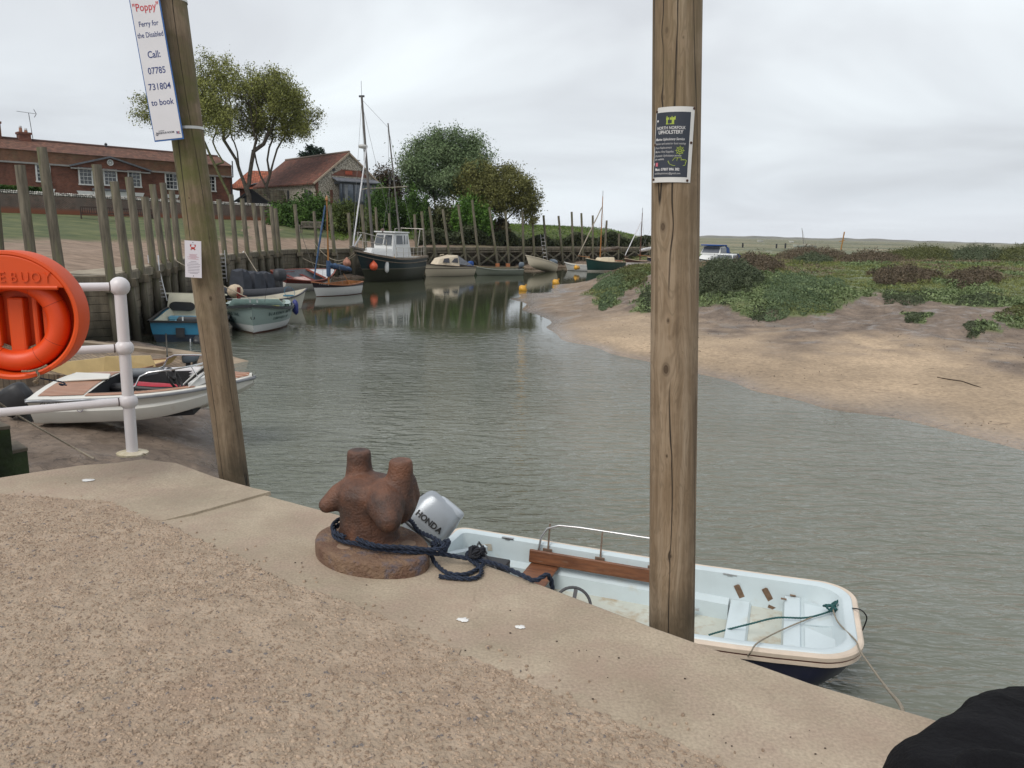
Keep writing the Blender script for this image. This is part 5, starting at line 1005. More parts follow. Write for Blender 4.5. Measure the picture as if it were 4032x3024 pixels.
# 7 -- motor-sailer ketch
def ketch():
    b_ = Vector((-10.9, 54.6)); s_ = Vector((-7.95, 61.8))
    r, L = boat_root('ketch', 'dark green-blue motor ketch with white wheelhouse and two masts, resting on its keel', 'boat', b_, s_, R(-1), z=-2.15)
    fn = hull_fn(L, 3.0, 1.65, 2.25, 1.75, .30, tw=.72, tm=.5, bowp=2.0, flare=.55, rake=1.3)
    make_hull(r, fn, band_mat('dark_teal_hull', [(-2,(.035,.037,.024)),(.86,(.16,.145,.11)),(.92,(.012,.028,.034))], dirt=.35), None, mat('weathered_caprail', (.20,.16,.12), .7, var=.25), n=22, gun=.10, gun_h=.11, deck=(.02,.99,mat('deck_paint', (.32,.31,.27), .6),.05,.12))
    mb = MB(); ps = [Vector(fn(t, 15, -.03, 0)[0][2]) for t in [i/16 for i in range(17)]]; ps[-1].y = 0
    for sg in (-1, 1): mb.tube([(p.x, sg*(p.y+.01), p.z) for p in ps], .035, 5)
    mb.build('rubbing_strake', mat('weathered_caprail'), r)
    mb = MB(); mb.prism([(L/2-1.0,-.05,.2),(-L/2+.6,-.05,.0),(-L/2+.6,-.05,-.25),(L/2-1.6,-.05,-.25)], (0,.1,0)); mb.build('keel', mat('weedy_keel', (.05,.05,.03), .8), r)
    W_ = mat('wheelhouse_white', (.66,.67,.66), .35, var=.05)
    mb = MB(); mb.loft([[(3.0,-.35,2.0),(3.0,.35,2.0),(.9,.95,1.75),(.9,-.95,1.75)], [(2.75,-.25,2.38),(2.75,.25,2.38),(.9,.8,2.35),(.9,-.8,2.35)]], closed=True, capB=True); fc = mb.build('forward_cabin', W_, r, bevel=.05)
    mb = MB(); mb.box((1.25,-.95,2.05), (.45,.03,.26)); mb.build('cabin_window', BLUEGLASS, fc)
    lo = [(1.0,-.95,2.2),(1.0,.95,2.2),(-1.7,1.0,1.7),(-1.7,-1.0,1.7)]; lo = [(1.05,-.9,1.7),(1.05,.9,1.7),(-1.6,1.02,1.7),(-1.6,-1.02,1.7)]; hi = [(.55,-.72,3.45),(.55,.72,3.45),(-1.35,.85,3.45),(-1.35,-.85,3.45)]
    mb = MB(); mb.loft([lo, hi], closed=True, capB=True); wh = mb.build('wheelhouse', W_, r, bevel=.04)
    mb = MB(); mb.box((-.4,0,3.5), (2.15,1.8,.09)); mb.build('wheelhouse_roof', W_, wh, bevel=.03)
    def wp(x, sgn, z): f = (z-1.7)/1.75; return (x, sgn*((.98 if x < 0 else .93)*(1-f)+(.82 if x < 0 else .74)*f+.012), z)
    for x0, x1 in ((.35,-.45),(-.62,-.85),(-1.0,-1.18)):
        for sg in (-1, 1): mb = MB(); mb.prism([wp(x0,sg,2.65),wp(x1,sg,2.65),wp(x1,sg,3.28),wp(x0-.12,sg,3.28)], (0,sg*.015,0)); mb.build('window', mat('smoky_window', (.07,.08,.09), .1, spec=.8), wh)
    for y0, y1 in ((-.7,-.08),(.08,.7)): mb = MB(); mb.prism([(.88,y0,2.6),(.88,y1,2.6),(.62,y1*.92,3.3),(.62,y0*.92,3.3)], (.02,0,0)); mb.build('window', mat('smoky_window'), wh)
    mb = MB(); mb.box((-1.0,-1.28,2.05), (2.3,.03,.55)); mb.build('dodger', mat('grey_green_canvas', (.10,.105,.08), .85, var=.2), r)
    main = spar(r, (2.15,0,1.9), (3.0,-.4,12.6), .11, .075, GREYSPAR, 'main_mast'); miz = spar(r, (-1.5,0,3.4), (-.5,-.45,11.3), .075, .045, GREYSPAR, 'mizzen_mast')
    mb = MB(); mb.lathe((3.0,-.3,9.15), [(.05,0),(.28,.03),(.33,.14),(.30,.24),(.1,.28)], 14); mb.build('radar_dome', mat('radar_white', (.5,.5,.48), .4), main); mb = MB(); mb.tube([(2.7,-.25,8.7),(2.95,-.3,9.14)], .03, 5); mb.build('radar_bracket', STEEL, main)
    mb = MB(); mb.box((3.0,-.4,12.6), (.1,.4,.12)); mb.tube([(3.0,-.4,12.6),(3.03,-.42,13.6)], .015, 4); mb.build('masthead_gear', DARK, main)
    mb = MB(); mb.tube([(2.5,-.9,6.4),(2.5,-.15,6.5),(.4,1.2,6.75),(0,1.5,6.8)], .03, 5); mb.build('spreader', mat('pale_spar', (.30,.26,.2), .6), main)
    spar(r, (L/2+.8,0,2.35), (L/2-.2,0,3.3), .05, .05, STEEL, 'furling_drum'); spar(r, (L/2+.85,0,2.4), (3.0,0,9.3), .055, .05, mat('furled_white', (.6,.6,.62), .6), 'furled_sail')
    mb = MB(); mb.prism([(L/2-.4,-.22,2.18),(L/2-.4,.22,2.18),(L/2+1.15,.12,2.42),(L/2+1.15,-.12,2.42)], (0,0,.12)); mb.build('bowsprit', mat('grey_planks', (.17,.15,.13), .8), r)
    for a, b_2 in (((3.0,-.4,12.4),(L/2+.9,0,2.4)),((3,-.4,12.2),(.9,1.3,1.8)),((3,-.4,12.2),(.9,-1.3,1.8)),((2.75,-.3,9.2),(2.4,-1.2,1.9)),((3,-.4,12.4),(-.5,-.45,11.0)),((-.5,-.45,11),(-2.2,1.2,1.9)),((-.5,-.45,11),(-2.2,-1.2,1.9)),((-.9,-.3,8),(-.6,-1.2,1.9)),((3,-.4,12.2),(-.1,-1.35,1.8))): stay(r, a, b_2, .012)
    # pulpit and guard rails
    mb = MB(); pz = 3.05
    for sg in (-1, 1): mb.tube([(L/2-1.9,sg*1.0,2.1),(L/2-1.9,sg*1.0,pz-.1),(L/2-1.7,sg*.95,pz),(L/2-.2,sg*.3,pz+.35),(L/2+.3,0,pz+.4)], .028, 6); mb.tube([(L/2-1.9,sg*1.0,2.6),(L/2-.2,sg*.3,2.85),(L/2+.3,0,2.9)], .018, 5); mb.tube([(L/2-.3,sg*.35,2.2),(L/2-.2,sg*.3,pz+.35)], .022, 5)
    mb.tube([(L/2+.3,0,2.4),(L/2+.3,0,pz+.4)], .022, 5); mb.build('pulpit', mat('stainless', (.5,.47,.42), .35, metal=.6), r)
    for sg in (-1, 1):
        g = MB(); pp = []
        for t in (.04,.14,.24,.34,.44,.54,.64): p = Vector(fn(t, 3, .06, 0)[0][0]); g.tube([(p.x,sg*p.y,p.z),(p.x,sg*p.y,p.z+.75)], .018, 5); pp.append((p.x,sg*p.y,p.z+.75))
        g.tube(pp, .01, 4); g.tube([(a, b, c-.35) for a, b, c in pp], .01, 4); g.build('guard_rail', mat('stainless'), r)
    g = MB(); zt = 3.4; g.tube([(-L/2+1.5,-1.1,2.5),(-L/2+1.2,-1.1,zt+.35),(-L/2+.5,-1.0,zt+.4),(-L/2+.2,-.9,1.8)], .03, 6); g.tube([(-L/2+1.5,1.1,2.5),(-L/2+1.2,1.1,zt+.35),(-L/2+.5,1.0,zt+.4),(-L/2+.2,.9,1.8)], .03, 6); g.tube([(-L/2+.5,-1.0,zt+.4),(-L/2+.5,1.0,zt+.4)], .03, 6); g.build('stern_gantry', mat('stainless'), r)
    mb = MB(); mb.lathe((1.05,.1,3.45), [(.05,0),(.05,.12),(.2,.14),(.12,.26),(.03,.34)], 10); mb.build('stovepipe', mat('brown_metal', (.14,.09,.08), .6), wh)
    mb = MB(); mb.ball((-L/2+.9,-1.25,2.05), .22, 12, (1.5,.9,.9)); mb.build('rolled_fender', mat('offwhite_roll', (.42,.43,.38), .6), r)
    M_ = r.matrix_basis
    def hang(px, py, Y, rr, m_, lab, kind='ball', line=None): fender(PY(px, py, Y), rr, m_, lab, kind, line=line)
    hang(1366, 1036, 53.9, .29, PINK, 'large faded pink ball fender beneath the ketch bowsprit')
    hang(1471, 1049, 55.1, .30, ORANGE, 'large bright orange ball fender on the ketch bow', line=1.0)
    hang(1523, 1050, 56.0, .155, WHITE, 'white cylinder fender amidships on the ketch', 'cyl', 1.0)
    hang(1553, 1025, 57.0, .19, YELLOW, 'small yellow ball fender on the ketch side', line=.45)
    hang(1657, 1028, 61.5, .16, mat('coral_float', (.5,.13,.08), .5), 'small coral red fender at the ketch stern', line=.4)
    st_ = P(1640, 1100, -2.2); w = wall_at(1240)
    rope((b_.x-.2, b_.y+.2, .05), (w.x, w.y-.3, .55), 'grey mooring line sagging from the ketch bow to a post', .025, 1.0)
    rope((b_.x-.1, b_.y+.25, -.1), (wall_at(1180).x, wall_at(1180).y-.3, -.4), 'lower grey mooring line from the ketch bow to the plank wall', .022, .8)
ketch()
# 8 -- cream cabin boat
def cabin_boat():
    r, L = boat_root('cabin_boat', 'cream clinker-look cabin boat with grey canopy between the ketch and the grey skiff', 'boat', (-7.4,63.6), (-3.95,67.2), z=ZW)
    fn = hull_fn(L, 2.1, .85, 1.15, .8, .2, tw=.85, bowp=2.4, flare=.6); cr = mat('cream_cabin', (.58,.50,.38), .4, var=.05)
    make_hull(r, fn, band_mat('cream_hull', [(-2,(.03,.03,.035)),(.0,(.50,.44,.34)),(.62,(.05,.035,.03)),(.68,(.55,.48,.37))], dirt=.1), None, mat('brown_trim', (.05,.035,.03), .5), clink=1, deck=(.02,.99,cr,.03,.03))
    mb = MB(); mb.loft([[(1.5,-.45,1.0),(1.5,.45,1.0),(-.7,.85,.85),(-.7,-.85,.85)], [(1.1,-.35,1.5),(1.1,.35,1.5),(-.6,.72,1.75),(-.6,-.72,1.75)]], closed=True, capB=True); c = mb.build('cabin', cr, r, bevel=.06)
    for sg in (-1, 1):
        for x0, x1 in ((.95,.45),(.15,-.5)): mb = MB(); mb.prism([(x0,sg*(.62-.08*x0),1.16),(x1,sg*(.79-.0*x1),1.12),(x1,sg*.74,1.52),(x0-.15,sg*(.55),1.48)], (0,sg*.05,0)); mb.build('window', mat('dark_window', (.02,.02,.03), .15, spec=.8), c)
    mb = MB(); mb.tube([(.6,-.2,1.68),(.6,-.2,1.76),(.2,-.2,1.8)], .03, 5); mb.build('grab_rail', cr, c)
    mb = MB(); mb.loft([[(-.6,-.78,1.0),(-.6,-.7,1.72),(-.6,.7,1.72),(-.6,.78,1.0)], [(-2.2,-.85,.85),(-2.1,-.5,1.05),(-2.1,.5,1.05),(-2.2,.85,.85)]]); mb.build('canopy', mat('grey_canopy', (.15,.16,.18), .8, var=.2, bump=.5, bscale=5), r, smooth=40)
    outboard(r, -L/2-.15, 0, .75, BLUECANVAS, 1.0); q = r.matrix_basis @ Vector((-.9,1.05,.45)); 
    q = r.matrix_basis @ Vector((-.9,-1.12,.5)); mb = MB(); mb.ball((0,0,0), .17, 12, (1.6,1,1)); o = mb.build('fender', WHITE, smooth=60, loc=q); o.rotation_euler = (0,0,r.rotation_euler.z); tag(o, 'white oval fender lying against the cream cabin boat', 'fender', 'fenders hung on boats')
cabin_boat()
G_ = mat('grey_gunwale', (.16,.17,.15), .6)
r, fn, L = clinker_like('skiff', 'grey-green open skiff with outboard, nearest of the small boats right of the cream cabin boat', (-3.4,67.4), (.5,70.0), 1.7, [(-2,(.12,.13,.11)),(.02,(.20,.22,.18))], mat('skiff_inside', (.13,.13,.10), .7), mat('pale_grey_gunwale', (.30,.32,.28), .6), fb=(.5,.8,.5), matname='skiff_grey_hull')
outboard(r, -L/2-.1, 0, .7, mat('silver_cowl', (.12,.15,.18), .4), .9)
r, fn, L = clinker_like('skiff', 'dark green-brown skiff moored behind the grey-green one', (-4.4,70.6), (.7,72.3), 1.7, [(-2,(.03,.05,.035)),(.1,(.035,.06,.04))], mat('skiff_inside'), mat('olive_wood', (.20,.15,.08), .6), fb=(.55,.85,.6), matname='skiff_green_hull')
for x in (-.3, -1.3): mb = MB(); mb.box((x,0,.75), (.3,.3,.3)); mb.build('crate', mat('orange_crate', (.35,.13,.05), .6), r)
r, fn, L = clinker_like('dinghy', 'cream dinghy dried out bow-up on the mud under the trestle', (1.15,74.3), (3.95,76.6), 1.5, [(-2,(.46,.41,.31))], mat('dinghy_inside'), mat('cream_gunwale', (.50,.45,.34), .5), heel=R(16), trim=R(-12), z=-1.75, fb=(.55,.8,.5), matname='cream_dinghy_hull', seats=(.5,))
mb = MB(); mb.lathe((0,0,0), [(.25,-.35),(.3,0),(.25,.35)], 12, 'X'); mb.build('outboard_motor', mat('silver_cowl'), r, smooth=50).location = (-L/2+.1,0,.9)
r, fn, L = clinker_like('dinghy', 'small white dinghy with yellow floats at the bow of the green cutter', (5.3,80.4), (7.6,79.6), 1.4, [(-2,(.08,.08,.08)),(.03,(.60,.60,.58))], mat('dinghy_inside'), mat('white_paint'), fb=(.62,.85,.6), matname='small_white_hull')
for i, (px, rr) in enumerate(((2264, .22), (2273, .18))): fender(P(px, 1056, -1.85)+Vector((0,-1.2,.1)), rr, YELLOW if i == 0 else mat('brownish_float', (.35,.2,.06), .6), ('yellow', 'brownish')[i]+' ball float between the white dinghy and the green cutter')
def cutter(label, bow, stern, B, bands, mn, mast_t, mast_top, mastm, boomm, sailm, bowsprit=1.2, z=ZW, cabin=True, port=True, furled=None, clink=0, fb=(1.0,1.35,.95), booml=.9, deckm=None, lean=0):
    r, L = boat_root('sailing_boat', label, 'boat', bow, stern, z=z); fn = hull_fn(L, B, fb[0], fb[1], fb[2], .3, tw=.7, bowp=2.2, flare=.6, rake=.3)
    dm = deckm or mat('cream_deck', (.60,.52,.38), .5, var=.05)
    make_hull(r, fn, band_mat(mn, bands, dirt=.1), None, mat('cream_toe_rail', (.5,.42,.3), .5), clink=clink, deck=(.02,.99,dm,.08,.03))
    if cabin:
        mb = MB(); mb.loft([[(L*.2,-.4,fb[0]),(L*.2,.4,fb[0]),(-L*.18,B*.33,fb[0]-.02),(-L*.18,-B*.33,fb[0]-.02)], [(L*.17,-.3,fb[0]+.38),(L*.17,.3,fb[0]+.38),(-L*.18,B*.28,fb[0]+.42),(-L*.18,-B*.28,fb[0]+.42)]], closed=True, capB=True); c = mb.build('cabin', dm, r, bevel=.05)
        for x in (-.1,.05): mb = MB(); mb.lathe((x*L,-B*.30,fb[0]+.22), [(.09,-.03),(.09,.03)], 10, 'Y'); mb.build('porthole', DARK, c)
        mb = MB(); mb.box((-L*.32,0,fb[0]+.06), (L*.22,B*.6,.1)); mb.build('cockpit_coaming', VARNISH, r)
    mx = L*(mast_t-.5); mast = spar(r, (mx,0,.6), (mx+lean,0,mast_top), .075, .04, mastm); mb = MB(); mb.box((mx+lean,0,mast_top+.25), (.04,.04,.6)); mb.build('masthead_gear', STEEL, mast)
    spar(r, (mx,0,fb[0]+1.0), (mx-L*booml*.62,.0,fb[0]+1.25), .04, .03, boomm, 'boom'); bundle(r, (mx,0,fb[0]+1.12), (mx-L*booml*.6,0,fb[0]+1.42), .2, sailm)
    spar(r, (L/2-.4,0,fb[1]+.06), (L/2+bowsprit,0,fb[1]+.2), .05, .035, mastm, 'bowsprit')
    (bundle(r, (mx+lean+.05,0,mast_top*.86), (L/2+bowsprit-.1,0,fb[1]+.3), .06, furled, 'furled_jib') if furled else stay(r, (mx+lean,0,mast_top*.9), (L/2+bowsprit-.1,0,fb[1]+.25), .012))
    for sg in (-1, 1): stay(r, (mx+lean,0,mast_top*.85), (mx-.3,sg*B/2,fb[0]), .01)
    return r, fn, L
r, fn, L = cutter('dark green sailing boat with cream deck and brown furled sail in front of the trestle', (7.3,79.0), (11.2,81.9), 2.1, [(-2,(.55,.52,.45)),(.12,(.010,.045,.040))], 'green_cutter_hull', .62, 7.5, SPARWOOD, BROWNSPAR, BROWNSAIL, furled=mat('pale_spar'))
for i, t in enumerate((.72,.45,.34)):
    p = Vector(fn(t, 9, 0, 0)[0][2]); fender(r.matrix_basis @ Vector((p.x,-p.y-.12,.55)), .13, mat('navy_fender') if i < 2 else mat('black_hypalon'), ['forward', 'middle', 'aft'][i]+' dark teardrop fender on the green sailing boat')
fender(r.matrix_basis @ Vector((-L/2+.1,-.95,.45)), .1, WHITE, 'white cylinder fender at the stern of the green sailing boat', 'cyl')
r, fn, L = cutter('white clinker sailing boat with brown top strake and white sail bundle', (12.3,86.5), (15.2,89.2), 1.9, [(-2,(.12,.05,.035)),(.05,(.58,.58,.57)),(.72,(.07,.035,.028))], 'white_sloop_hull', .35, 6.2, BROWNSPAR, BROWNSPAR, WHITESAIL, cabin=False, furled=mat('furled_white'), clink=1, fb=(.9,1.2,.9), deckm=VARNISH, bowsprit=.2)
r, fn, L = cutter('dark blue sailing boat with cream deck and tan sail half hidden by the right pole', (15.0,88.0), (19.5,91.5), 2.2, [(-2,(.05,.05,.05)),(.1,(.015,.02,.045))], 'navy_cutter_hull', .62, 8.3, SPARWOOD, BROWNSPAR, mat('red_brown_sail', (.16,.07,.055), .85, bump=.8, bscale=6), bowsprit=1.6)
spar(r, (2.1,0,1.3), (2.5,0,5.2), .06, .04, BROWNSPAR, 'foremast')
# far cruisers seen over the saltmarsh
def cruiser(label, bow, stern, canopy, z, s=1.0):
    r, L = boat_root('cabin_cruiser', label, 'boat', bow, stern, z=z, group='cruisers beyond the marsh bushes'); fn = hull_fn(L, 2.7*s, 1.2*s, 1.5*s, 1.1*s, .3, tw=.9, bowp=2.6, flare=.5)
    make_hull(r, fn, band_mat('cruiser_hull', [(-2,(.02,.03,.08)),(.2,(.62,.62,.60))], dirt=.08), None, mat('navy_strip', (.02,.03,.08), .5), deck=(.02,.99,WHITE,.05,.03))
    mb = MB(); mb.loft([[(1.9*s,-.6,1.2*s),(1.9*s,.6,1.2*s),(-.6*s,1.1*s,1.15*s),(-.6*s,-1.1*s,1.15*s)], [(1.3*s,-.5,1.75*s),(1.3*s,.5,1.75*s),(-.4*s,.95*s,1.9*s),(-.4*s,-.95*s,1.9*s)]], closed=True, capB=True); c = mb.build('cabin', WHITE, r, bevel=.08)
    for sg in (-1, 1): mb = MB(); mb.prism([(1.3*s,sg*.73*s,1.38*s),(.0,sg*.99*s,1.38*s),(.1,sg*.95*s,1.62*s),(1.1*s,sg*.70*s,1.6*s)], (0,sg*.03,0)); mb.build('window', mat('dark_window'), c)
    mb = MB(); mb.loft([[(.4*s,-.9*s,1.85*s),(.4*s,.9*s,1.85*s),(-1.1*s,.95*s,1.85*s),(-1.1*s,-.95*s,1.85*s)], [(-.1*s,-.78*s,2.5*s),(-.1*s,.78*s,2.5*s),(-1.1*s,.8*s,2.55*s),(-1.1*s,-.8*s,2.55*s)]], closed=True, capB=True)
    w = mb.build('wheelhouse', canopy if canopy[0:0] == () and False else WHITE, r, bevel=.05); mb = MB(); mb.prism([(.33*s,-.8*s,1.95*s),(.33*s,.8*s,1.95*s),(-.02,.72*s,2.42*s),(-.02,-.72*s,2.42*s)], (.03,0,0)); mb.build('windscreen', mat('grey_window', (.12,.13,.15), .1, spec=.8), w)
    for sg in (-1, 1): mb = MB(); mb.prism([(.2*s,sg*.91*s,1.98*s),(-.95*s,sg*.94*s,1.98*s),(-.95*s,sg*.83*s,2.42*s),(-.1*s,sg*.81*s,2.4*s)], (0,sg*.03,0)); mb.build('side_window', mat('grey_window'), w)
    mb = MB(); mb.loft([[(-1.1*s,-.95*s,1.2*s),(-1.1*s,-.85*s,2.58*s),(-1.1*s,.85*s,2.58*s),(-1.1*s,.95*s,1.2*s)], [(-2.3*s,-.9*s,1.2*s),(-2.1*s,-.75*s,2.35*s),(-2.1*s,.75*s,2.35*s),(-2.3*s,.9*s,1.2*s)]]); mb.build('canopy', BLUECANVAS, r, smooth=40)
    if canopy: mb = MB(); mb.box((-.4*s,0,2.6*s), (1.7*s,1.75*s,.12)); mb.build('blue_top', BLUECANVAS, w, bevel=.04)
    return r
p1 = PY(2740, 1020, 78); p2 = PY(2835, 1020, 70)
cruiser('white cabin cruiser with blue canvas top, behind and left of the other cruiser', (17.3,74), (21.4,79.5), (1,), -2.2, 1.12)
cruiser('white cabin cruiser with rounded cabin and blue stern canopy, nearest beyond the bushes', (17.2,68.5), (20.9,73.0), (), -2.3, .92)
p = PY(3168, 972, 180); r, fn, L = clinker_like('stranded_yacht', 'pale stranded yacht with peeling green sides and a leaning mast out on the marsh', (p.x-2.9,p.y-1), (p.x+2.9,p.y+1), 1.7, [(-2,(.12,.17,.16)),(.5,(.42,.44,.38))], mat('grey_deck'), mat('cream_gunwale'), heel=R(12), z=-.75, fb=(.8,1.15,.75), matname='peeling_hull', seats=(), clink=0, floor=.6)
spar(r, (.1,0,.7), (-.35,-.9,5.0), .08, .05, GREYSPAR); stay(r, (-.35,-.9,4.9), (-.6,0,.7), .03); mb = MB(); mb.box((-.2,0,.85), (2.2,.8,.3)); mb.build('cabin', mat('pale_cabin', (.5,.5,.44), .5), r, bevel=.1)
p = PY(2993, 956, 400); r, fn, L = clinker_like('dinghy', 'tiny white dinghy far out on the marsh left of the stranded yacht', (p.x-1.5,p.y), (p.x+1.5,p.y+1), 1.5, [(-2,(.6,.6,.58))], WHITE, WHITE, z=-.5, fb=(.9,1.1,.8), seats=(), clink=0, matname='far_white_hull')
p = PY(3117, 957, 390); r, fn, L = clinker_like('dinghy', 'tiny pale dinghy tilted on the marsh just left of the stranded yacht', (p.x-1.2,p.y), (p.x+1.2,p.y+1), 1.2, [(-2,(.5,.5,.46))], WHITE, WHITE, z=-.4, fb=(.6,.9,.6), seats=(), clink=0, heel=R(20), matname='far_pale_hull')
a = PY(3312, 968, 140); b_ = PY(3325, 913, 140); mb = MB(); mb.tube([a-Vector((0,0,1)), b_], .11, 6); mb.tube([a.lerp(b_, .3)+Vector((-.5,0,0)), a.lerp(b_, .35)+Vector((.4,0,.1))], .06, 5); tag(mb.build('channel_marker', mat('ochre_paint', (.33,.16,.03), .6)), 'leaning ochre pole marking the channel far out on the marsh', 'marker')
for i, (px, y0, y1) in enumerate(((2925, 970, 957), (3058, 968, 960), (3093, 968, 958))):
    a, b_ = PY(px, y0, 150), PY(px, y1, 150); mb = MB(); mb.tube([a-Vector((0,0,.8)), b_], .16, 6); tag(mb.build('stake', DARK), ['left', 'middle', 'right'][i]+'most of three short dark stakes standing on the far marsh', 'stake', 'stakes on the far marsh')
# mooring buoys afloat
for px, py, rr, lab in ((2058,1140,.30,'yellow mooring buoy in the water off the tip of the sandbank'), (2188,1114,.31,'yellow mooring buoy aground at the edge of the sandbank')):
    p = P(px, py+4, ZW); mb = MB(); mb.lathe((0,0,0), [(.03,-.28),(.2,-.2),(.33,0),(.29,.15),(.15,.24),(.06,.30),(.03,.36)], 18); mb.torus((.0,0,.38), .06, .018, Matrix.Rotation(R(90), 3, 'X'), 10, 5); o = mb.build('mooring_buoy', YELLOW, smooth=50, loc=(p.x, p.y, ZW+.08)); o.rotation_euler = (R(14), R(38), 0); o.scale = (.92,)*3; tag(o, lab, 'buoy', 'yellow mooring buoys')
# mooring lines by the wall
w = wall_at(969); rope((w.x+.1, w.y-.5, .1), (-12.6, 38.6, -1.0), 'pale line from a post clamp down to the black inflatable boat', .022, .05)
w = wall_at(700); rope((w.x, w.y-.4, .05), (-9.6, 28.6, -1.2), 'pale line from a post down to the bow of the blue-sterned boat', .02, .05)
w = wall_at(930); w2 = wall_at(969); rope((w.x, w.y-.42, -.05), (w2.x, w2.y-.42, .12), 'short white loop of rope slung between two posts', .025, .3, mat('white_paint'))
w = wall_at(1180); rope((w.x, w.y-.4, 2.0), (-12.6, 48.8, -.9), 'dark line from a post down to the heeled clinker boat', .018, .15, mat('dark_line'))
# ------------------------------------------------------------------ the two near poles
def pole_mat(name, knots, base, light, dark, green, zlo):
    m_ = mat(name, rough=.85); t, b, L = nodes_of(m_); tc = N(t, 'ShaderNodeTexCoord'); O = tc.outputs['Object']
    def math_(op, a, c=None, cl=False):
        n = N(t, 'ShaderNodeMath', operation=op); n.use_clamp = cl
        for s_, k in ((a, 0), (c, 1)):
            if s_ is None: continue
            if isinstance(s_, (int, float)): n.inputs[k].default_value = s_
            else: L(s_, n.inputs[k])
        return n.outputs[0]
    def vec(op, a, c=None, sc=None):
        n = N(t, 'ShaderNodeVectorMath', operation=op); L(a, n.inputs[0])
        if c is not None:
            if isinstance(c, tuple): n.inputs[1].default_value = c
            else: L(c, n.inputs[1])
        if sc is not None: (L(sc, n.inputs['Scale']) if not isinstance(sc, (int, float)) else setattr(n.inputs['Scale'], 'default_value', sc))
        return n
    V = O; kmask = None; ring = None
    for (kx, ky, kz, s_) in knots:
        d = vec('SUBTRACT', O, (kx, ky, kz)); d2 = vec('MULTIPLY', d.outputs[0], (1, 1, .62)); ln = vec('LENGTH', d2.outputs[0]).outputs['Value']
        g = math_('EXPONENT', math_('MULTIPLY', math_('POWER', math_('DIVIDE', ln, s_*2.3), 2.0), -1.0))
        V = vec('ADD', V, vec('SCALE', d.outputs[0], sc=math_('MULTIPLY', g, -.75)).outputs[0]).outputs[0]
        core = math_('SUBTRACT', 1.0, math_('DIVIDE', ln, s_), True)
        rg = math_('MULTIPLY', math_('MULTIPLY', math_('ADD', math_('SINE', math_('MULTIPLY', ln, 900.0)), 1.0), .35), core)
        kk = math_('ADD', math_('MULTIPLY', core, 1.1), rg)
        kmask = kk if kmask is None else math_('MAXIMUM', kmask, kk)
    mp = N(t, 'ShaderNodeMapping'); mp.inputs['Scale'].default_value = (1, 1, .055); L(V, mp.inputs[0])
    def noise(sc, det, ro, v=None, dist=0): n = N(t, 'ShaderNodeTexNoise'); n.inputs['Scale'].default_value = sc; n.inputs['Detail'].default_value = det; n.inputs['Roughness'].default_value = ro; n.inputs['Distortion'].default_value = dist; L(v or mp.outputs[0], n.inputs['Vector']); return n.outputs[0]
    g1 = noise(22, 8, .62, None, .8); g2 = noise(95, 4, .6)
    cr = N(t, 'ShaderNodeValToRGB'); e = cr.color_ramp.elements; e[0].position = .32; e[0].color = (*dark, 1); e[1].position = .68; e[1].color = (*light, 1); k_ = e.new(.5); k_.color = (*base, 1)
    L(math_('ADD', math_('MULTIPLY', g1, .72), math_('MULTIPLY', g2, .28)), cr.inputs[0]); col = cr.outputs[0]
    def mixc(f, a, c): 
        n = N(t, 'ShaderNodeMix', data_type='RGBA'); L(f, n.inputs[0]); L(a, n.inputs[6])
        if isinstance(c, tuple): n.inputs[7].default_value = (*c, 1)
        else: L(c, n.inputs[7])
        return n.outputs[2]
    # bleached patches, green algae on the upper part, dark wet foot
    bl = N(t, 'ShaderNodeMapRange'); L(noise(3.2, 6, .6, O), bl.inputs[0]); bl.inputs[1].default_value = .48; bl.inputs[2].default_value = .66; bl.inputs[4].default_value = .45; col = mixc(bl.outputs[0], col, tuple(min(1, c*1.25) for c in light))
    # contour-like flame figure
    mp2 = N(t, 'ShaderNodeMapping'); mp2.inputs['Scale'].default_value = (1, 1, .16); L(V, mp2.inputs[0]); fl = noise(11, 3, .5, mp2.outputs[0], 1.0)
    sn = math_('SINE', math_('MULTIPLY', fl, 95.0)); fm = N(t, 'ShaderNodeMapRange'); L(sn, fm.inputs[0]); fm.inputs[1].default_value = .35; fm.inputs[2].default_value = .95; fm.inputs[4].default_value = .38; col = mixc(fm.outputs[0], col, tuple(c*.62 for c in base))
    sp = N(t, 'ShaderNodeSeparateXYZ'); L(O, sp.inputs[0])
    gm = N(t, 'ShaderNodeMapRange'); L(noise(2.4, 7, .65, O), gm.inputs[0]); gm.inputs[1].default_value = .42; gm.inputs[2].default_value = .62; gz = N(t, 'ShaderNodeMapRange'); L(sp.outputs[2], gz.inputs[0]); gz.inputs[1].default_value = zlo; gz.inputs[2].default_value = zlo+.9; gz.inputs[4].default_value = green
    col = mixc(math_('MULTIPLY', gm.outputs[0], gz.outputs[0]), col, (.085,.095,.022))
    dk = N(t, 'ShaderNodeMapRange'); L(math_('ADD', sp.outputs[2], math_('MULTIPLY', noise(4, 5, .6, O), .5)), dk.inputs[0]); dk.inputs[1].default_value = .08; dk.inputs[2].default_value = .36; dk.inputs[3].default_value = .75; dk.inputs[4].default_value = 0; col = mixc(dk.outputs[0], col, (.028,.026,.015))
    # drying checks: long thin dark splits
    mp3 = N(t, 'ShaderNodeMapping'); mp3.inputs['Scale'].default_value = (1, 1, .04); L(V, mp3.inputs[0]); ck = noise(7.5, 2, .4, mp3.outputs[0], .25)
    c1 = math_('ABSOLUTE', math_('SUBTRACT', ck, .5)); c2 = N(t, 'ShaderNodeMapRange'); L(c1, c2.inputs[0]); c2.inputs[1].default_value = .0015; c2.inputs[2].default_value = .0075; c2.inputs[3].default_value = 1; c2.inputs[4].default_value = 0
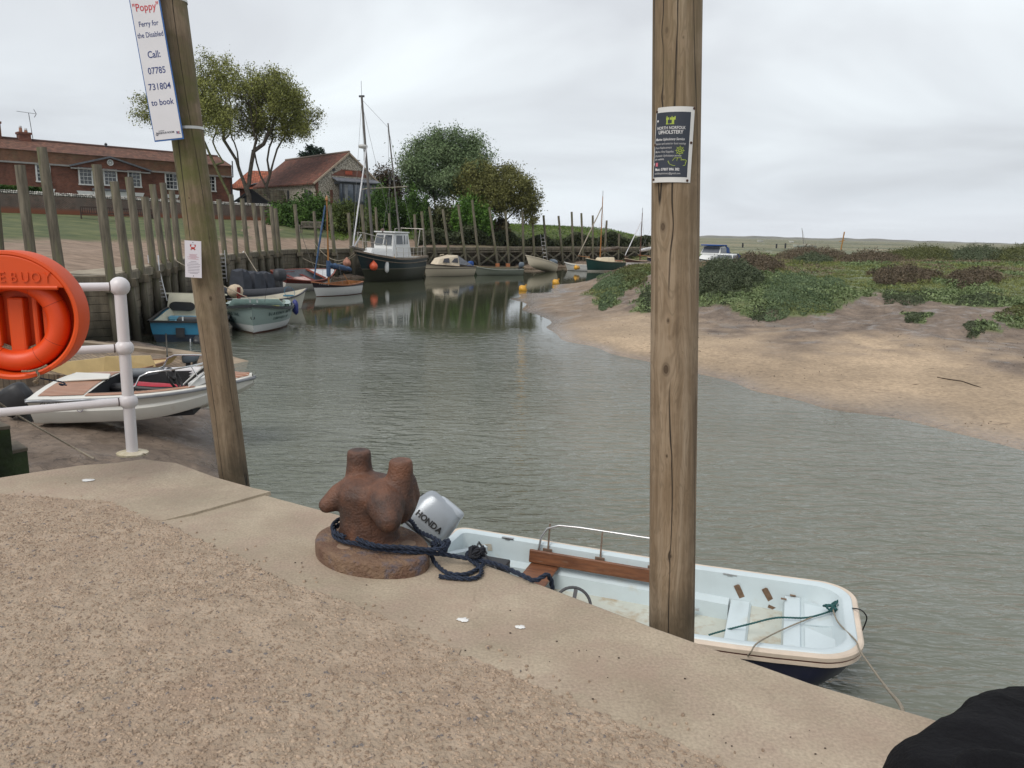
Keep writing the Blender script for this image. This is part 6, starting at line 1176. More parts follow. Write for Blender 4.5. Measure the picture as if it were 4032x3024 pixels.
    br = N(t, 'ShaderNodeMapRange'); L(noise(1.3, 3, .5, O), br.inputs[0]); br.inputs[1].default_value = .42; br.inputs[2].default_value = .5; cm = math_('MULTIPLY', c2.outputs[0], br.outputs[0]); col = mixc(cm, col, (.02,.015,.01))
    if kmask is not None: col = mixc(math_('MINIMUM', kmask, .92), col, (.055,.034,.018))
    L(col, b.inputs['Base Color'])
    hh = math_('SUBTRACT', math_('ADD', math_('MULTIPLY', g1, .5), math_('MULTIPLY', g2, .35)), math_('MULTIPLY', cm, 1.2))
    bp = N(t, 'ShaderNodeBump'); bp.inputs['Strength'].default_value = .8; bp.inputs['Distance'].default_value = .008; L(hh, bp.inputs['Height']); L(bp.outputs[0], b.inputs['Normal'])
    return m_
def near_pole(bpx, tpx, Y, r0, r1, label, knots, matargs, seed):
    b0 = PY(*bpx, Y); t0 = PY(*tpx, Y); d = (t0-b0).normalized(); foot = b0-d*3.0; top = t0+d*.9
    org = b0 - d*(b0.z/d.z); q = d.to_track_quat('Z', 'Y'); Mi = (Matrix.Translation(org) @ q.to_matrix().to_4x4()).inverted(); L_ = (top-org).length; Lf = -(foot-org).length
    ks = []
    for kx, ky, s_ in knots:
        dd = Vector(ray(kx, ky)); o_ = Mi @ Vector(C_); e = Mi.to_3x3() @ dd      # hit the pole's own surface
        a = e.x**2+e.y**2; bb = 2*(o_.x*e.x+o_.y*e.y); c_ = o_.x**2+o_.y**2-(r0+.0)**2; disc = bb*bb-4*a*c_
        if disc < 0: continue
        t_ = (-bb-math.sqrt(disc))/(2*a); h = o_+e*t_; ks.append((h.x, h.y, h.z, s_))
    m_ = pole_mat(*matargs[:1], ks, *matargs[1:]); rr = random.Random(seed); n = 40; k = 60; vs = []; fs = []
    ph = [rr.uniform(0, 6.28) for _ in range(4)]
    for i in range(k):
        z = Lf+(L_-Lf)*i/(k-1); r = r0+(r1-r0)*max(0, z)/L_
        for j in range(n):
            a = 2*math.pi*j/n; w = 1+.018*math.sin(3*a+ph[0]+z*.4)+.012*math.sin(5*a+ph[1]-z*.7)+.006*math.sin(9*a+ph[2]+z*1.5)
            vs.append((r*w*math.cos(a), r*w*math.sin(a), z))
    for i in range(k-1):
        for j in range(n): a, c_ = i*n+j, i*n+(j+1)%n; fs.append((a, c_, c_+n, a+n))
    fs.append(tuple((k-1)*n+j for j in range(n)))
    mb = MB(); mb.add(vs, fs); o = mb.build('timber_pole', m_, smooth=50, loc=org); o.rotation_euler = q.to_euler(); tag(o, label, 'pole', 'two big timber poles at the near quay edge')
    return o, Matrix.Translation(org) @ q.to_matrix().to_4x4()
poleR, MR = near_pole((2646,2480), (2667,0), 2.97, .093, .086, 'tall upright timber pole with the dark upholstery poster nailed to it', [(2607,893,.016),(2630,1263,.009),(2621,1455,.020),(2625,1796,.007),(2610,383,.009),(2623,118,.010),(2692,146,.006),(2655,640,.008),(2640,2190,.008)], ('right_pole_wood', (.205,.145,.088), (.32,.25,.175), (.10,.068,.04), .25, 1.2), 3)
poleL, ML = near_pole((921,1880), (667,0), 4.78, .089, .096, 'tall leaning timber pole that carries the ferry sign', [(830,1175,.012),(725,935,.006),(825,936,.008),(905,1620,.006),(745,780,.006),(770,1290,.006)], ('left_pole_wood', (.165,.120,.074), (.26,.20,.135), (.080,.057,.036), .95, .8), 5)
# ------------------------------------------------------------------ signs
def bend(o, Rr):
    for v in o.data.vertices: a = v.co.x/Rr; z = v.co.z; v.co.x = (Rr+z)*math.sin(a); v.co.z = (Rr+z)*math.cos(a)-Rr
def plate(name, w, h, m_, parent, z0=0, z1=.002, n=12, cx=0, cy=0, skew=0):
    mb = MB()
    for i in range(n):
        x0, x1 = cx-w/2+w*i/n, cx-w/2+w*(i+1)/n
        mb.add([(x0,cy-h/2,z1),(x1,cy-h/2,z1),(x1,cy+h/2,z1),(x0,cy+h/2,z1)], [(0,1,2,3)])
        mb.add([(x0,cy-h/2,z0),(x1,cy-h/2,z0),(x1,cy+h/2,z0),(x0,cy+h/2,z0)], [(0,3,2,1)])
    mb.add([(cx-w/2,cy-h/2,z0),(cx-w/2,cy-h/2,z1),(cx-w/2,cy+h/2,z1),(cx-w/2,cy+h/2,z0)], [(0,1,2,3)]); mb.add([(cx+w/2,cy-h/2,z0),(cx+w/2,cy-h/2,z1),(cx+w/2,cy+h/2,z1),(cx+w/2,cy+h/2,z0)], [(3,2,1,0)])
    mb.add([(cx-w/2,cy-h/2,z0),(cx+w/2,cy-h/2,z0),(cx+w/2,cy-h/2,z1),(cx-w/2,cy-h/2,z1)], [(0,1,2,3)]); mb.add([(cx-w/2,cy+h/2,z0),(cx+w/2,cy+h/2,z0),(cx+w/2,cy+h/2,z1),(cx-w/2,cy+h/2,z1)], [(3,2,1,0)])
    return mb.build(name, m_, parent)
I4 = Matrix.Identity(4)
def tx(parent, s, size, x, y, m_, align='LEFT', bold=0, shear=0, sx=1, z=.003, sp=1, depth=.0003, name='lettering'): return text_mesh(name, s, size, m_, parent, Matrix.Translation((x, y, z)), depth, align, bold, shear, sx, sp)
def poster():
    org = PY(2645, 566, 2.97-.0915); root = thing('upholstery_poster', 'dark poster with white border, white wording and lime green drawings nailed round the right pole', 'poster')
    back = Vector((C_[0]-org.x, C_[1]-org.y, 0)).normalized(); ang = math.atan2(back.y, back.x)+R(-9)
    zd = Vector((math.cos(ang), math.sin(ang), 0)); yd = Vector((0,0,1)); xd = yd.cross(zd)
    axis = MR @ Vector((0,0,org.z)); Rr = .0925; o0 = axis + zd*Rr; s = 1.0
    root.matrix_world = basis(o0, xd, yd)
    W_, H_ = .150*s, .262*s; parts = []
    parts.append(plate('backing', W_, H_, mat('poster_white', (.60,.60,.58), .5, var=.04, col3=(.45,.27,.08), c3=(.62,.74,9)), root, 0, .0015))
    parts.append(plate('print', W_*.88, H_*.86, mat('poster_navy', (.022,.028,.042), .45, var=.15), root, .0015, .002, cx=-.006, cy=0))
    wt = mat('print_white', (.62,.62,.62), .5); gr = mat('print_lime', (.36,.45,.06), .5); gy = mat('print_grey', (.42,.42,.42), .5)
    u = W_; k = -.006
    parts += [tx(root, 'NORTH NORFOLK', .0145, k-.004, .058, wt, 'CENTER', .012, sx=.86), tx(root, 'UPHOLSTERY', .0175, k-.004, .043, wt, 'CENTER', .02, sx=.86),
      tx(root, 'Marine Upholstery Service', .0125, k-.060, .019, wt, 'LEFT', .01, .25, sx=.80), tx(root, 'Interior and exterior boat seating', .0105, k-.062, .004, gy, 'LEFT', .005, .25, sx=.80),
      tx(root, 'Foam Replacement', .0105, k-.060, -.010, gy, 'LEFT', .004, .25, sx=.8), tx(root, 'Marine Vinyl Supplies', .0105, k-.060, -.024, gy, 'LEFT', .004, .25, sx=.8),
      tx(root, 'Domestic Upholstery service', .0105, k-.060, -.038, gy, 'LEFT', .004, .25, sx=.8), tx(root, 'also available', .0095, k-.060, -.050, gy, 'LEFT', .004, .25, sx=.8),
      tx(root, 'Matt: 07807 896 382', .0130, k-.056, -.086, wt, 'LEFT', .012, .0, sx=.84), tx(root, 'nnnorfolkupholstery@gmail.com'.replace('nnn', 'n'), .0095, k-.058, -.100, gy, 'LEFT', .003, .0, sx=.84)]
    mb = MB()                                # sewing machine
    for x, y, w, h in ((0,.072,.030,.003),(-.011,.0815,.005,.016),(.010,.0815,.008,.016),(0,.090,.030,.008),(.0165,.0915,.004,.012),(-.012,.095,.003,.008),(.006,.0955,.003,.005)): mb.box((k-.006+x, y, .0028), (w, h, .0006))
    parts.append(mb.build('sewing_machine_mark', gr, root))
    mb = MB(); cx, cy = k+.034, -.020
    for rr in (.0115, .005): mb.torus((cx, cy, .0028), rr, .0008, None, 24, 4)
    for j in range(8): a = j*R(45); mb.beam((cx+.003*math.cos(a), cy+.003*math.sin(a), .0028), (cx+.0165*math.cos(a), cy+.0165*math.sin(a), .0028), .0013, .0006)
    parts.append(mb.build('ship_wheel_mark', gr, root))
    mb = MB(); pl_ = [(-.032,.0),(.034,.003),(.028,-.015),(-.012,-.016),(-.026,-.010),(-.032,0)]; bx, by = k+.026, -.057
    for a, b_ in list(zip(pl_, pl_[1:]))+[((-.030,-.004),(.032,-.003)),((-.016,.001),(-.009,.011)),((-.009,.011),(.014,.012)),((.014,.012),(.014,.002)),((.001,.011),(-.001,.001))]: mb.beam((bx+a[0], by+a[1], .0028), (bx+b_[0], by+b_[1], .0028), .0013, .0006)
    for x in (.018,.023,.028): mb.box((bx+x, by+.005, .0028), (.003,.003,.0006))
    parts.append(mb.build('boat_mark', gr, root))
    mb = MB(); mb.box((k-.050,-.068,.0026), (.010,.013,.0004)); parts.append(mb.build('share_icon', mat('icon_pink', (.5,.12,.16), .5), root)); parts.append(tx(root, 'f', .014, k-.062, -.068, wt, 'CENTER', .02))
    mb = MB(); mb.lathe((k-.056,.084,.0021), [(.004,0),(.004,.0006)], 10); parts.append(mb.build('white_spot', wt, root))
    nl = mat('rusty_nail', (.05,.022,.014), .8)
    for x, y in ((.072,.126),(.068,.008),(.062,-.124),(-.071,.118),(-.070,.002),(-.069,-.120)): mb = MB(); mb.lathe((x,y,.001), [(.0048,0),(.0048,.002),(.003,.0035)], 10); parts.append(mb.build('nail', nl, root))
    for o in parts: bend(o, Rr)
poster()
def ferry_sign():
    Y = 4.62; bl, br = PY(609, 559, Y), PY(724, 547, Y); tl, tr = PY(524, -6, Y), PY(649, -6, Y)
    up = ((tl-bl)+(tr-br)).normalized(); xd = (br-bl).normalized(); w = (br-bl).length; org = (bl+br)/2
    root = thing('ferry_sign', 'white ferry sign with blue border and navy lettering strapped to the leaning pole', 'sign'); root_m = basis(org, xd, up); root.matrix_world = root_m
    H_ = 1.25; s = w/.19
    plate('backing', w, H_, mat('sign_blue', (.02,.10,.30), .5), root, -.004, .0, 2, 0, H_/2)
    plate('face', w-.012, H_-.012, mat('sign_white', (.62,.62,.64), .45, var=.03), root, .0, .0015, 2, -.001, H_/2+.002)
    nv = mat('sign_navy', (.025,.045,.16), .5); rd = mat('sign_red', (.48,.06,.07), .5)
    def row(y, t_, sz, m_, b=.012, sx=.82, x=0): tx(root, t_, sz*s*.93, x*s, y*s, m_, 'CENTER', b, 0, sx, .0022)
    px = lambda yy: (559-yy)/3028*4.75/s*.872
    row(px(34), '"Poppy"', .068, rd); row(px(97), 'Ferry for', .047, nv, .006, .78); row(px(140), 'the Disabled', .047, nv, .006, .74)
    row(px(217), 'Call:', .062, nv, .012, .8); row(px(280), '07785', .060, nv, .008, .82); row(px(343), '731804', .060, nv, .008, .86); row(px(405), 'to book', .056, nv, .010, .84)
    dk = mat('sign_dark', (.03,.035,.06), .5); row(px(527), 'HARBOUR ROOM', .0185, dk, .01, .85, -.016); row(px(518), 'BLAKENEY', .008, dk, 0, 1, -.038); row(px(532), 'RNLI'[:0]+'R L', .026, nv, .02, .8, .068); row(px(531), 'E', .02, rd, .03, .9, .068)
    mb = MB(); mb.torus((-.070*s, px(530)*s, .0022), .008*s, .0013, None, 14, 4, math.pi, 2*math.pi); mb.beam((-.070*s, (px(530)-.008)*s, .0022), (-.070*s, (px(530)+.012)*s, .0022), .0018, .0008); mb.build('anchor_mark', dk, root)
    # steel straps round the pole
    for i, (px_, py) in enumerate(((758, 508), (690, 6))):
        p = PY(px_, py, 4.78); q = ML.inverted() @ p; mb = MB(); n = 40; rr = .0975
        mb.loft([[(rr*math.cos(2*math.pi*j/n), rr*math.sin(2*math.pi*j/n), z) for j in range(n)] for z in (-.008, .008)], closed=True)
        mb.box((rr*.93,-rr*.35,0), (.02,.02,.02)); o = mb.build('steel_strap', mat('bright_strap', (.55,.55,.52), .35, metal=.5), root); o.matrix_local = root_m.inverted() @ ML @ Matrix.Translation((0, 0, q.z))
ferry_sign()
def notice():
    Y = 4.64; bl, br = PY(737, 1090, Y), PY(801, 1098, Y); tl, tr = PY(720, 945, Y), PY(785, 949, Y); up = ((tl-bl)+(tr-br)).normalized(); xd = (tr-tl).normalized(); w = (tr-tl).length; h = (tl-bl).length
    root = thing('safety_notice', 'small white laminated notice with a red crab picture screwed to the leaning pole', 'notice'); root.matrix_world = basis((bl+br+tl+tr)/4, xd, up)
    plate('panel', w, h, mat('notice_white', (.60,.58,.62), .35, var=.03), root, -.002, .001, 2)
    cr = mat('crab_red', (.42,.035,.02), .5); gp = mat('notice_grey_print', (.20,.18,.22), .6); rp = mat('notice_red_print', (.42,.20,.24), .6)
    mb = MB(); cy = h*.30; mb.lathe((0,cy,.001), [(.009,0),(.008,.0008)], 12, sx=1.3, sy=.8)
    for s_ in (-1, 1):
        mb.beam((s_*.010, cy+.004, .0015), (s_*.014, cy+.012, .0015), .004, .001); mb.lathe((s_*.0135, cy+.016, .001), [(.0045,0),(.004,.0008)], 8, sy=1.4)
        for k in range(3): mb.beam((s_*.006, cy-.004, .0015), (s_*(.010+.003*k), cy-.012+.003*k, .0015), .0018, .0008)
    mb.build('crab_picture', cr, root)
    rr = random.Random(4); tx(root, 'WELCOME', .007, 0, h*.40, gp, 'CENTER', 0, z=.0012, depth=.0001)
    for k, (y, wd_) in enumerate([(.13,.5),(.105,.4),(.08,.5),(.055,.7),(.03,.35),(.005,.65)]): mb = MB(); mb.box((0,h*y,.0013), (w*wd_,.0022,.0003)); mb.build('print_line', rp, root)
    for k, (y, wd_) in enumerate([(-.06,.35),(-.10,.6),(-.14,.8),(-.185,.78),(-.225,.7),(-.27,.72),(-.31,.72),(-.355,.7),(-.385,.5)]): mb = MB(); mb.box((.002,h*y,.0013), (w*wd_,.0024,.0003)); mb.build('print_line', gp, root)
    for y in (.455, -.455): mb = MB(); mb.lathe((0,h*y,.001), [(.003,0),(.002,.002)], 8); mb.build('screw', DARK, root)
notice()
# ------------------------------------------------------------------ cast-iron bollard
RUST = mat('rusty_iron', (.036,.021,.017), .6, col2=(.150,.066,.037), scale=6, detail=12, lo=.36, hi=.62, bump=.4, bscale=90, col3=(.25,.165,.10), c3=(.6,.76,4))
def bollard():
    root = thing('mooring_bollard', 'rusty horned iron bollard on an oval base plate at the quay edge', 'bollard', (-.66,3.44,0), R(-38))
    mb = MB(); n = 48; sh = Matrix.Rotation(R(38), 3, 'Z') @ Vector((0,-.035,0))
    def oval(a, k, z): 
        c, s_ = math.cos(a), math.sin(a); x = .30*k*c+(.03 if c > 0 else 0)*c; y = .225*k*s_*(1-.18*max(0, c)**2); return (x+.02+sh.x, y+sh.y, z)
    mb.loft([[oval(2*math.pi*j/n, k, z) for j in range(n)] for k, z in ((1.0,-.02),(1.0,.055),(.985,.066),(.95,.072))], closed=True, capB=True); mb.build('base_plate', mat('rusty_plate', (.12,.062,.040), .85, col2=(.21,.135,.085), scale=10, detail=10, bump=.8, bscale=70, col3=(.10,.085,.10), c3=(.55,.66,9)), root, smooth=40)
    for x, y in ((-.17,.0),(.0,-.15),(.20,.06),(-.05,.15)): mb = MB(); mb.lathe((x,y,.069), [(.040,0),(.034,.005),(.0,.006)], 18); mb.build('bolt_head', mat('dusty_bolt', (.24,.165,.115), .85, var=.2), root)
    # body: several lumps melted together
    inv = (Matrix.Translation((-.66,3.44,0)) @ Matrix.Rotation(R(-38), 4, 'Z')).inverted()
    W_ = lambda *p: inv @ Vector(p)
    mb = MB(); cx, cy = -.665, 3.45
    def lump(pts, rs, n=20): mb.tube([W_(*p) for p in pts], rs, n); mb.ball(W_(*pts[0]), rs[0], 14); mb.ball(W_(*pts[-1]), rs[-1]*.98, 14)
    mb.lathe(W_(cx,cy,0), [(.165,.05),(.146,.075),(.137,.11),(.134,.18),(.140,.25),(.146,.30),(.120,.35),(.05,.375)], 28)
    def aim(px, py, Y): p = PY(px, py, Y); return (p.x, p.y, p.z)
    hl0 = aim(1415,1950,3.50); lump([aim(1418,1970,3.50), aim(1416,1885,3.50), aim(1414,1815,3.50)], [.092,.069,.057])
    lump([aim(1560,1990,3.40), aim(1572,1900,3.40), aim(1578,1852,3.40)], [.092,.068,.057])
    mb.lathe(W_(*aim(1414,1800,3.50)), [(.057,-.03),(.058,.0),(.055,.028),(.050,.036)], 18); mb.lathe(W_(*aim(1578,1838,3.40)), [(.057,-.03),(.057,0),(.054,.025),(.049,.034)], 18)
    lump([aim(1400,1935,3.46), aim(1330,1960,3.44), aim(1287,1988,3.42)], [.085,.062,.040])
    lump([aim(1510,1960,3.38), aim(1522,2000,3.30), aim(1530,2045,3.26)], [.095,.086,.062])
    lump([aim(1585,1900,3.42), aim(1600,1950,3.46), aim(1590,2000,3.50)], [.066,.066,.056])
    lump([aim(1420,1930,3.50), aim(1490,1935,3.46), aim(1560,1960,3.41)], [.075,.07,.075])
    o = mb.build('body', RUST, root); o.data.remesh_mode
    rm = o.modifiers.new('r', 'REMESH'); rm.mode = 'VOXEL'; rm.voxel_size = .0075; sm = o.modifiers.new('s', 'SMOOTH'); sm.iterations = 4; sm.factor = .6; bake(o); o.data.polygons.foreach_set('use_smooth', [True]*len(o.data.polygons)); o.data.materials.clear(); o.data.materials.append(RUST)
bollard()
def laid_rope(pts, r, label, m_, name='rope', strands=3, pitch=None, sub=5, group=None, cat='rope', parent=None):
    pts = [Vector(p) for p in pts]; P_ = [pts[0]]+pts+[pts[-1]]; cur = []
    for i in range(1, len(P_)-2):
        a, b_, c_, d = P_[i-1:i+3]
        for j in range(sub): t = j/sub; cur.append(.5*((2*b_)+(-a+c_)*t+(2*a-5*b_+4*c_-d)*t*t+(-a+3*b_-3*c_+d)*t**3))
    cur.append(pts[-1]); fine = [cur[0]]; st = r*.9
    for p in cur[1:]:
        while (p-fine[-1]).length > st: fine.append(fine[-1]+(p-fine[-1]).normalized()*st)
    pitch = pitch or r*9; mb = MB(); n = len(fine); t0 = (fine[1]-fine[0]).normalized(); u = t0.cross(Vector((0,0,1)) if abs(t0.z) < .9 else Vector((1,0,0))).normalized(); U_s = []
    for i in range(n): t = (fine[min(i+1,n-1)]-fine[max(i-1,0)]).normalized(); u = (u-t*u.dot(t)).normalized(); U_s.append((u.copy(), t.cross(u)))
    for s_ in range(strands):
        q = []
        for i in range(n): a = 2*math.pi*(s_/strands+i*st/pitch); q.append(fine[i]+(U_s[i][0]*math.cos(a)+U_s[i][1]*math.sin(a))*r*.58)
        mb.tube(q, r*.50, 6)
    o = mb.build(name, m_, parent, smooth=70)
    if parent is None: tag(o, label, cat, group)
    return o
def bollard_rope():
    zb = .085; cx, cy = -.665, 3.45; pts = []
    for k, (rr, z) in enumerate(((.172, .092), (.185, .115))):
        for j in range(10): a = R(60)+j/9*R(230)
        pass
    def arc(rr, z, a0, a1, n=9): return [(cx+rr*math.cos(R(a0+(a1-a0)*i/(n-1))), cy+rr*math.sin(R(a0+(a1-a0)*i/(n-1))), z) for i in range(n)]
    kn = Vector(P(1725, 2085+40, .09)); k1 = P(1720, 2120, .08); k2 = P(1875, 2180, .06); e = P(2080, 2250, .035)
    p2 = lambda x, y, z=.03: P(x, y, z)
    ee = P(2135, 2296, .0); e1 = ee+Vector((.045,.055,-.02)); off_ = ee+Vector((.07,.08,-.5))
    main = arc(.165, .098, 75, 262)+[P(1480,2160,.095), P(1600,2172,.09), P(1690,2178,.07), P(1760,2185,.05), P(1850,2200,.035), P(1950,2220,.03), P(2050,2262,.022), P(2105,2287,.015), e1, off_]
    laid_rope(main, .0108, 'navy rope looped round the bollard and led over the quay edge to the dory', NAVYROPE, group='navy ropes at the bollard')
    back = arc(.168, .125, 20, 262)+[P(1480,2150,.12), P(1600,2160,.11), P(1700,2172,.085), P(1740,2160,.10)]
    a2 = [(cx+.168*math.cos(R(262)), cy+.168*math.sin(R(262)), .124), P(1480,2148,.12), P(1600,2156,.11), P(1700,2165,.09), P(1750,2150,.10), P(1712,2120,.11), P(1650,2092,.10), (cx+.20, cy+.08, .105), (cx+.16, cy+.15, .10), (cx, cy+.172, .12)]+arc(.168, .124, 95, 262)[1:-1]
    laid_rope(a2, .0108, 'upper turn of navy rope round the stem of the bollard', NAVYROPE, group='navy ropes at the bollard')
    tail = [P(1720,2140,.10), P(1700,2180,.05), P(1712,2215,.013), P(1760,2255,.013), P(1830,2262,.013), P(1880,2240,.013), P(1905,2215,.02), P(1870,2180,.045), P(1850,2170,.06), P(1840,2195,.04), P(1890,2232,.014), P(1893,2262,.013), P(1860,2278,.013), P(1790,2276,.013), P(1722,2268,.013)]
    laid_rope(tail, .0102, 'loose navy rope tail lying in a loop on the concrete with a taped end', NAVYROPE, group='navy ropes at the bollard')
    c1 = P(1735, 2148, .075); mb_pts = [c1+Vector((.035*math.cos(a*1.0)*(1+.2*math.sin(3*a)), .025*math.sin(a), .022*math.sin(2.0*a+.6))) for a in [i*.55 for i in range(24)]]
    laid_rope(mb_pts, .0115, 'tight navy rope knot beside the bollard base', NAVYROPE, group='navy ropes at the bollard')
    c1 = P(1878, 2180, .06); mb_pts = [c1+Vector((.03*math.cos(a), .02*math.sin(a)*(1+.3*math.sin(2*a)), .02*math.sin(2.3*a+.9)+.01)) for a in [i*.6 for i in range(22)]]
    laid_rope(mb_pts, .0105, 'second navy rope knot, nearer the dory, where two ropes meet', mat('black_rope', (.014,.016,.022), .85, var=.3, scale=60), group='navy ropes at the bollard')
bollard_rope()
# ------------------------------------------------------------------ pale blue dory under the quay
def dory():
    DW = mat('dull_brown_plank', (.11,.042,.020), .45, col2=(.21,.085,.038), scale=4, stretch=(1,9,9), col3=(.24,.16,.11), c3=(.6,.75,5)); PB = mat('pale_blue_grp', (.54,.62,.645), .35, var=.05, scale=2, col3=(.52,.53,.47), c3=(.6,.8,3)); NV = mat('navy_hull', (.008,.010,.035), .3)
    CRM = mat('dory_rubbing_band', (.62,.52,.42), .5, var=.08, scale=6); WORN = mat('worn_floor', (.50,.52,.46), .6, var=.08, scale=3, col3=(.36,.26,.15), c3=(.5,.72,5))
    L_, B_ = 4.0, 1.5; root = thing('dory', 'pale blue open dory with silver outboard moored below the near quay', 'boat', (1.07,6.67,ZW), R(-19.8)); gz = .485
    def half(x, B=B_):
        b = B/2
        if x > .6: b -= .10*((x-.6)/1.5)**2
        return b
    def outline(inset, z, n=14, rb=.34, rs=.12, xb=0):
        X0, X1 = -L_/2+inset, L_/2-inset+xb; pts = []; rb = max(.06, rb-inset*.7); rs = max(.03, rs-inset*.5)
        def sh(x): return z+(.09*max(0, x/2.1)**2 if z > .2 else 0)
        xs = [X0+rs+(X1-rb-X0-rs)*i/12 for i in range(13)]
        side = [(x, half(x)-inset) for x in xs]
        for j in range(1, n): a = math.pi/2*(1-j/n); side.append((X1-rb+rb*math.cos(a), (half(X1-rb)-inset)-rb*(1-math.sin(a))))
        side.append((X1, half(X1-rb)-inset-rb)); 
        st = [(X0+rs-rs*math.cos(math.pi/2*j/6)*1.0, half(X0)-inset-rs+rs*math.sin(math.pi/2*j/6)) for j in range(6)]
        side = st+side; full = side+[(x, -y) for x, y in reversed(side)]
        return [(x, y, sh(x)) for x, y in full]
    def ring(lst, name, m_, parent=None, smooth=35, capB=False, capA=False): mb = MB(); mb.loft(lst, closed=True, capA=capA, capB=capB); return mb.build(name, m_, parent or root, smooth=smooth)
    lowr = lambda ins, z, xb: outline(ins, z, xb=xb)
    ring([outline(.30, -.25, xb=-.5), outline(.14, .02, xb=-.25), outline(.03, .26, xb=-.06), outline(.0, gz-.09)], 'hull', NV, capA=True)
    ring([outline(.0, gz-.095), outline(-.022, gz-.09), outline(-.022, gz-.062), outline(-.004, gz-.06)], 'lower_rubbing_band', CRM)
    ring([outline(-.004, gz-.061), outline(-.012, gz-.06), outline(-.012, gz-.045), outline(-.003, gz-.044)], 'red_stripe', mat('dark_red_stripe', (.10,.02,.012), .5))
    ring([outline(-.003, gz-.046), outline(-.026, gz-.042), outline(-.028, gz-.01), outline(-.016, gz+.004), outline(.02, gz+.004)], 'rubbing_band', CRM)
    ring([outline(.02, gz+.003), outline(.03, gz+.012), outline(.085, gz+.012), outline(.105, gz), outline(.125, gz-.12, xb=-.03), outline(.15, .10, xb=-.42), outline(.17, .07, xb=-.45)], 'inner_hull', PB)
    mb = MB(); mb.add(outline(.165, .085, xb=-.44), [tuple(range(len(outline(.165, .085))))]); mb.build('floor', WORN, root)
    # interior ledges along the far and near sides
    for s_ in (1, -1): mb = MB(); mb.loft([[(x, s_*(half(x)-.13), .27), (x, s_*(half(x)-.22), .235), (x, s_*(half(x)-.235), .08)] for x in (-1.8,-1,0,.6,.93)]); mb.build('side_moulding', PB, root, smooth=30)
    # bow platform, step and ribs
    def wb(x, i=.14): return half(x)-i
    mb = MB(); mb.loft([[(x, -wb(x), z), (x, wb(x), z)] for x, z in ((.93,.10),(.95,.26),(1.12,.27),(1.14,.24))]); mb.build('step', PB, root)
    mb = MB(); mb.loft([[(x, -wb(x), z), (x, wb(x), z)] for x, z in ((1.14,.235),(1.42,.24),)]); mb.build('locker_lid', WORN, root)
    mb = MB(); mb.loft([[(x, -wb(x), z), (x, wb(x), z)] for x, z in ((1.42,.24),(1.43,.40),(1.56,.41),(1.58,.385))]); mb.build('bow_beam', PB, root)
    bp = [(1.57,-wb(1.5,.125),.392)]+[(1.7,-.50,.40),(1.85,-.42,.41),(1.95,-.28,.425),(1.985,-.1,.43),(1.985,.1,.43),(1.95,.28,.425),(1.85,.42,.41),(1.7,.50,.40)]+[(1.57,wb(1.5,.125),.392)]
    mb = MB(); mb.add([(x, y*1.05, z) for x, y, z in bp], [tuple(range(len(bp)))]); mb.build('bow_platform', mat('worn_blue_deck', (.50,.58,.60), .5, var=.06, scale=3, col3=(.45,.38,.28), c3=(.6,.8,5)), root)
    mb = MB(); mb.prism([(1.60,-.45,.395),(1.80,-.40,.405),(1.92,-.22,.42),(1.60,-.0,.40)], (0,0,.012)); mb.build('raised_panel', PB, root); mb = MB(); mb.prism([(1.60,.06,.395),(1.93,.08,.42),(1.90,.26,.415),(1.78,.42,.405),(1.60,.48,.395)], (0,0,.012)); mb.build('raised_panel', PB, root)
    # varnished seat board and long backrest
    mb = MB(); mb.box((-.93,.12,.30), (.30,1.15,.028)); mb.build('seat_board', DW, root, bevel=.006)
    mb = MB(); mb.box((-.29,.545,.39), (1.62,.03,.14), rx=R(-8)); mb.build('backrest', DW, root, bevel=.012)
    for x in (-.92,-.36,.18): mb = MB(); mb.tube([(x,.60,.34),(x,.665,gz+.24)], .010, 6); mb.box((x,.60,gz-.03), (.10,.012,.035)); mb.build('rail_stanchion', mat('rusty_stainless', (.30,.22,.17), .4, metal=.6, var=.3, scale=20), root)
    mb = MB(); pts = [(-1.02,.60,gz-.06),(-1.0,.62,gz+.09),(-.94,.645,gz+.19),(-.82,.66,gz+.235),(-.6,.665,gz+.245),(-.2,.665,gz+.245),(.32,.665,gz+.245),(.42,.66,gz+.20),(.46,.62,gz+.05),(.46,.60,gz-.06)]; mb.tube(pts, .012, 8); mb.build('side_rail', STEEL, root, smooth=60)
    # helm box with wheel
    mb = MB(); mb.box((-.30,-.42,.22), (.42,.34,.30)); hb = mb.build('helm_box', mat('white_paint'), root, bevel=.02); mb = MB(); mb.prism([(-.086,-.56,.28),(-.086,-.36,.28),(-.086,-.36,.34),(-.086,-.56,.34)], (.003,0,0)); mb.build('warning_sticker', mat('sticker_yellow', (.60,.42,.06), .6), hb)
    Mw = Matrix.Rotation(R(55), 3, 'X') @ Matrix.Rotation(R(20), 3, 'Y'); c = Vector((-.40,-.26,.34)); mb = MB(); mb.torus(c, .165, .014, Mw, 32, 8)
    for a in (90, 215, 325): v = Mw @ Vector((math.cos(R(a)), math.sin(R(a)), 0)); mb.beam(c, c+v*.16, .035, .010)
    mb.ball(c, .035, 10); mb.build('steering_wheel', mat('grey_wheel', (.06,.06,.065), .6), root, smooth=50)
    # battery box, cables and plates at the stern
    mb = MB(); mb.box((-1.38,.18,.26), (.30,.30,.28)); mb.box((-1.38,.18,.41), (.34,.20,.05)); mb.box((-1.3,.05,.30), (.1,.12,.2)); mb.build('battery_box', BLACK, root, bevel=.015)
    mb = MB(); mb.tube([(-1.5,.35,.42),(-1.62,.42,.50),(-1.55,.2,.55),(-1.3,-.0,.5),(-1.15,-.05,.3),(-1.12,.0,.12)], .011, 6); mb.build('cable', BLACK, root, smooth=60)
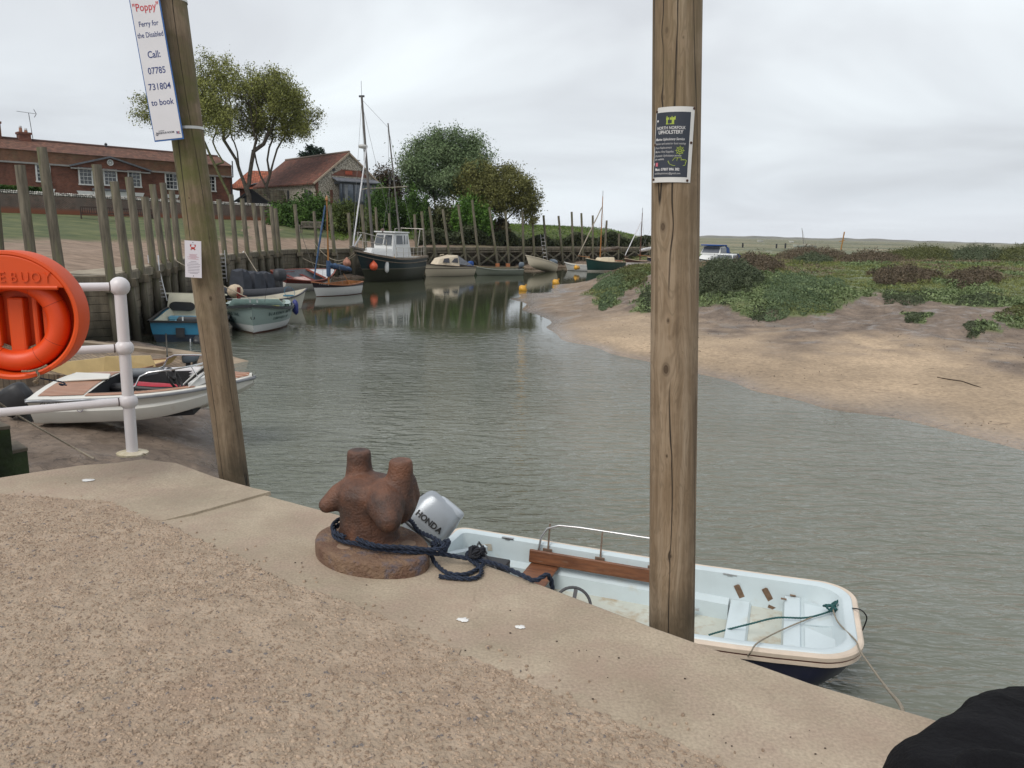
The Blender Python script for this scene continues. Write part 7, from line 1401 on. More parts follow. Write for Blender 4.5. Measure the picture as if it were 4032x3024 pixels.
    mb = MB(); mb.tube([(-2.3,-.1,.62),(-1.9,-.08,.52),(-1.75,-.05,.50),(-1.6,.05,.35)], .007, 5); mb.build('red_cable', mat('red_plastic', (.30,.02,.025), .5), root)
    mb = MB(); mb.box((-1.72,.28,.42), (.50,.07,.06), rz=R(50)); mb.build('stern_brace', PB, root)
    def inside(x, z, w, h, m_, name, rot=0):
        y = half(x)-.128-(gz-.12-z)*.06; mb = MB(); ca, sa = math.cos(rot), math.sin(rot); pts = [(x+a*w/2*ca-b_*h/2*sa, y, z+a*w/2*sa+b_*h/2*ca) for a, b_ in ((-1,-1),(1,-1),(1.02,.9),(.6,1.05),(-1,1))]; mb.prism(pts, (0,-.006,0)); return mb.build(name, m_, root)
    tape = mat('bare_patch', (.16,.10,.06), .8, var=.3, scale=30)
    inside(-1.62,.36,.14,.075,mat('maker_plate', (.50,.46,.38), .4, var=.15, scale=40),'maker_plate',R(12)); inside(-1.05,.36,.13,.11,mat('stained_plate', (.38,.30,.15), .5, var=.3, scale=20),'stained_plate')
    for x, z, w, h, rr in ((1.02,.35,.055,.14,R(28)),(1.28,.37,.055,.14,R(32)),(1.10,.22,.05,.06,0),(1.33,.255,.08,.03,R(-15))): inside(x, z, w, h, tape, 'bare_patch', rr)
    for x in (-1.38, .92): mb = MB(); mb.box((x,half(x)-.10,gz+.012), (.13,.03,.012)); mb.box((x,half(x)-.10,gz+.005), (.05,.03,.02)); mb.build('cleat', STEEL, root)
    for x, y in ((1.5,.58),(1.42,.47)): mb = MB(); mb.box((x,y,.418), (.05,.03,.004)); mb.build('bare_patch', tape, root)
    mb = MB(); mb.tube([(.62,.44,.10),(.62,.44,.17)], .012, 6); mb.box((.62,.44,.175), (.10,.03,.014)); mb.build('cleat', STEEL, root)
    # ------ outboard tilted up on the transom
    M_ = root.matrix_basis.inverted() if False else (Matrix.Translation((1.07,6.67,ZW)) @ Matrix.Rotation(R(-19.8), 4, 'Z')).inverted()
    cpos = M_ @ PY(1706, 2040, 7.20)
    SIL = mat('silver_cowl_paint', (.33,.36,.39), .3, var=.03, metal=.35); DKG = mat('dark_grey_panel', (.04,.042,.05), .4)
    Mc = Matrix.Translation(cpos) @ Matrix.Rotation(R(20), 4, 'Z') @ Matrix.Rotation(R(-20), 4, 'X') @ Matrix.Rotation(R(38), 4, 'Y')
    def sec(z, sx, sy, ox=0, p=2.9, n=32):
        out = []
        for j in range(n): a = 2*math.pi*j/n; c_, s_ = math.cos(a), math.sin(a); out.append(Mc @ Vector((ox+sx*math.copysign(abs(c_)**(2/p), c_), sy*math.copysign(abs(s_)**(2/p), s_), z)))
        return out
    mb = MB(); mb.loft([sec(-.20,.20,.125,-.02), sec(-.17,.225,.155,-.01), sec(-.05,.24,.165), sec(.08,.235,.160), sec(.165,.215,.148,.005), sec(.20,.195,.135,.01), sec(.215,.17,.115,.015)], closed=True, capA=True, capB=True); cw = mb.build('outboard_cowl', SIL, root, smooth=45)
    mb = MB(); mb.loft([sec(.168,.150,.130,.075), sec(.205,.152,.132,.072), sec(.226,.135,.115,.07), sec(.232,.10,.085,.07)], closed=True, capA=True, capB=True); mb.build('cowl_lid', mat('pale_silver', (.42,.46,.50), .3, var=.02), cw, smooth=45)
    mb = MB(); mb.loft([sec(-.202,.205,.13,-.02), sec(-.185,.232,.158,-.012), sec(-.178,.232,.158,-.012)], closed=True, capA=True); mb.build('cowl_seal', BLACK, cw)
    mb = MB(); mb.loft([sec(-.32,.13,.09,-.02), sec(-.20,.19,.12,-.02)], closed=True, capA=True); mb.build('lower_cowl', mat('grey_lower_cowl', (.20,.22,.24), .4), cw, smooth=40)
    mb = MB(); a, b_ = Mc @ Vector((-.02,0,-.3)), Mc @ Vector((-.10,0,-1.0)); mb.beam(a, b_, .14, .11); mb.lathe(tuple(b_), [(.02,-.2),(.05,-.1),(.05,.1),(.02,.2)], 10, 'X'); mb.beam(Mc @ Vector((.05,0,-.35)), (-2.02,0,.40), .12, .16); mb.build('drive_leg', SIL, cw)
    bl = mat('black_print', (.012,.012,.012), .5)
    def skin_(x): return -(.166*(1-min(.98, abs(x/.241))**2.9)**(1/2.9)+.004)
    for i, ch in enumerate('HONDA'):
        x = -.125+i*.063; Mx = Mc @ basis((x, skin_(x), -.045), (.04, skin_(x+.02)-skin_(x-.02), 0), (0, 0, 1)); text_mesh('lettering', ch, .082, bl, cw, Mx, .003, bold=.03, sx=.98)
    for i, ch in enumerate('30'): Mx = Mc @ basis((-.238, .085-i*.09+0, .085), (0,-1,0), (0,0,1)); text_mesh('lettering', ch, .095, bl, cw, Mx, .0015, bold=.03, sx=.9)
    return root
dory()
# boathook lying in the dory
a, b_ = P(2385, 2327, -2.08), P(2862, 2386, -2.08); mb = MB(); d = (b_-a); root = thing('boathook', 'silver and white boathook lying along the floor of the dory', 'boathook', a)
mb.tube([d*0, d*.12], .020, 8); mb.build('hand_grip', mat('grey_grip', (.25,.25,.23), .6), root); mb = MB(); mb.tube([d*.12, d*.62], .017, 8); mb.build('white_shaft', WHITE, root); mb = MB(); mb.tube([d*.62, d*.74], .021, 8); mb.build('collar', mat('grey_grip'), root); mb = MB(); mb.tube([d*.74, d*.97, d], [.016,.014,.006], 8); mb.build('steel_shaft', STEEL, root)
for t in (.20,.27): mb = MB(); mb.tube([d*t, d*(t+.018)], .0185, 8); mb.build('blue_band', mat('band_blue', (.03,.12,.40), .5), root)
# ropes on the dory's bow
def dory_ropes():
    z0 = -1.79; kn = P(3290, 2400, -1.74)
    q = [kn+Vector((.085*math.cos(a)*(1+.4*math.sin(2.7*a)), .065*math.sin(a*1.1), .035+.03*math.sin(2.2*a))) for a in [i*.7 for i in range(30)]]
    laid_rope(q, .0095, 'tangled blue-green knot on the bow of the dory', GREENROPE, group='ropes on the dory bow')
    laid_rope([kn, P(3180,2432,-1.76), P(3060,2432,-1.77), P(2960,2455,-1.84), P(2860,2480,-1.95), P(2790,2500,-2.05)], .0085, 'blue-green rope running from the bow knot back into the dory', GREENROPE, group='ropes on the dory bow')
    laid_rope([kn, P(3200,2430,-1.76), P(3080,2480,-1.76), P(2985,2530,-1.64), P(2955,2570,-1.64), P(2935,2590,-1.9)], .0065, 'thin pale cord from the bow knot over the near gunwale of the dory', ROPE, group='ropes on the dory bow')
    laid_rope([kn+Vector((-.03,0,.02)), P(3300,2450,-1.68), P(3368,2520,-1.60), P(3385,2560,-1.58), P(3440,2640,-1.2), P(3500,2720,-.7), P(3545,2775,-.1), P(3560,2810,-.0)+Vector((.03,.03,-.06))], .0065, 'pale mooring cord rising from the dory bow to the quay edge', ROPE, group='ropes on the dory bow')
    laid_rope([kn+Vector((.05,0,.0)), P(3340,2395,-1.66), P(3380,2398,-1.59), P(3402,2412,-1.60), P(3412,2440,-1.72), P(3385,2500,-1.9), P(3360,2520,-2.05)], .006, 'thin black line looping over the dory bow into the water', BLACK, group='ropes on the dory bow')
dory_ropes()
# ------------------------------------------------------------------ white railing with lifebuoy
GALV = mat('white_rail_paint', (.66,.64,.65), .35, var=.04, scale=5, col3=(.50,.42,.28), c3=(.66,.8,3.5))
def railing():
    base = P(522, 1788, 0); nb = Vector((-3.95, 4.02, 0)); d = (nb-base).normalized()
    root = thing('railing', 'white tubular railing with ball joints at the left quay edge', 'railing', base)
    zs = (.36, .715, 1.11)
    for k, org in enumerate((Vector((0,0,0)), nb-base)):
        mb = MB(); mb.tube([org+Vector((0,0,0)), org+Vector((0,0,1.1))], .0365, 20); mb.build('stanchion', GALV, root, smooth=60)
        for z in zs: mb = MB(); mb.ball(org+Vector((0,0,z)), .062 if z > 1 else .058, 20, (1,1,1) if z > 1 else (1,1,.92)); mb.build('ball_joint', GALV, root, smooth=80)
        mb = MB(); mb.lathe(org+Vector((0,0,.0)), [(.085,0),(.088,.012),(.06,.022),(.0,.022)], 20, sx=1.15); mb.build('base_flange', mat('chipped_flange', (.50,.43,.27), .7, col2=(.66,.60,.47), scale=18, bump=.6, bscale=40, col3=(.12,.07,.04), c3=(.62,.7,14)), root, smooth=40)
    for z in zs: mb = MB(); a = Vector((0,0,z)); mb.tube([a+d*.03, a+(nb-base)-d*.03], .0265, 16); mb.build('rail', GALV, root, smooth=60); mb = MB(); mb.tube([a+d*.055, a+d*.061], .0285, 16); mb.build('rust_line', mat('rusty_nail'), root)
    return base, d
rb, rd = railing()
def lifebuoy():
    c = PY(34, 1245, 4.02); face = Vector((C_[0]-c.x, C_[1]-c.y, 0)).normalized(); face = Vector((face.x*.35, -1, 0)).normalized()
    org = c; up = Vector((0,0,1)); xd = up.cross(face); M_ = basis(org, xd, up)   # local x right, y up, z towards the viewer
    OR = mat('housing_orange', (.64,.068,.004), .5, var=.06, scale=2); ODK = OR; RG = mat('ring_orange', (.66,.058,.004), .45, var=.05, scale=3)
    root = thing('lifebuoy_housing', 'round orange moulded lifebuoy housing fixed to the white railing', 'lifebuoy housing'); root.matrix_world = M_
    Rh = .338; n = 72
    def ringp(r, z): return [(r*math.cos(2*math.pi*j/n), r*math.sin(2*math.pi*j/n), z) for j in range(n)]
    mb = MB(); mb.loft([ringp(Rh-.03,-.19), ringp(Rh,-.17), ringp(Rh+.004,-.01), ringp(Rh,.004), ringp(Rh-.014,.006), ringp(Rh-.024,-.004), ringp(Rh-.034,-.165)], closed=True, capA=False); mb.add(ringp(Rh-.034,-.165), [tuple(range(n))]); mb.add(ringp(Rh-.03,-.19), [tuple(reversed(range(n)))]); sh = mb.build('shell', OR, root, smooth=40)
    ych = .150; a0 = math.asin(ych/(Rh-.02)); rr = Rh-.02; arc = [(rr*math.cos(a0+(math.pi-2*a0)*j/24), rr*math.sin(a0+(math.pi-2*a0)*j/24)) for j in range(25)]
    mb = MB(); mb.prism([(x, y, -.012) for x, y in arc], (0,0,.016)); mb.build('top_panel', OR, root, bevel=.006)
    mb = MB(); mb.tube([(-math.sqrt(rr**2-ych**2)+.03, ych, 0), (0, ych, .0), (math.sqrt(rr**2-ych**2)-.03, ych, 0)], .012, 8); mb.build('panel_lip', OR, root, smooth=60)
    for i, ch in enumerate('LIFEBUOY'): x = (i-3.5)*.053+.014+(.006 if ch == 'I' else 0); tx(root, ch, .076, x+.004, ych+.052, OR, 'CENTER', -.004, 0, .82, .0055, depth=.0045)
    for x, w, h, y in ((-.003,.080,.34,-.08),(.092,.028,.28,-.04),(-.098,.028,.28,-.04)): mb = MB(); mb.box((x, y, -.13), (w, h, .08)); mb.build('moulded_rib', OR, root, bevel=.012)
    for s_ in (-1, 1):
        mb = MB(); pts = [(s_*.120, -.19), (s_*.120, .09), (s_*.17, .08), (s_*.21, .02), (s_*.22, -.05), (s_*.195, -.12), (s_*.148, -.195)]; mb.prism([(x, y, -.165) for x, y in pts], (0,0,.06)); mb.build('moulded_pad', OR, root, bevel=.012)
    ring = thing('lifebuoy', 'glossy orange lifebuoy ring resting inside the orange housing', 'lifebuoy'); ring.matrix_world = M_ @ Matrix.Translation((-.005,-.034,-.078)); mb = MB(); mb.torus((0,0,0), .217, .055, None, 72, 20); mb.build('ring', RG, ring, smooth=80)
    mb = MB()
    for a in (25, 60, -30, -60, 115, 155, 205, 245): c_, s_ = math.cos(R(a)), math.sin(R(a)); mb.torus((.217*c_, .217*s_, 0), .0552, .0012, Matrix(((c_,0,-s_),(s_,0,c_),(0,1,0))), 24, 4)
    mb.build('moulding_seam', mat('seam_dark', (.30,.03,.01), .6), ring)
    # coil of line seen behind the ring and the lashing under the housing
    W_ = lambda x, y, z: M_ @ Vector((x, y, z)); rp = mat('grubby_rope', (.22,.17,.115), .9, var=.25, scale=80)
    for k in range(3): laid_rope([W_((.172-.007*k)*math.cos(R(a)), -.03+(.172-.007*k)*math.sin(R(a)), -.10-.008*k) for a in range(-150, 10, 12)], .0055, ['outer', 'middle', 'inner'][k]+' turn of throwing line coiled inside the lifebuoy housing', rp, group='throwing line in the housing')
    laid_rope([W_(.04,-.292,.012), W_(.09,-.290,.02), W_(.14,-.275,.02), W_(.17,-.258,.016)], .006, 'lashing drawn across the foot of the lifebuoy', rp, group='lashing under the lifebuoy')
    laid_rope([W_(.115,-.288,.022), W_(.125,-.318,.02), W_(.108,-.342,.02), W_(.09,-.352,.0), W_(.10,-.365,-.03)], .007, 'knotted end of lashing hanging below the orange housing', rp, group='lashing under the lifebuoy')
    laid_rope([W_(.11,-.33,.0), W_(.15,-.345,-.02), W_(.19,-.355,-.03), W_(.23,-.368,-.03), W_(.215,-.38,-.03), W_(.20,-.37,-.03), W_(.24,-.38,-.03)], .004, 'thin navy cord tied below the orange housing', NAVYROPE, group='lashing under the lifebuoy')
lifebuoy()
# steps from the quay down to the slipway
def steps():
    root = thing('quay_steps', 'concrete steps with green slimy risers at the left quay edge', 'steps')
    gm = mat('slimy_green', (.018,.032,.006), .6, var=.5, scale=5, bump=.4, col3=(.07,.06,.04), c3=(.66,.72,6)); tp = mat('step_concrete', (.13,.11,.08), .85, var=.3, scale=5, bump=.4)
    for poly, z, dn in (([(106,1763),(-900,1960),(-900,1880),(60,1734)], -.27, 1.9), ([(38,1676),(-900,1810),(-900,1740),(-10,1655)], -.05, 1.9), ([(-40,1600),(-900,1690),(-900,1600),(-80,1570)], .17, 2.0)):
        q = [P(x, y, z) for x, y in poly]; mb = MB(); mb.prism([(p.x, p.y, z-dn) for p in q], (0,0,dn-.03)); s_ = mb.build('riser', gm, root)
        c = sum(q, Vector())/4; mb = MB(); mb.prism([(p.x+(p.x-c.x)*.004, p.y+(p.y-c.y)*.02, z-.03) for p in q], (0,0,.03)); mb.build('tread', tp, root, bevel=.006)
    laid_rope([P(-40, 1560, -.55), P(60, 1630, -.9), P(180, 1700, -1.2), P(300, 1768, -1.5), P(372, 1806, -1.55)], .012, 'pale line slanting down over the mud behind the white railing', ROPE, group='mooring lines in the harbour')
steps()
# ------------------------------------------------------------------ speedboat on the mud
def speedboat():
    bow = PY(1012, 1545, 12.75); stern = Vector((-7.62, 12.55)); r, L = boat_root('speedboat', 'white speedboat with teak-striped deck and wraparound screen dried out on the mud', 'boat', (bow.x, bow.y), stern, R(5), R(-2.5), z=-1.66); r.scale = (1,1,1.16)
    W_ = mat('speedboat_white', (.64,.63,.58), .3, var=.04, scale=2, col3=(.5,.46,.36), c3=(.62,.8,2)); B = 1.62
    def half(x): q = max(0, (x+L*.05)/(L*.55)); return B/2*max(0, 1-q**2.3)*(1 if x > -L/2+.3 else .97)
    def sec(x):
        b = half(x); q = max(0, (x+L*.1)/(L*.6)); kz = .0+.42*q**2.6; gz = .50+.05*q; cz = .12+.34*q**2
        return [(x, b*1.0, gz), (x, b*1.0, gz-.05), (x-.0, b*.97, gz-.07), (x, b*.93, gz*.55+cz*.45+.02), (x, b*.96, gz*.5+cz*.5), (x, b*.88, cz+.03), (x, b*.84, cz), (x, b*.35, (cz+kz)/2+.0), (x, 0, kz)]
    xs = [-L/2+L*i/24 for i in range(25)]; xs[-1] = L/2-.01; mb = MB(); mb.loft([s+[(a, -b_, c) for a, b_, c in reversed(s[:-1])] for s in map(sec, xs)], capA=True); mb.build('hull', W_, r, smooth=32)
    mb = MB()
    for s_ in (1, -1): mb.tube([(x+(.03 if i == 24 else 0), s_*(half(x)+.012), .475+.05*max(0, (x+L*.1)/(L*.6))) for i, x in enumerate(xs)], .022, 6)
    mb.beam((-L/2-.015,-half(-L/2),.475), (-L/2-.015,half(-L/2),.475), .03, .05); mb.build('rub_rail', mat('rail_grey', (.25,.26,.28), .4, metal=.3), r, smooth=60)
    teak = mat('striped_teak', (.28,.13,.075), .55, var=.12, scale=5); t, b_, LL = nodes_of(teak); src = b_.inputs['Base Color'].links[0].from_socket; tc = N(t, 'ShaderNodeTexCoord'); sp = N(t, 'ShaderNodeSeparateXYZ'); LL(tc.outputs['Object'], sp.inputs[0]); m1 = N(t, 'ShaderNodeMath', operation='MULTIPLY'); LL(sp.outputs[1], m1.inputs[0]); m1.inputs[1].default_value = 17; m2 = N(t, 'ShaderNodeMath', operation='FRACT'); LL(m1.outputs[0], m2.inputs[0]); m3 = N(t, 'ShaderNodeMath', operation='LESS_THAN'); LL(m2.outputs[0], m3.inputs[0]); m3.inputs[1].default_value = .2; mx = N(t, 'ShaderNodeMix', data_type='RGBA'); LL(m3.outputs[0], mx.inputs[0]); LL(src, mx.inputs[6]); mx.inputs[7].default_value = (.48,.36,.28,1); LL(mx.outputs[2], b_.inputs['Base Color'])
    # white margin and teak deck: stern deck, side decks, foredeck
    def strip(x0, x1, f0, f1, z, m_, nm, n=14, gzf=.5):
        mb = MB(); rows = []
        for i in range(n+1):
            x = x0+(x1-x0)*i/n; b = half(x); g = .50+.05*max(0, (x+L*.1)/(L*.6)); rows.append([(x, b*f, g+z+.05*(1-f*f)) for f in [f0+(f1-f0)*j/5 for j in range(6)]])
        mb.loft(rows); return mb.build(nm, m_, r, smooth=50)
    ca, cb = -L*.20, L*.23       # cockpit from ca to cb
    strip(-L/2, ca-.12, -1, 1, 0.0, W_, 'stern_deck'); strip(-L/2+.12, ca-.16, -.86, .86, .008, teak, 'stern_teak')
    strip(cb, L/2-.02, -1, 1, 0.0, W_, 'foredeck'); strip(cb+.25, L/2-.06, -.84, .84, .008, teak, 'bow_teak')
    for s_ in (1, -1): strip(ca-.12, cb, s_, s_*.78, 0, W_, 'side_deck'); strip(ca-.12, cb+.1, s_*.92, s_*.79, .008, teak, 'side_teak')
    mb = MB(); mb.prism([(-L/2+.16,-.05,.56),(-L/2+.16,.52,.55),(-L/2+.85,.28,.565),(-L/2+.95,-.02,.57)], (0,0,.025)); mb.build('engine_hatch', W_, r, bevel=.02)
    # dark cockpit well
    dk = mat('dark_cockpit', (.02,.021,.024), .7); mb = MB()
    pr = [(ca-.12, half(ca)*.78), (cb, half(cb)*.78)]
    q = [(ca-.12,-half(ca)*.78),(cb,-half(cb)*.78),(cb,half(cb)*.78),(ca-.12,half(ca)*.78)]
    mb.loft([[(x, y, .53) for x, y in q], [(x, y*.97, .12) for x, y in q]], closed=True, capB=True); mb.build('cockpit_well', dk, r)
    for x0, x1, m_ in ((ca-.1, ca+.62, mat('grey_padding', (.13,.145,.16), .6)), (ca+.62, cb-.05, mat('white_padding', (.60,.60,.63), .5))): mb = MB(); ps = [(x0+(x1-x0)*i/6) for i in range(7)]; mb.tube([(x, half(x)*.80, .50) for x in ps], .075, 10); mb.build('coaming_pad', m_, r, smooth=60)
    mb = MB(); mb.prism([(cb-.30,-.02,.42),(cb-.30,.52,.42),(cb+.05,.50,.66),(cb+.05,-.0,.68)], (0,0,.03)); mb.prism([(cb-.16,-.60,.40),(cb-.16,-.02,.40),(cb+.18,-.0,.66),(cb+.18,-.5,.66)], (0,0,.03)); mb.prism([(cb,-.55,.5),(cb,.52,.5),(cb+.35,.40,.60),(cb+.35,-.40,.60)], (0,0,.1)); mb.build('dashboard', mat('white_paint'), r, bevel=.02)
    mb = MB(); mb.tube([(cb-.2,.1,.55),(cb-.1,.42,.57)], .012, 6); mb.build('grab_handle', STEEL, r)
    c = Vector((cb-.28,-.34,.62)); Mw = Matrix.Rotation(R(62), 3, 'Y'); mb = MB(); mb.torus(c, .17, .020, Mw, 28, 8)
    for a in (0, 120, 240): v = Mw @ Vector((math.cos(R(a)), math.sin(R(a)), 0)); mb.beam(c, c+v*.16, .045, .015)
    mb.ball(c, .04, 8); mb.build('steering_wheel', BLACK, r, smooth=50)
    # wraparound windscreen
    gl = bpy.data.materials.new('screen_glass'); gl.use_nodes = True; g = gl.node_tree.nodes['Principled BSDF']; g.inputs['Transmission Weight'].default_value = 1; g.inputs['Roughness'].default_value = .03; g.inputs['IOR'].default_value = 1.05; g.inputs['Base Color'].default_value = (.86,.83,.80,1)
    def arc(z, k): return [(cb-.95+1.36*k*math.sin(a), -.68*k*math.cos(a), z+.05*math.sin(a)) for a in [math.pi*j/20 for j in range(21)]]
    lo, hi = arc(.55, 1.0), arc(.76, .88); hi[0] = (hi[0][0]+.15,hi[0][1],.6); hi[-1] = (hi[-1][0]+.15,hi[-1][1],.6); hi[1] = (hi[1][0]+.05,hi[1][1],hi[1][2]-.04); hi[-2] = (hi[-2][0]+.05,hi[-2][1],hi[-2][2]-.04)
    mb = MB(); mb.loft([lo, hi]); ws = mb.build('windscreen', gl, r, smooth=60); mb = MB(); mb.tube([lo[0]]+hi+[lo[-1]], .013, 6); mb.build('screen_rim', mat('chrome', (.6,.6,.6), .2, metal=.9), ws, smooth=60)
    for k in (6, 14): mb = MB(); mb.tube([lo[k], hi[k]], .009, 5); mb.build('screen_strut', mat('chrome'), ws)
    outboard(r, -L/2-.38, -.20, .20, BLACK, .9, R(-25))
    tx(r, 'GLOBAL', .085, 0, 0, BLACK, 'CENTER', .02, .3).matrix_local = basis((-L/2+.36,-B/2-.010,.425), (1,0,0), (0,.06,1))
    mb = MB(); mb.torus((-L/2+.80,-B/2-.0,.36), .05, .006, Matrix.Rotation(R(90), 3, 'X'), 16, 4); mb.box((-L/2+.80,-B/2-.0,.355), (.07,.008,.02)); mb.build('round_sticker', mat('notice_grey_print'), r)
    mb = MB(); mb.box((L/2-.55,-.2,.60), (.10,.04,.03)); mb.build('deck_cleat', DARK, r); mb = MB(); mb.torus((-L/2-.03,-.35,.36), .03, .008, Matrix(((0,0,1),(1,0,0),(0,1,0))), 12, 5); mb.build('tow_ring', STEEL, r)
    k = thing('kayak', 'small red and black kayak lying in the cockpit of the speedboat', 'kayak'); k.matrix_world = Matrix.Translation((-6.25,12.75,-1.27)) @ Matrix.Rotation(R(-4), 4, 'Z')
    mb = MB(); mb.loft([[(x, .16*w*math.cos(a), .05+.09*w*math.sin(a)) for a in [2*math.pi*j/12 for j in range(12)]] for x, w in ((-.8,.1),(-.5,.8),(0,1),(.5,.8),(.85,.1))], closed=True); mb.build('hull', BLACK, k, smooth=60); mb = MB(); mb.loft([[(x, .13*w*y, .11+.045*w*(1-y*y)) for y in (-1,-.5,0,.5,1)] for x, w in ((-.1,1),(.35,.9),(.8,.15))]); mb.build('deck', mat('kayak_red', (.35,.012,.03), .35), k, smooth=60)
speedboat()
def tan_boat():
    r, L = boat_root('small_boat', 'tan moulded boat with a grey side screen behind the speedboat', 'boat', (-7.75,17.0), (-10.4,16.4), R(3), z=-2.15); fn = hull_fn(L, 1.5, .50, .72, .55, .15, tw=.85); tn = mat('tan_moulding', (.50,.37,.17), .45, var=.08)
    make_hull(r, fn, tn, mat('tan_inside', (.55,.42,.22), .5), mat('brown_trim_light', (.25,.14,.08), .5), floor=.1); mb = MB(); mb.prism([(.2,-.6,.5),(1.2,-.35,.62),(1.1,-.30,.86),(.25,-.52,.90)], (0,.03,0)); mb.prism([(-1.3,-.66,.5),(.2,-.6,.5),(.25,-.52,.88),(-1.2,-.6,.72)], (0,.04,0)); mb.build('side_screen', tn, r)
    outboard(r, L/2+.30, .1, .42, mat('silver_cowl'), .45)
tan_boat()
# bird droppings, patches on the concrete
dw = mat('dropping_white', (.68,.68,.66), .8)
for x, y, s_, lab in ((1824,2438,.020,'white bird dropping on the smooth concrete nearest the bollard'),(2048,2467,.016,'white bird dropping beside a dark crumb on the smooth concrete'),(345,1880,.030,'streaky white bird dropping near the foot of the white railing')):
    p = P(x, y, .0045 if x > 500 else .019); rr = random.Random(x); mb = MB(); n = 18; mb.add([(s_*(1+rr.uniform(-.3,.45))*math.cos(2*math.pi*j/n), s_*.8*(1+rr.uniform(-.3,.4))*math.sin(2*math.pi*j/n), 0) for j in range(n)]+[(0,0,.004)], [(j, (j+1)%n, n) for j in range(n)])
    p.z = .003 if x > 500 else .004; tag(mb.build('bird_dropping', dw, loc=p), lab, 'bird dropping', 'bird droppings on the quay')
cr_ = rng.uniform(0, 1, (34, 3)); mbc = MB()
for a, b_, c_ in cr_:
    x = 1150+a*2200; y0 = 2080+(x-1150)*.32; p = P(x, y0+40+b_*300, .002)
    if in_poly(np.array([[p.x, p.y]]), EDGE+[(4.4,-7),(-12,-7),(-12,5.6)])[0]: mbc.ball((p.x, p.y, .003), (.0012+.0022*c_), 6, (1.5,1,.7))
tag(mbc.build('crumbs', mat('dark_crumb', (.05,.035,.025), .9)), 'scattered dark crumbs and grit on the smooth concrete', 'grit', kind='stuff')
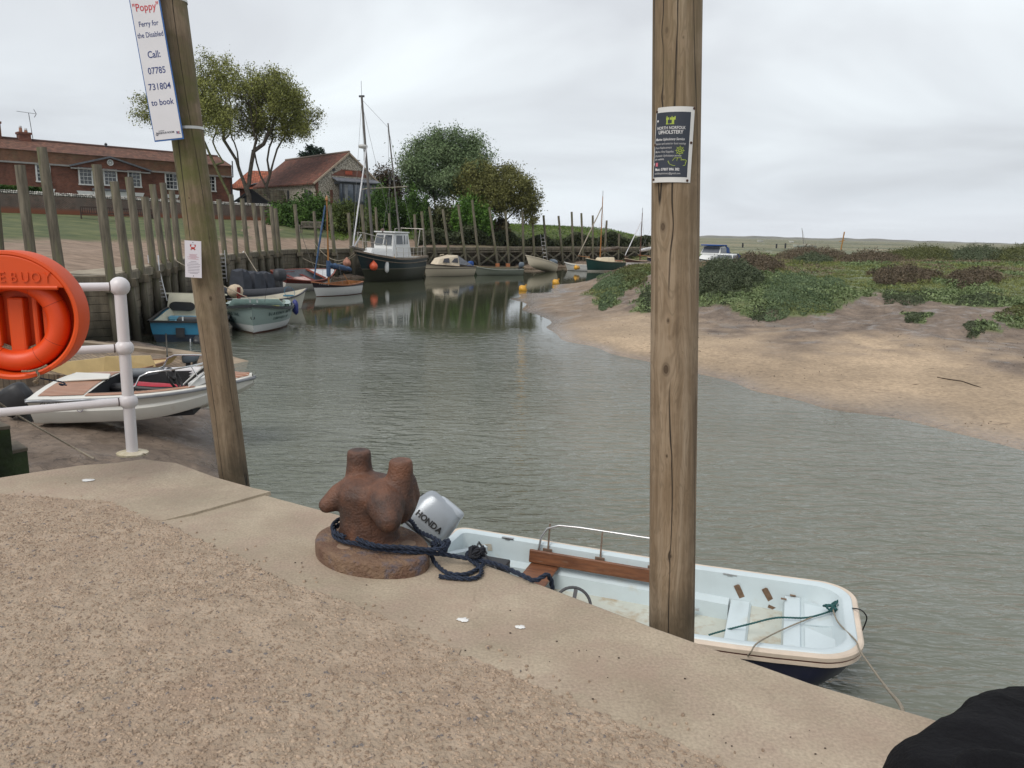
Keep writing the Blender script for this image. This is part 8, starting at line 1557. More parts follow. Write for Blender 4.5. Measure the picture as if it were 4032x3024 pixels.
# ------------------------------------------------------------------ seated person at the right edge
def person():
    CL = mat('black_cloth', (.0065,.0065,.008), .9, var=.3, scale=9, bump=.5, bscale=60, spec=.15)
    root = thing('person', 'person in black clothing sitting at the right edge, knee raised', 'person')
    J = {'pelvis': (.78,.38,.62), 'spine': (.97,.33,.85), 'chest': (1.0,.28,1.05), 'neck': (1.0,.27,1.24), 'head': (1.0,.33,1.34), 'top': (1.0,.34,1.47),
         'lh': (.58,.60,.66), 'lt': (.63,.95,.665), 'lk': (.96,1.22,.655), 'ls': (1.08,1.25,.42), 'la': (1.15,1.28,.12), 'lf': (1.2,1.42,.06),
         'rh': (1.08,.50,.62), 'rt': (1.17,.75,.60), 'rk': (1.28,.98,.60), 'ra': (1.35,1.0,.12), 'rf': (1.42,1.14,.06),
         'lsh': (.84,.30,1.15), 'lel': (.78,.45,.93), 'lw': tuple(PY(3900,3090,.84)), 'lhd': tuple(PY(3700,3260,.80)), 'rsh': (1.17,.30,1.15), 'rel': (1.28,.42,.90), 'rw': (1.16,.68,.76), 'rhd': (1.08,.76,.76)}
    rad = {'pelvis': .16, 'spine': .15, 'chest': .17, 'neck': .06, 'head': .085, 'top': .06, 'lh': .125, 'lt': .145, 'lk': .105, 'ls': .07, 'la': .05, 'lf': .035, 'rh': .11, 'rt': .10, 'rk': .085, 'ra': .05, 'rf': .035, 'lsh': .085, 'lel': .065, 'lw': .052, 'lhd': .035, 'rsh': .085, 'rel': .065, 'rw': .052, 'rhd': .035}
    E = [('pelvis','spine'),('spine','chest'),('chest','neck'),('neck','head'),('head','top'),('pelvis','lh'),('lh','lt'),('lt','lk'),('lk','ls'),('ls','la'),('la','lf'),('pelvis','rh'),('rh','rt'),('rt','rk'),('rk','ra'),('ra','rf'),('chest','lsh'),('lsh','lel'),('lel','lw'),('lw','lhd'),('chest','rsh'),('rsh','rel'),('rel','rw'),('rw','rhd')]
    ks = list(J); me = bpy.data.meshes.new('body'); me.from_pydata([J[k] for k in ks], [(ks.index(a), ks.index(b_)) for a, b_ in E], []); o = bpy.data.objects.new('body', me); COL.objects.link(o); o.parent = root
    sk = o.modifiers.new('skin', 'SKIN')
    for i, k in enumerate(ks): v = me.skin_vertices[0].data[i]; v.radius = (rad[k], rad[k]); v.use_root = (k == 'pelvis')
    sb = o.modifiers.new('sub', 'SUBSURF'); sb.levels = sb.render_levels = 4; dp = bpy.data.textures.new('cloth_folds', 'CLOUDS'); dp.noise_scale = .11; ds = o.modifiers.new('d', 'DISPLACE'); ds.texture = dp; ds.strength = .034; ds.mid_level = .5; ds.texture_coords = 'LOCAL'
    dq = bpy.data.textures.new('fine_folds', 'CLOUDS'); dq.noise_scale = .035; d2 = o.modifiers.new('d2', 'DISPLACE'); d2.texture = dq; d2.strength = .007; d2.texture_coords = 'LOCAL'
    bake(o); o.data.materials.clear(); o.data.materials.append(CL); o.data.polygons.foreach_set('use_smooth', [True]*len(o.data.polygons))
    # hands and a face, outside the picture but part of the figure
    skn = mat('skin', (.45,.27,.19), .5, var=.05)
    for hx, (a, s_) in {'lhd': ((.96,.80,.80), 1), 'rhd': ((1.06,.77,.79), -1)}.items():
        mb = MB(); c = Vector(J[hx]); d = Vector((.5*s_, .5, -.15)).normalized(); sd_ = Vector((-d.y, d.x, 0)).normalized(); mb.tube([c-d*.01, c+d*.04, c+d*.085], [.030,.038,.034], 10)
        for k in range(4): b0 = c+d*.08+sd_*(.016*(k-1.5)*1.1); l = (.060,.072,.067,.052)[k]; mb.tube([b0, b0+d*l*.5, b0+d*l*.8+Vector((0,0,-.015)), b0+d*l*.9+Vector((0,0,-.032))], [.0085,.008,.0075,.006], 7)
        t0 = c+d*.02+sd_*.032; mb.tube([t0, t0+d*.03+sd_*.02, t0+d*.055+sd_*.022], [.011,.009,.007], 7); mb.build('hand', skn, root, smooth=60)
    mb = MB(); mb.ball((1.0,.385,1.38), .078, 16, (.9,.85,1.2)); mb.ball((1.0,.458,1.375), .014, 8, (.8,1.3,1.3)); mb.ball((.926,.38,1.38), .02, 8, (.4,.8,1.2)); mb.ball((1.074,.38,1.38), .02, 8, (.4,.8,1.2)); f = mb.build('face', skn, root, smooth=70)
    for sx in (-1, 1): mb = MB(); mb.ball((1+sx*.03,.445,1.395), .009, 8); mb.build('eye', BLACK, f)
    mb = MB(); mb.box((1.0,.45,1.335), (.045,.01,.008)); mb.build('mouth', mat('lip', (.3,.1,.09), .5), f)
    bn = thing('wooden_bench', 'plain wooden bench under the seated person, out at the right', 'bench', (.98,.38,0)); bw = mat('bench_wood'); mb = MB(); mb.box((0,0,.47), (1.2,.42,.05)); mb.build('seat', bw, bn)
    for sx in (-.5, .5):
        for sy in (-.16, .16): mb = MB(); mb.box((sx,sy,.225), (.07,.07,.45)); mb.build('leg', bw, bn)
person()
# ------------------------------------------------------------------ vegetation
def leaf_mat(name, c1=None, c2=None, c3=None, sc=.6, trans=.15):
    if name in MATS: return MATS[name]
    m_ = mat(name, c1, .7, col2=c2, scale=sc, detail=3, lo=.3, hi=.7, spec=.25); t, b, L = nodes_of(m_)
    src = b.inputs['Base Color'].links[0].from_socket; g = N(t, 'ShaderNodeNewGeometry'); cr = N(t, 'ShaderNodeMapRange'); L(g.outputs['Random Per Island'], cr.inputs[0]); cr.inputs[3].default_value = .68; cr.inputs[4].default_value = 1.35
    mx = N(t, 'ShaderNodeMix', data_type='RGBA', blend_type='MULTIPLY'); mx.inputs[0].default_value = 1; L(src, mx.inputs[6]); L(cr.outputs[0], mx.inputs[7]); L(mx.outputs[2], b.inputs['Base Color'])
    return m_
def leaves(name, C, size, mat_, parent=None, up=.3, asp=.5, kind=None, seed=1):
    """one small two-triangle leaf per centre, turned at random"""
    r = np.random.default_rng(seed); n = len(C); a = r.normal(size=(n,3)); a /= np.linalg.norm(a, axis=1)[:,None]; a[:,2] += up*0; b = r.normal(size=(n,3)); b -= a*(a*b).sum(1)[:,None]; b /= np.linalg.norm(b, axis=1)[:,None]
    s = (size if np.isscalar(size) else size[:,None])*r.uniform(.35, 1.65, (n,1)); u, v = a*s, b*s*asp
    V = np.stack([C-u, C+v*.9-u*.1, C+u, C-v*.9-u*.1], 1).reshape(-1,3); F_q = (np.arange(n)*4)[:,None]+np.arange(4)[None]
    return raw(name, V, F_q, mat_, parent)
def blob_pts(n, blobs, seed=1, shell=.55, lump=.28):
    """points through several overlapping ellipsoids, thicker near the surface, in clumps"""
    r = np.random.default_rng(seed); out = []; vol = np.array([b[3]*b[4]*b[5] for b in blobs])**.75; vol = vol/vol.sum()
    for (cx, cy, cz, rx, ry, rz), f in zip(blobs, vol):
        k = int(n*f); nc = max(10, k//55); cl = r.normal(size=(nc,3)); cl /= np.linalg.norm(cl, axis=1)[:,None]; cl *= (shell+(1-shell)*r.random(nc)**.5)[:,None]*(1+r.normal(0,.07,nc))[:,None]
        i = r.integers(0, nc, k); p = cl[i]+r.normal(size=(k,3))*lump*r.uniform(.4,1.1,(k,1)); out.append(p*[rx,ry,rz]+[cx,cy,cz])
    return np.concatenate(out)
def gpt(px, py, Y): return PY(px, py, Y)
def shrub(name, label, pxr, pyr, Y, depth, mt, n, seed, cat='shrub', leaf=.11, group=None, nb=7, stems=True, lump=.28):
    """bushy plant filling the picture range pxr x pyr at distance Y"""
    r = random.Random(seed); a, b_ = PY(pxr[0], pyr[1], Y), PY(pxr[1], pyr[0], Y); W, Hh = abs(b_.x-a.x), abs(b_.z-a.z); cx, z0 = (a.x+b_.x)/2, a.z
    root = thing(name, label, cat, (cx, Y, z0), 0, group); bl = []
    for i in range(nb): f = (i+.5)/nb; x = (f-.5)*W*.82; h = Hh*(.55+.45*math.sin(math.pi*(.12+.76*f)))*r.uniform(.85, 1.0); rx = W/nb*1.05; bl.append((x, r.uniform(-.3,.3)*depth, h*.52, rx, depth*.5, h*.48))
    bl.append((0, 0, Hh*.35, W*.42, depth*.45, Hh*.38)); C = blob_pts(n, bl, seed, .5, lump); C = C[C[:,2] > -.3]; leaves('foliage', C, leaf, mt, root, seed=seed)
    if stems:
        mb = MB()
        for i in range(9): x = r.uniform(-.35,.35)*W; y = r.uniform(-.3,.3)*depth; mb.tube([(x*.6,y*.6,-.2),(x,y,Hh*.45),(x*1.15+r.uniform(-.2,.2),y,Hh*.8)], [.05,.03,.01], 5)
        mb.build('stems', BARK, root)
    return root
BARK = mat('grey_bark', (.055,.045,.035), .9, col2=(.15,.13,.105), scale=3, stretch=(3,3,1), detail=8, bump=.8, bscale=10, col3=(.07,.085,.03), c3=(.58,.72,.7))
def grow(attr, trunks, step, infl, kill, iters, seed, bias=(0,0,.15)):
    """space colonisation: branches grow towards the crown's points"""
    r = np.random.default_rng(seed); nodes = []; par = []
    for line in trunks:
        prev = -1 if line[0] is None else line[0]; pts = line[1]
        for i, p in enumerate(pts): nodes.append(np.array(p, float)); par.append(prev if prev >= 0 else -1); prev = len(nodes)-1
    A = attr.copy(); alive = np.ones(len(A), bool); bias = np.array(bias)
    near = np.full(len(A), 1e9); who = np.zeros(len(A), int)
    def upd(s):
        nonlocal near, who
        Nn = np.array(nodes[s:]); d = np.linalg.norm(A[:,None]-Nn[None], axis=2); j = d.argmin(1); m_ = d[np.arange(len(A)), j]; b_ = m_ < near; near[b_] = m_[b_]; who[b_] = j[b_]+s
    upd(0)
    for it in range(iters):
        act = alive & (near < infl)
        if not act.any(): break
        new = []; 
        for k in np.unique(who[act]):
            q = A[act & (who == k)]; d = q-nodes[k]; d /= np.linalg.norm(d, axis=1)[:,None]+1e-9; v = d.mean(0)+bias+r.normal(0,.12,3); v /= np.linalg.norm(v)+1e-9; new.append((nodes[k]+v*step, k))
        s = len(nodes)
        for p, k in new: nodes.append(p); par.append(k)
        upd(s); alive &= near > kill
        if len(nodes) > 9000: break
    return np.array(nodes), np.array(par)
def branch_mesh(nodes, par, rtip, expo, root, name, m_, rmax=9):
    n = len(nodes); rad = np.zeros(n); ch = np.zeros(n, int)
    for i in range(n-1, -1, -1):
        if ch[i] == 0: rad[i] = rtip**expo
        if par[i] >= 0: rad[par[i]] += rad[i]; ch[par[i]] += 1
    rad = np.minimum(rad**(1/expo), rmax); k = 5; V = []; Fq = []
    for i in range(n):
        if par[i] < 0: continue
        a, b_ = nodes[par[i]], nodes[i]; d = b_-a; L_ = np.linalg.norm(d)
        if L_ < 1e-6: continue
        d = d/L_; u = np.cross(d, [0,0,1] if abs(d[2]) < .9 else [1,0,0]); u /= np.linalg.norm(u); w = np.cross(d, u); ra, rb_ = min(rad[par[i]], rad[i]*1.35), rad[i]; o = len(V)
        for p, rr in ((a-d*ra*.3, ra), (b_, rb_)):
            for j in range(k): t_ = 2*math.pi*j/k; V.append(p+(u*math.cos(t_)+w*math.sin(t_))*rr)
        for j in range(k): Fq.append((o+j, o+(j+1)%k, o+k+(j+1)%k, o+k+j))
    raw(name, np.array(V), np.array(Fq), m_, root, smooth=True); return rad, ch
def tree(name, label, base, trunks, blobs, natt, nleaf, leafsz, lm, bark, seed, step=.45, infl=2.6, kill=.75, iters=70, rtip=.014, expo=2.35, scatter=.35, tipsonly=True, rmax=.5, fill=0, lump=.3, shell=.2, group='trees behind the quay', airy=False):
    root = thing(name, label, 'tree', base, 0, group); att = blob_pts(natt, blobs, seed, shell, .22); nodes, par = grow(att, trunks, step, infl, kill, iters, seed)
    rad, ch = branch_mesh(nodes, par, rtip, expo, root, 'trunk', bark, rmax)
    r = np.random.default_rng(seed+5); tips = nodes[(rad < rtip*2.6)]
    if airy: cc = att.mean(0); sd_ = att.std(0)*1.75; dn = np.linalg.norm((tips-cc)/sd_, axis=1)+.28*(tips[:,2]-cc[2])/sd_[2]; tips = tips[r.random(len(tips)) < np.clip((dn-.45)/.45, .06, 1)]
    if 1: pass
    C = tips[r.integers(0, len(tips), nleaf)]+r.normal(size=(nleaf,3))*scatter
    if fill: C = np.concatenate([C, blob_pts(fill, blobs, seed+9, .6, lump)])
    leaves('crown', C, leafsz, lm, root, seed=seed); return root
def loc(px, py, Y, o): p = PY(px, py, Y); return (p.x-o[0], p.y-o[1], p.z-o[2])
def ell(px, py, rx, ry, Y, o, dy=0, deep=1.0):       # ellipsoid given by its picture outline
    c = PY(px, py, Y+dy); s_ = 1/FPX*(Y+dy)*1.03; return (c.x-o[0], c.y-o[1], c.z-o[2], rx*s_, rx*s_*deep, ry*s_)
def big_tree():
    Y = 82; o = PY(985, 800, Y); o.z -= .3; l = lambda x, y, d=0: loc(x, y, Y+d, o)
    # one stool of trunks forking low, as the photograph shows
    tr = [(None, [l(982,800), l(978,770), l(970,745)]),                               # 0..2
          (2, [l(955,705), l(942,670), l(930,630), l(905,590), l(880,550)]),          # left limb
          (2, [l(980,725), l(982,690), l(990,640), l(998,595), l(1008,545)]),         # middle limb
          (3+1, [l(935,600,-1), l(922,560,-1)]), (11, [l(1040,565,1), l(1060,520,1)])]
    b = [ell(880,365,120,105,Y,o), ell(1010,335,130,80,Y,o,1), ell(1080,380,105,90,Y,o,-1), ell(1140,440,80,75,Y,o), ell(960,440,150,95,Y,o,1), ell(830,430,85,100,Y,o,-1), ell(1185,515,65,30,Y,o), ell(830,325,70,65,Y,o), ell(1100,510,60,45,Y,o,1)]
    lm = leaf_mat('spring_leaves', (.115,.13,.034), (.27,.28,.08), sc=.35)
    tree('tall_tree', 'tall many-limbed tree in thin yellow-green spring leaf behind the black shed', o, tr, b, 3000, 54000, .092, lm, BARK, 3, airy=True, step=.40, infl=3.2, kill=.58, iters=90, rtip=.023, expo=2.25, scatter=.34, rmax=.36)
    o2 = PY(1060, 800, Y+2); l2 = lambda x, y, d=0: loc(x, y, Y+2+d, o2)
    tr = [(None, [l2(1060,800), l2(1055,760), l2(1048,735)]), (2, [l2(1025,690), l2(1010,640), l2(1000,590), l2(1012,550)]), (2, [l2(1062,690), l2(1075,640), l2(1090,590), l2(1110,555)]), (7, [l2(1052,630), l2(1060,580), l2(1075,545)])]
    b = [ell(1090,440,110,80,Y+2,o2), ell(1170,470,80,50,Y+2,o2), ell(1020,470,70,60,Y+2,o2), ell(1060,390,90,60,Y+2,o2)]
    tree('tall_tree', 'second tall tree with forked trunk just right of the many-limbed one', o2, tr, b, 1200, 14000, .085, lm, BARK, 4, airy=True, step=.40, infl=3.2, kill=.6, iters=80, rtip=.022, expo=2.25, scatter=.34, rmax=.30)
    o3 = PY(915, 800, Y-4); l3 = lambda x, y, d=0: loc(x, y, Y-4+d, o3)
    tr = [(None, [l3(915,800), l3(893,750), l3(868,700), l3(845,650), l3(822,600), l3(805,560)]), (3, [l3(880,640), l3(850,590), l3(838,560)])]
    b = [ell(640,430,90,60,Y-4,o3), ell(720,440,90,80,Y-4,o3), ell(790,470,80,60,Y-4,o3), ell(860,480,60,50,Y-4,o3)]
    tree('leaning_tree', 'mossy tree leaning left across the end of the brick house', o3, tr, b, 1100, 13000, .085, lm, mat('mossy_bark', (.05,.055,.02), .9, col2=(.12,.12,.05), scale=3, bump=.6), 8, step=.42, infl=4.2, kill=.65, iters=90, rtip=.022, expo=2.25, scatter=.35, rmax=.34, airy=True)
big_tree()
def other_trees():
    Y = 88; o = PY(1715, 850, Y); l = lambda x, y, d=0: loc(x, y, Y+d, o)
    tr = [(None, [l(1715,850), l(1712,800), l(1705,760)]), (2, [l(1690,720), l(1675,690)]), (2, [l(1725,720), l(1750,690)]), (2, [l(1712,720,1), l(1715,680,1)])]
    b = [ell(1650,640,75,85,Y,o), ell(1720,600,80,75,Y,o,1), ell(1800,590,80,65,Y,o), ell(1870,625,70,60,Y,o,1), ell(1760,670,130,75,Y,o,-1), ell(1620,690,50,60,Y,o), ell(1700,720,70,50,Y,o,1)]
    tree('willow', 'broad silvery-green willow behind the quay-side bushes', o, tr, b, 1500, 44000, .10, leaf_mat('willow_leaves', (.065,.11,.045), (.19,.25,.125), sc=.5), BARK, 12, step=.5, infl=3.4, kill=.8, iters=60, scatter=.42, fill=26000, lump=.26, rmax=.3)
    Y = 84; o = PY(1985, 880, Y); l = lambda x, y, d=0: loc(x, y, Y+d, o)
    tr = [(None, [l(1985,885), l(1990,870)]), (1, [l(1965,835), l(1935,800)]), (1, [l(1985,835), l(1980,795)]), (1, [l(2020,840), l(2060,800)]), (1, [l(1950,840,1), l(1900,790,1)])]
    b = [ell(1890,740,80,75,Y,o), ell(1960,720,90,65,Y,o,1), ell(2030,760,80,65,Y,o), ell(2085,800,50,50,Y,o), ell(1930,790,80,50,Y,o,-1), ell(2095,845,30,35,Y,o)]
    tree('brown_tree', 'round olive-brown tree with bare lower branches right of the willow', o, tr, b, 1400, 24000, .10, leaf_mat('olive_brown_leaves', (.070,.074,.021), (.18,.18,.058), sc=.5), mat('dark_bark', (.03,.025,.02), .9), 14, step=.45, infl=3.2, kill=.7, iters=60, scatter=.35, fill=20000, lump=.24, rmax=.2)
    Y = 112; o = PY(1228, 660, Y); l = lambda x, y, d=0: loc(x, y, Y+d, o); b = [ell(1228,600,26,16,Y,o), ell(1210,615,24,10,Y,o), ell(1245,612,22,12,Y,o), ell(1222,582,16,10,Y,o), ell(1262,592,6,14,Y,o), ell(1195,602,10,6,Y,o)]
    tree('pine', 'dark pine showing its top above the barn roof', o, [(None, [(0,0,-8), (0,0,-3), l(1226,640), l(1227,620)])], b, 260, 2500, .16, leaf_mat('pine_needles', (.010,.022,.014), (.03,.055,.035)), mat('dark_bark'), 16, step=.5, infl=3, kill=.6, iters=30, scatter=.22, rmax=.25)
other_trees()
G1 = leaf_mat('dark_hedge_leaves', (.022,.055,.010), (.075,.14,.025), sc=.7); G2 = leaf_mat('bright_hedge_leaves', (.035,.085,.012), (.10,.20,.03), sc=.8); G3 = leaf_mat('brownish_scrub', (.045,.038,.02), (.12,.10,.05), sc=.8); G4 = leaf_mat('seablite_green', (.028,.042,.018), (.075,.085,.04), sc=.9); G5 = leaf_mat('olive_scrub', (.04,.05,.018), (.11,.12,.05), sc=.7)
def hedges():
    g = 'bushes behind the quay'
    shrub('bush', 'low dark green bush beside the end of the garden wall', (1020,1140), (860,935), 76, 3, G1, 5000, 21, group=g)
    shrub('bush', 'large dark green bush behind the wooden bench', (1080,1340), (770,932), 74, 5, G1, 26000, 22, group=g, leaf=.12)
    shrub('bush', 'green bush under the barn bay window, brambles at its foot', (1300,1480), (785,935), 72, 4, leaf_mat('mixed_bramble', (.035,.06,.015), (.11,.13,.035), sc=.9), 16000, 23, group=g)
    shrub('bush', 'tall bush rising beside the barn gable between the two ketch masts', (1440,1560), (715,935), 78, 4, G1, 15000, 24, group=g)
    shrub('bush', 'dusky brown bush on the skyline right of the barn gable', (1445,1600), (655,800), 92, 4, leaf_mat('dusky_brown', (.04,.032,.02), (.09,.065,.035)), 12000, 25, group=g, nb=4)
    shrub('bush', 'dark glossy bush just left of the ketch wheelhouse, below the willow', (1560,1700), (745,930), 82, 4, G1, 15000, 26, group=g)
    shrub('bush', 'straggly brown-green bush under the willow trunk', (1680,1830), (785,930), 84, 4, G5, 11000, 27, group=g)
    shrub('bush', 'rounded bright green bush right of the willow trunk', (1780,1945), (760,925), 82, 4, G2, 20000, 28, group=g)
    shrub('bush', 'grey-brown twiggy bush at the foot of the olive-brown tree', (1930,2010), (850,935), 84, 3, G3, 5000, 29, group=g)
    # clipped hedge peeping over the garden wall
    A = PY(-60, 762, 62); B = PY(172, 775, 66); root = thing('clipped_hedge', 'clipped dark hedge top showing above the garden wall at far left', 'hedge', (A.x, A.y, 2.2)); zt = PY(60, 730, 63).z-2.2
    r = np.random.default_rng(5); n = 9000; f = r.random(n); C = np.stack([(B.x-A.x)*f, (B.y-A.y)*f+r.uniform(-.6,.6,n), zt-abs(r.normal(0,.45,n))], 1); leaves('foliage', C, .09, G1, root, seed=5)
    # dark scrub along the foot of the flood bank: uncountable
    pts = []; r = np.random.default_rng(6)
    for i in range(52000):
        px = r.uniform(1640, 2560); w = wall_at(px); d = np.array([w.x, w.y]); L_ = np.hypot(*d); d /= L_; k = 1.8+abs(r.normal(0, 2.6)); top = .25+.95*math.exp(-((k-3)/3.5)**2)*(1+.45*math.sin(px*.045)+.3*math.sin(px*.013+2))
        x, y = w.x+d[0]*k, w.y+d[1]*k; pts.append((x, y, max(0, lz_fast(x, y))+r.random()**.6*top))
    tag(leaves('scrub', np.array(pts), .13, G4, seed=6), 'dark seablite scrub along the foot of the flood bank behind the far quay', 'scrub', kind='stuff')
    # rough grass on bank and lawn edge
    pts = []; n = 42000; u = r.random((n, 2)); px = 1300+u[:,0]*1200; q = []
    for a, b_ in zip(px, u[:,1]): w = wall_at(a); L_ = math.hypot(w.x, w.y); k = 3+b_*34; q.append((w.x*(1+k/L_), w.y*(1+k/L_)))
    q = np.array(q); z = lawn_z(q); V = np.column_stack([q, z+r.random(n)*.28]); V = V[(z > .5)]
    tag(leaves('rough_grass', V, .13, leaf_mat('bank_grass', (.05,.09,.015), (.15,.22,.035), sc=.25), asp=.22, seed=7), 'rough green grass covering the flood bank and the edge of the green', 'grass', kind='stuff')
def lz_fast(x, y):
    return _grid(x, y)
_gx = np.arange(-20, 34, 1.0); _gy = np.arange(50, 125, 1.0); _G = lawn_z(np.array([(a, b_) for a in _gx for b_ in _gy])).reshape(len(_gx), len(_gy))
def _grid(x, y): i = int(min(max(x+20, 0), len(_gx)-2)); j = int(min(max(y-50, 0), len(_gy)-2)); return float(_G[i, j])
hedges()
# ------------------------------------------------------------------ saltmarsh plants on the right bank
def marsh():
    r = np.random.default_rng(11)
    # carpet: density falls with distance, leaf size grows
    n = 330000; ang = r.uniform(R(3), R(40), n); rad = 17*np.exp(r.random(n)**1.0*math.log(105/17)); Q = np.stack([np.sin(ang)*rad, np.cos(ang)*rad], 1)
    keep = veg_mask(Q); Q = Q[keep]; rad = rad[keep]; z = ground_z(Q); patch = vnoise(Q, 3.5, 61)+.6*vnoise(Q, 1.2, 62)
    k2 = (z < .5); Q, rad, z, patch = Q[k2], rad[k2], z[k2], patch[k2]
    h = (.05+.16*np.clip(patch+.45, 0, 1.2))*np.clip(rad/30, .9, 1.8); size = .020+.0009*rad
    V = np.column_stack([Q, z+r.random(len(Q))*h]); green = vnoise(Q, 6, 63)+.7*vnoise(Q, 2.0, 64)-np.clip((rad-50)/30, -.40, .30)
    mt = [leaf_mat('sea_purslane', (.075,.11,.045), (.19,.24,.11), sc=1.2), leaf_mat('brown_marsh_plants', (.10,.08,.055), (.23,.185,.12), sc=1.2), leaf_mat('marsh_grass_blades', (.08,.105,.028), (.21,.22,.075), sc=.8)]
    which = np.where(green > .12, 0, np.where(green > -.22, 2, 1))
    for i, (nm, lb) in enumerate((('sea_purslane', 'grey-green sea purslane carpet on the saltmarsh'), ('brown_marsh_plants', 'reddish brown saltmarsh plants'), ('marsh_grass', 'short yellow-green saltmarsh grass'))):
        m_ = which == i; tag(leaves(nm, V[m_], size[m_], mt[i], asp=(.55,.3,.2)[i], seed=70+i), lb, 'marsh plants', kind='stuff')
    # individual seablite bushes that stand clear of the carpet
    SB = leaf_mat('seablite_dark', (.034,.050,.026), (.105,.125,.070), sc=1.6); SBb = leaf_mat('seablite_brown', (.060,.046,.032), (.155,.12,.08), sc=1.6); SBo = leaf_mat('seablite_olive', (.040,.048,.016), (.12,.13,.045), sc=1.2)
    g = 'seablite bushes on the saltmarsh'
    for i, (x0, x1, y0, y1, z0, m_, n_, lb) in enumerate((
        (2700,3000,1020,1165,-.9,SB,15000,'dense dark seablite bush right beside the right pole'), (2860,3080,1000,1110,-.7,SBb,8000,'brown twiggy bush behind and right of the dense dark one'),
        (3050,3330,955,1040,-.6,SBb,8000,'brown bush below the stranded yacht'), (3110,3290,990,1060,-.6,SB,5000,'dark green bush low in front of the brown one below the yacht'),
        (3300,3560,975,1060,-.55,SBb,8000,'wide brown bush right of the channel marker'), (3480,3800,955,1040,-.55,SBo,10000,'olive bush in the long row reaching to the right edge, leftmost of three'),
        (3700,4000,950,1045,-.5,SB,11000,'dark bush in the long row reaching to the right edge, middle of three'), (3880,4250,935,1050,-.5,SBo,14000,'tall olive bush on the skyline at the right edge'),
        (3400,3700,1050,1130,-.7,SBb,9000,'reddish brown bush in front of the olive row'), (3700,3960,1065,1140,-.7,SBb,6000,'rusty brown bush near the right edge, nearer than the dark one'),
        (3460,3700,1150,1195,-.95,SB,5000,'low green clump at the top of the mud bank'), (3730,4000,1160,1205,-.95,SB,6000,'low dark clump by the mud bank near the right edge'), (3920,4150,1215,1270,-1.15,SBo,4000,'bright mossy clump at the right edge on the mud'),
        (2745,3000,1120,1205,-1.25,SB,7000,'dark clump overhanging the bank at the foot of the dense bush'), (2960,3330,1110,1240,-1.25,leaf_mat('purslane_clump', (.06,.10,.05), (.16,.21,.11), sc=2),26000,'broad grey-green purslane cushion spilling over the mud bank'),
        (2325,2470,1080,1215,-1.7,leaf_mat('purslane_clump'),15000,'grey-green cushion spilling down the tip of the bank left of the right pole'), (2400,2600,1040,1130,-1.0,SBo,9000,'brownish green bush on top of the bank left of the right pole'),
        (2515,2575,1165,1225,-1.55,SB,2500,'small dark tuft half hidden behind the right pole'), (2835,2875,1200,1222,-1.35,SB,700,'tiny tuft on the mud, nearer the right pole of two'), (2955,3020,1222,1248,-1.35,SB,1100,'tiny tuft on the mud, farther from the right pole of two'),
        (3555,3645,1225,1258,-1.15,SB,1500,'lone small green tuft out on the mud bank'), (3790,3890,1265,1303,-1.25,SB,1600,'second lone green tuft on the mud, nearer the right edge'))):
        p = P((x0+x1)/2, y1-4, z0); s_ = p.y/FPX*1.03; W = (x1-x0)*s_; Hh = (y1-y0)*s_; zz = float(ground_z(np.array([[p.x, p.y]]))[0]); low = i >= 10
        root = thing('seablite_bush' if not low else 'marsh_clump', lb, 'bush', (p.x, p.y, zz), 0, g); rg = np.random.default_rng(100+i); nn = int(n_*1.5)
        # plants root in the ground over a ragged patch and drape it
        u = rg.uniform(-1, 1, nn*2); v = rg.uniform(-1, 1, nn*2); th = np.arctan2(v, u); edge = 1+.11*np.sin(th*3+i)+.10*np.sin(th*5+2*i)+.09*np.sin(th*9+i)+.05*np.sin(th*17+i); k_ = np.hypot(u, v) < edge*.86; u, v = u[k_][:nn], v[k_][:nn]
        ylo = y0+(y1-y0)*(.52 if not low else .12); px_ = (x0+x1)/2+u*(x1-x0)/2*1.05; py_ = (ylo+y1)/2+v*(y1-ylo)/2; d = F_[None]+R_[None]*((px_-CX)/FPX)[:,None]+U_[None]*((CY-py_)/FPX)[:,None]
        Q = C_[None]+d*((z0-H)/d[:,2])[:,None]; gz = ground_z(Q[:,:2]); prof = np.clip(1-np.hypot(u, v)/(edge[k_][:nn]*.9), 0, 1)**.4
        Hu = (Hh*.62 if not low else min(.26, max(.10, Hh*.30))); hh = Hu*prof*(1+.9*vnoise(Q[:,:2], .55, 81+i)+.5*vnoise(Q[:,:2], .2, 82+i)); C = np.column_stack([Q[:,0], Q[:,1], gz+hh*rg.random(len(Q))**.45])-np.array([p.x, p.y, zz])
        leaves('foliage', C, (.024+.0008*p.y) if not low else (.018+.0006*p.y), m_, root, asp=.34, seed=i)
        if not low and W > 1.2:
            m1 = MB()
            for j in rg.integers(0, len(C), 26): c_ = C[j]; m1.tube([(c_[0]*.97,c_[1],gz[j]-zz-.05),(c_[0],c_[1],gz[j]-zz+hh[j]*.7),(c_[0]*1.01+rg.normal(0,.05),c_[1],gz[j]-zz+hh[j]*1.15+.05)], [.014,.010,.003], 4)
            tag(m1.build('stems', mat('brown_stems', (.07,.052,.036), .9), root), kind='stuff')
marsh()
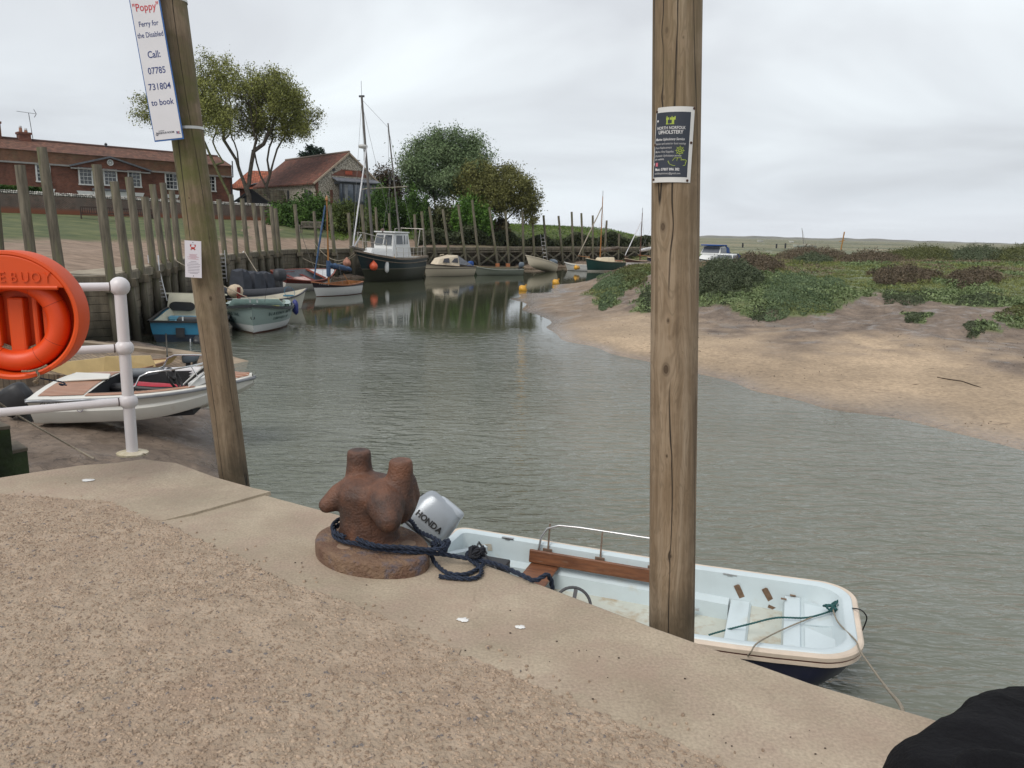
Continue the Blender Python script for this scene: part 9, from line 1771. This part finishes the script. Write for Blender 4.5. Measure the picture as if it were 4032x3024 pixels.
def strand():
    r = np.random.default_rng(31); n = 2600; px = r.uniform(2100, 4100, n); py = r.uniform(1200, 1760, n); d = F_[None]+R_[None]*((px-CX)/FPX)[:,None]+U_[None]*((CY-py)/FPX)[:,None]; Q = C_[None]+d*((-1.8-H)/d[:,2])[:,None]; z = ground_z(Q[:,:2]); k = (z > -2.17) & (vnoise(Q[:,:2], 2.5, 91)+.5*vnoise(Q[:,:2], .6, 92) > -.02); Q[:,2] = z+.004
    tag(leaves('strandline_litter', Q[k], .016+.0006*Q[k][:,1], mat('dark_litter', (.055,.04,.028), .9), asp=.3, seed=31), 'dark flecks of weed and mud scattered over the sandbank', 'weed', kind='stuff')
    pts = [P(x, y, -1.86) for x, y in ((3690,1483),(3740,1492),(3790,1498),(3830,1509),(3862,1517))]; pts = [(p.x, p.y, float(ground_z(np.array([[p.x, p.y]]))[0])+.012) for p in pts]; mb = MB(); mb.tube(pts, [.008,.018,.014,.016,.006], 5); tag(mb.build('driftwood_twig', mat('dark_litter')), 'thin dark weedy twig lying on the sandbank near the right edge', 'twig')
strand()
# ------------------------------------------------------------------ dunes on the horizon
def dunes():
    n = 260; mb = MB(); rows = []; rr = random.Random(9); D = 2600
    def hgt(px): 
        b = 6.5*math.exp(-((px-3330)/70)**2)+6.0*math.exp(-((px-3450)/45)**2)+4*math.exp(-((px-3550)/50)**2)+6.0*math.exp(-((px-2980)/140)**2)+3.5*math.exp(-((px-3160)/60)**2)+3*math.exp(-((px-2800)/60)**2)+2*math.exp(-((px-3700)/120)**2)
        return b+2.0+1.1*math.sin(px*.05)*math.sin(px*.021)
    prof = []
    for i in range(n): px = 2560+(4300-2560)*i/(n-1); p = PY(px, 940, D); prof.append((p.x, hgt(px)*.98))
    mb.loft([[(x, D-60, -1.5) for x, h in prof], [(x, D-25, h*.6) for x, h in prof], [(x, D, h) for x, h in prof], [(x, D+60, h*.5) for x, h in prof], [(x, D+120, -1.5) for x, h in prof]])
    structure(mb.build('hills', mat('dune_grass', (.10,.10,.075), .9, col2=(.18,.165,.12), scale=.03), smooth=80))
dunes()
# ------------------------------------------------------------------ the air over the marsh
def haze():
    m_ = bpy.data.materials.new('marsh_air'); m_.use_nodes = True; t = m_.node_tree; t.nodes.clear(); o = N(t, 'ShaderNodeOutputMaterial'); v = N(t, 'ShaderNodeVolumePrincipled'); v.inputs['Density'].default_value = .00008; v.inputs['Color'].default_value = (.86,.92,1,1); v.inputs['Anisotropy'].default_value = .0
    t.links.new(v.outputs[0], o.inputs['Volume']); mb = MB(); mb.box((0,1900,22.5), (7000,4400,55)); b = mb.build('haze', m_); tag(b, 'thin damp air over the marsh and creek', 'haze', kind='stuff')
haze()
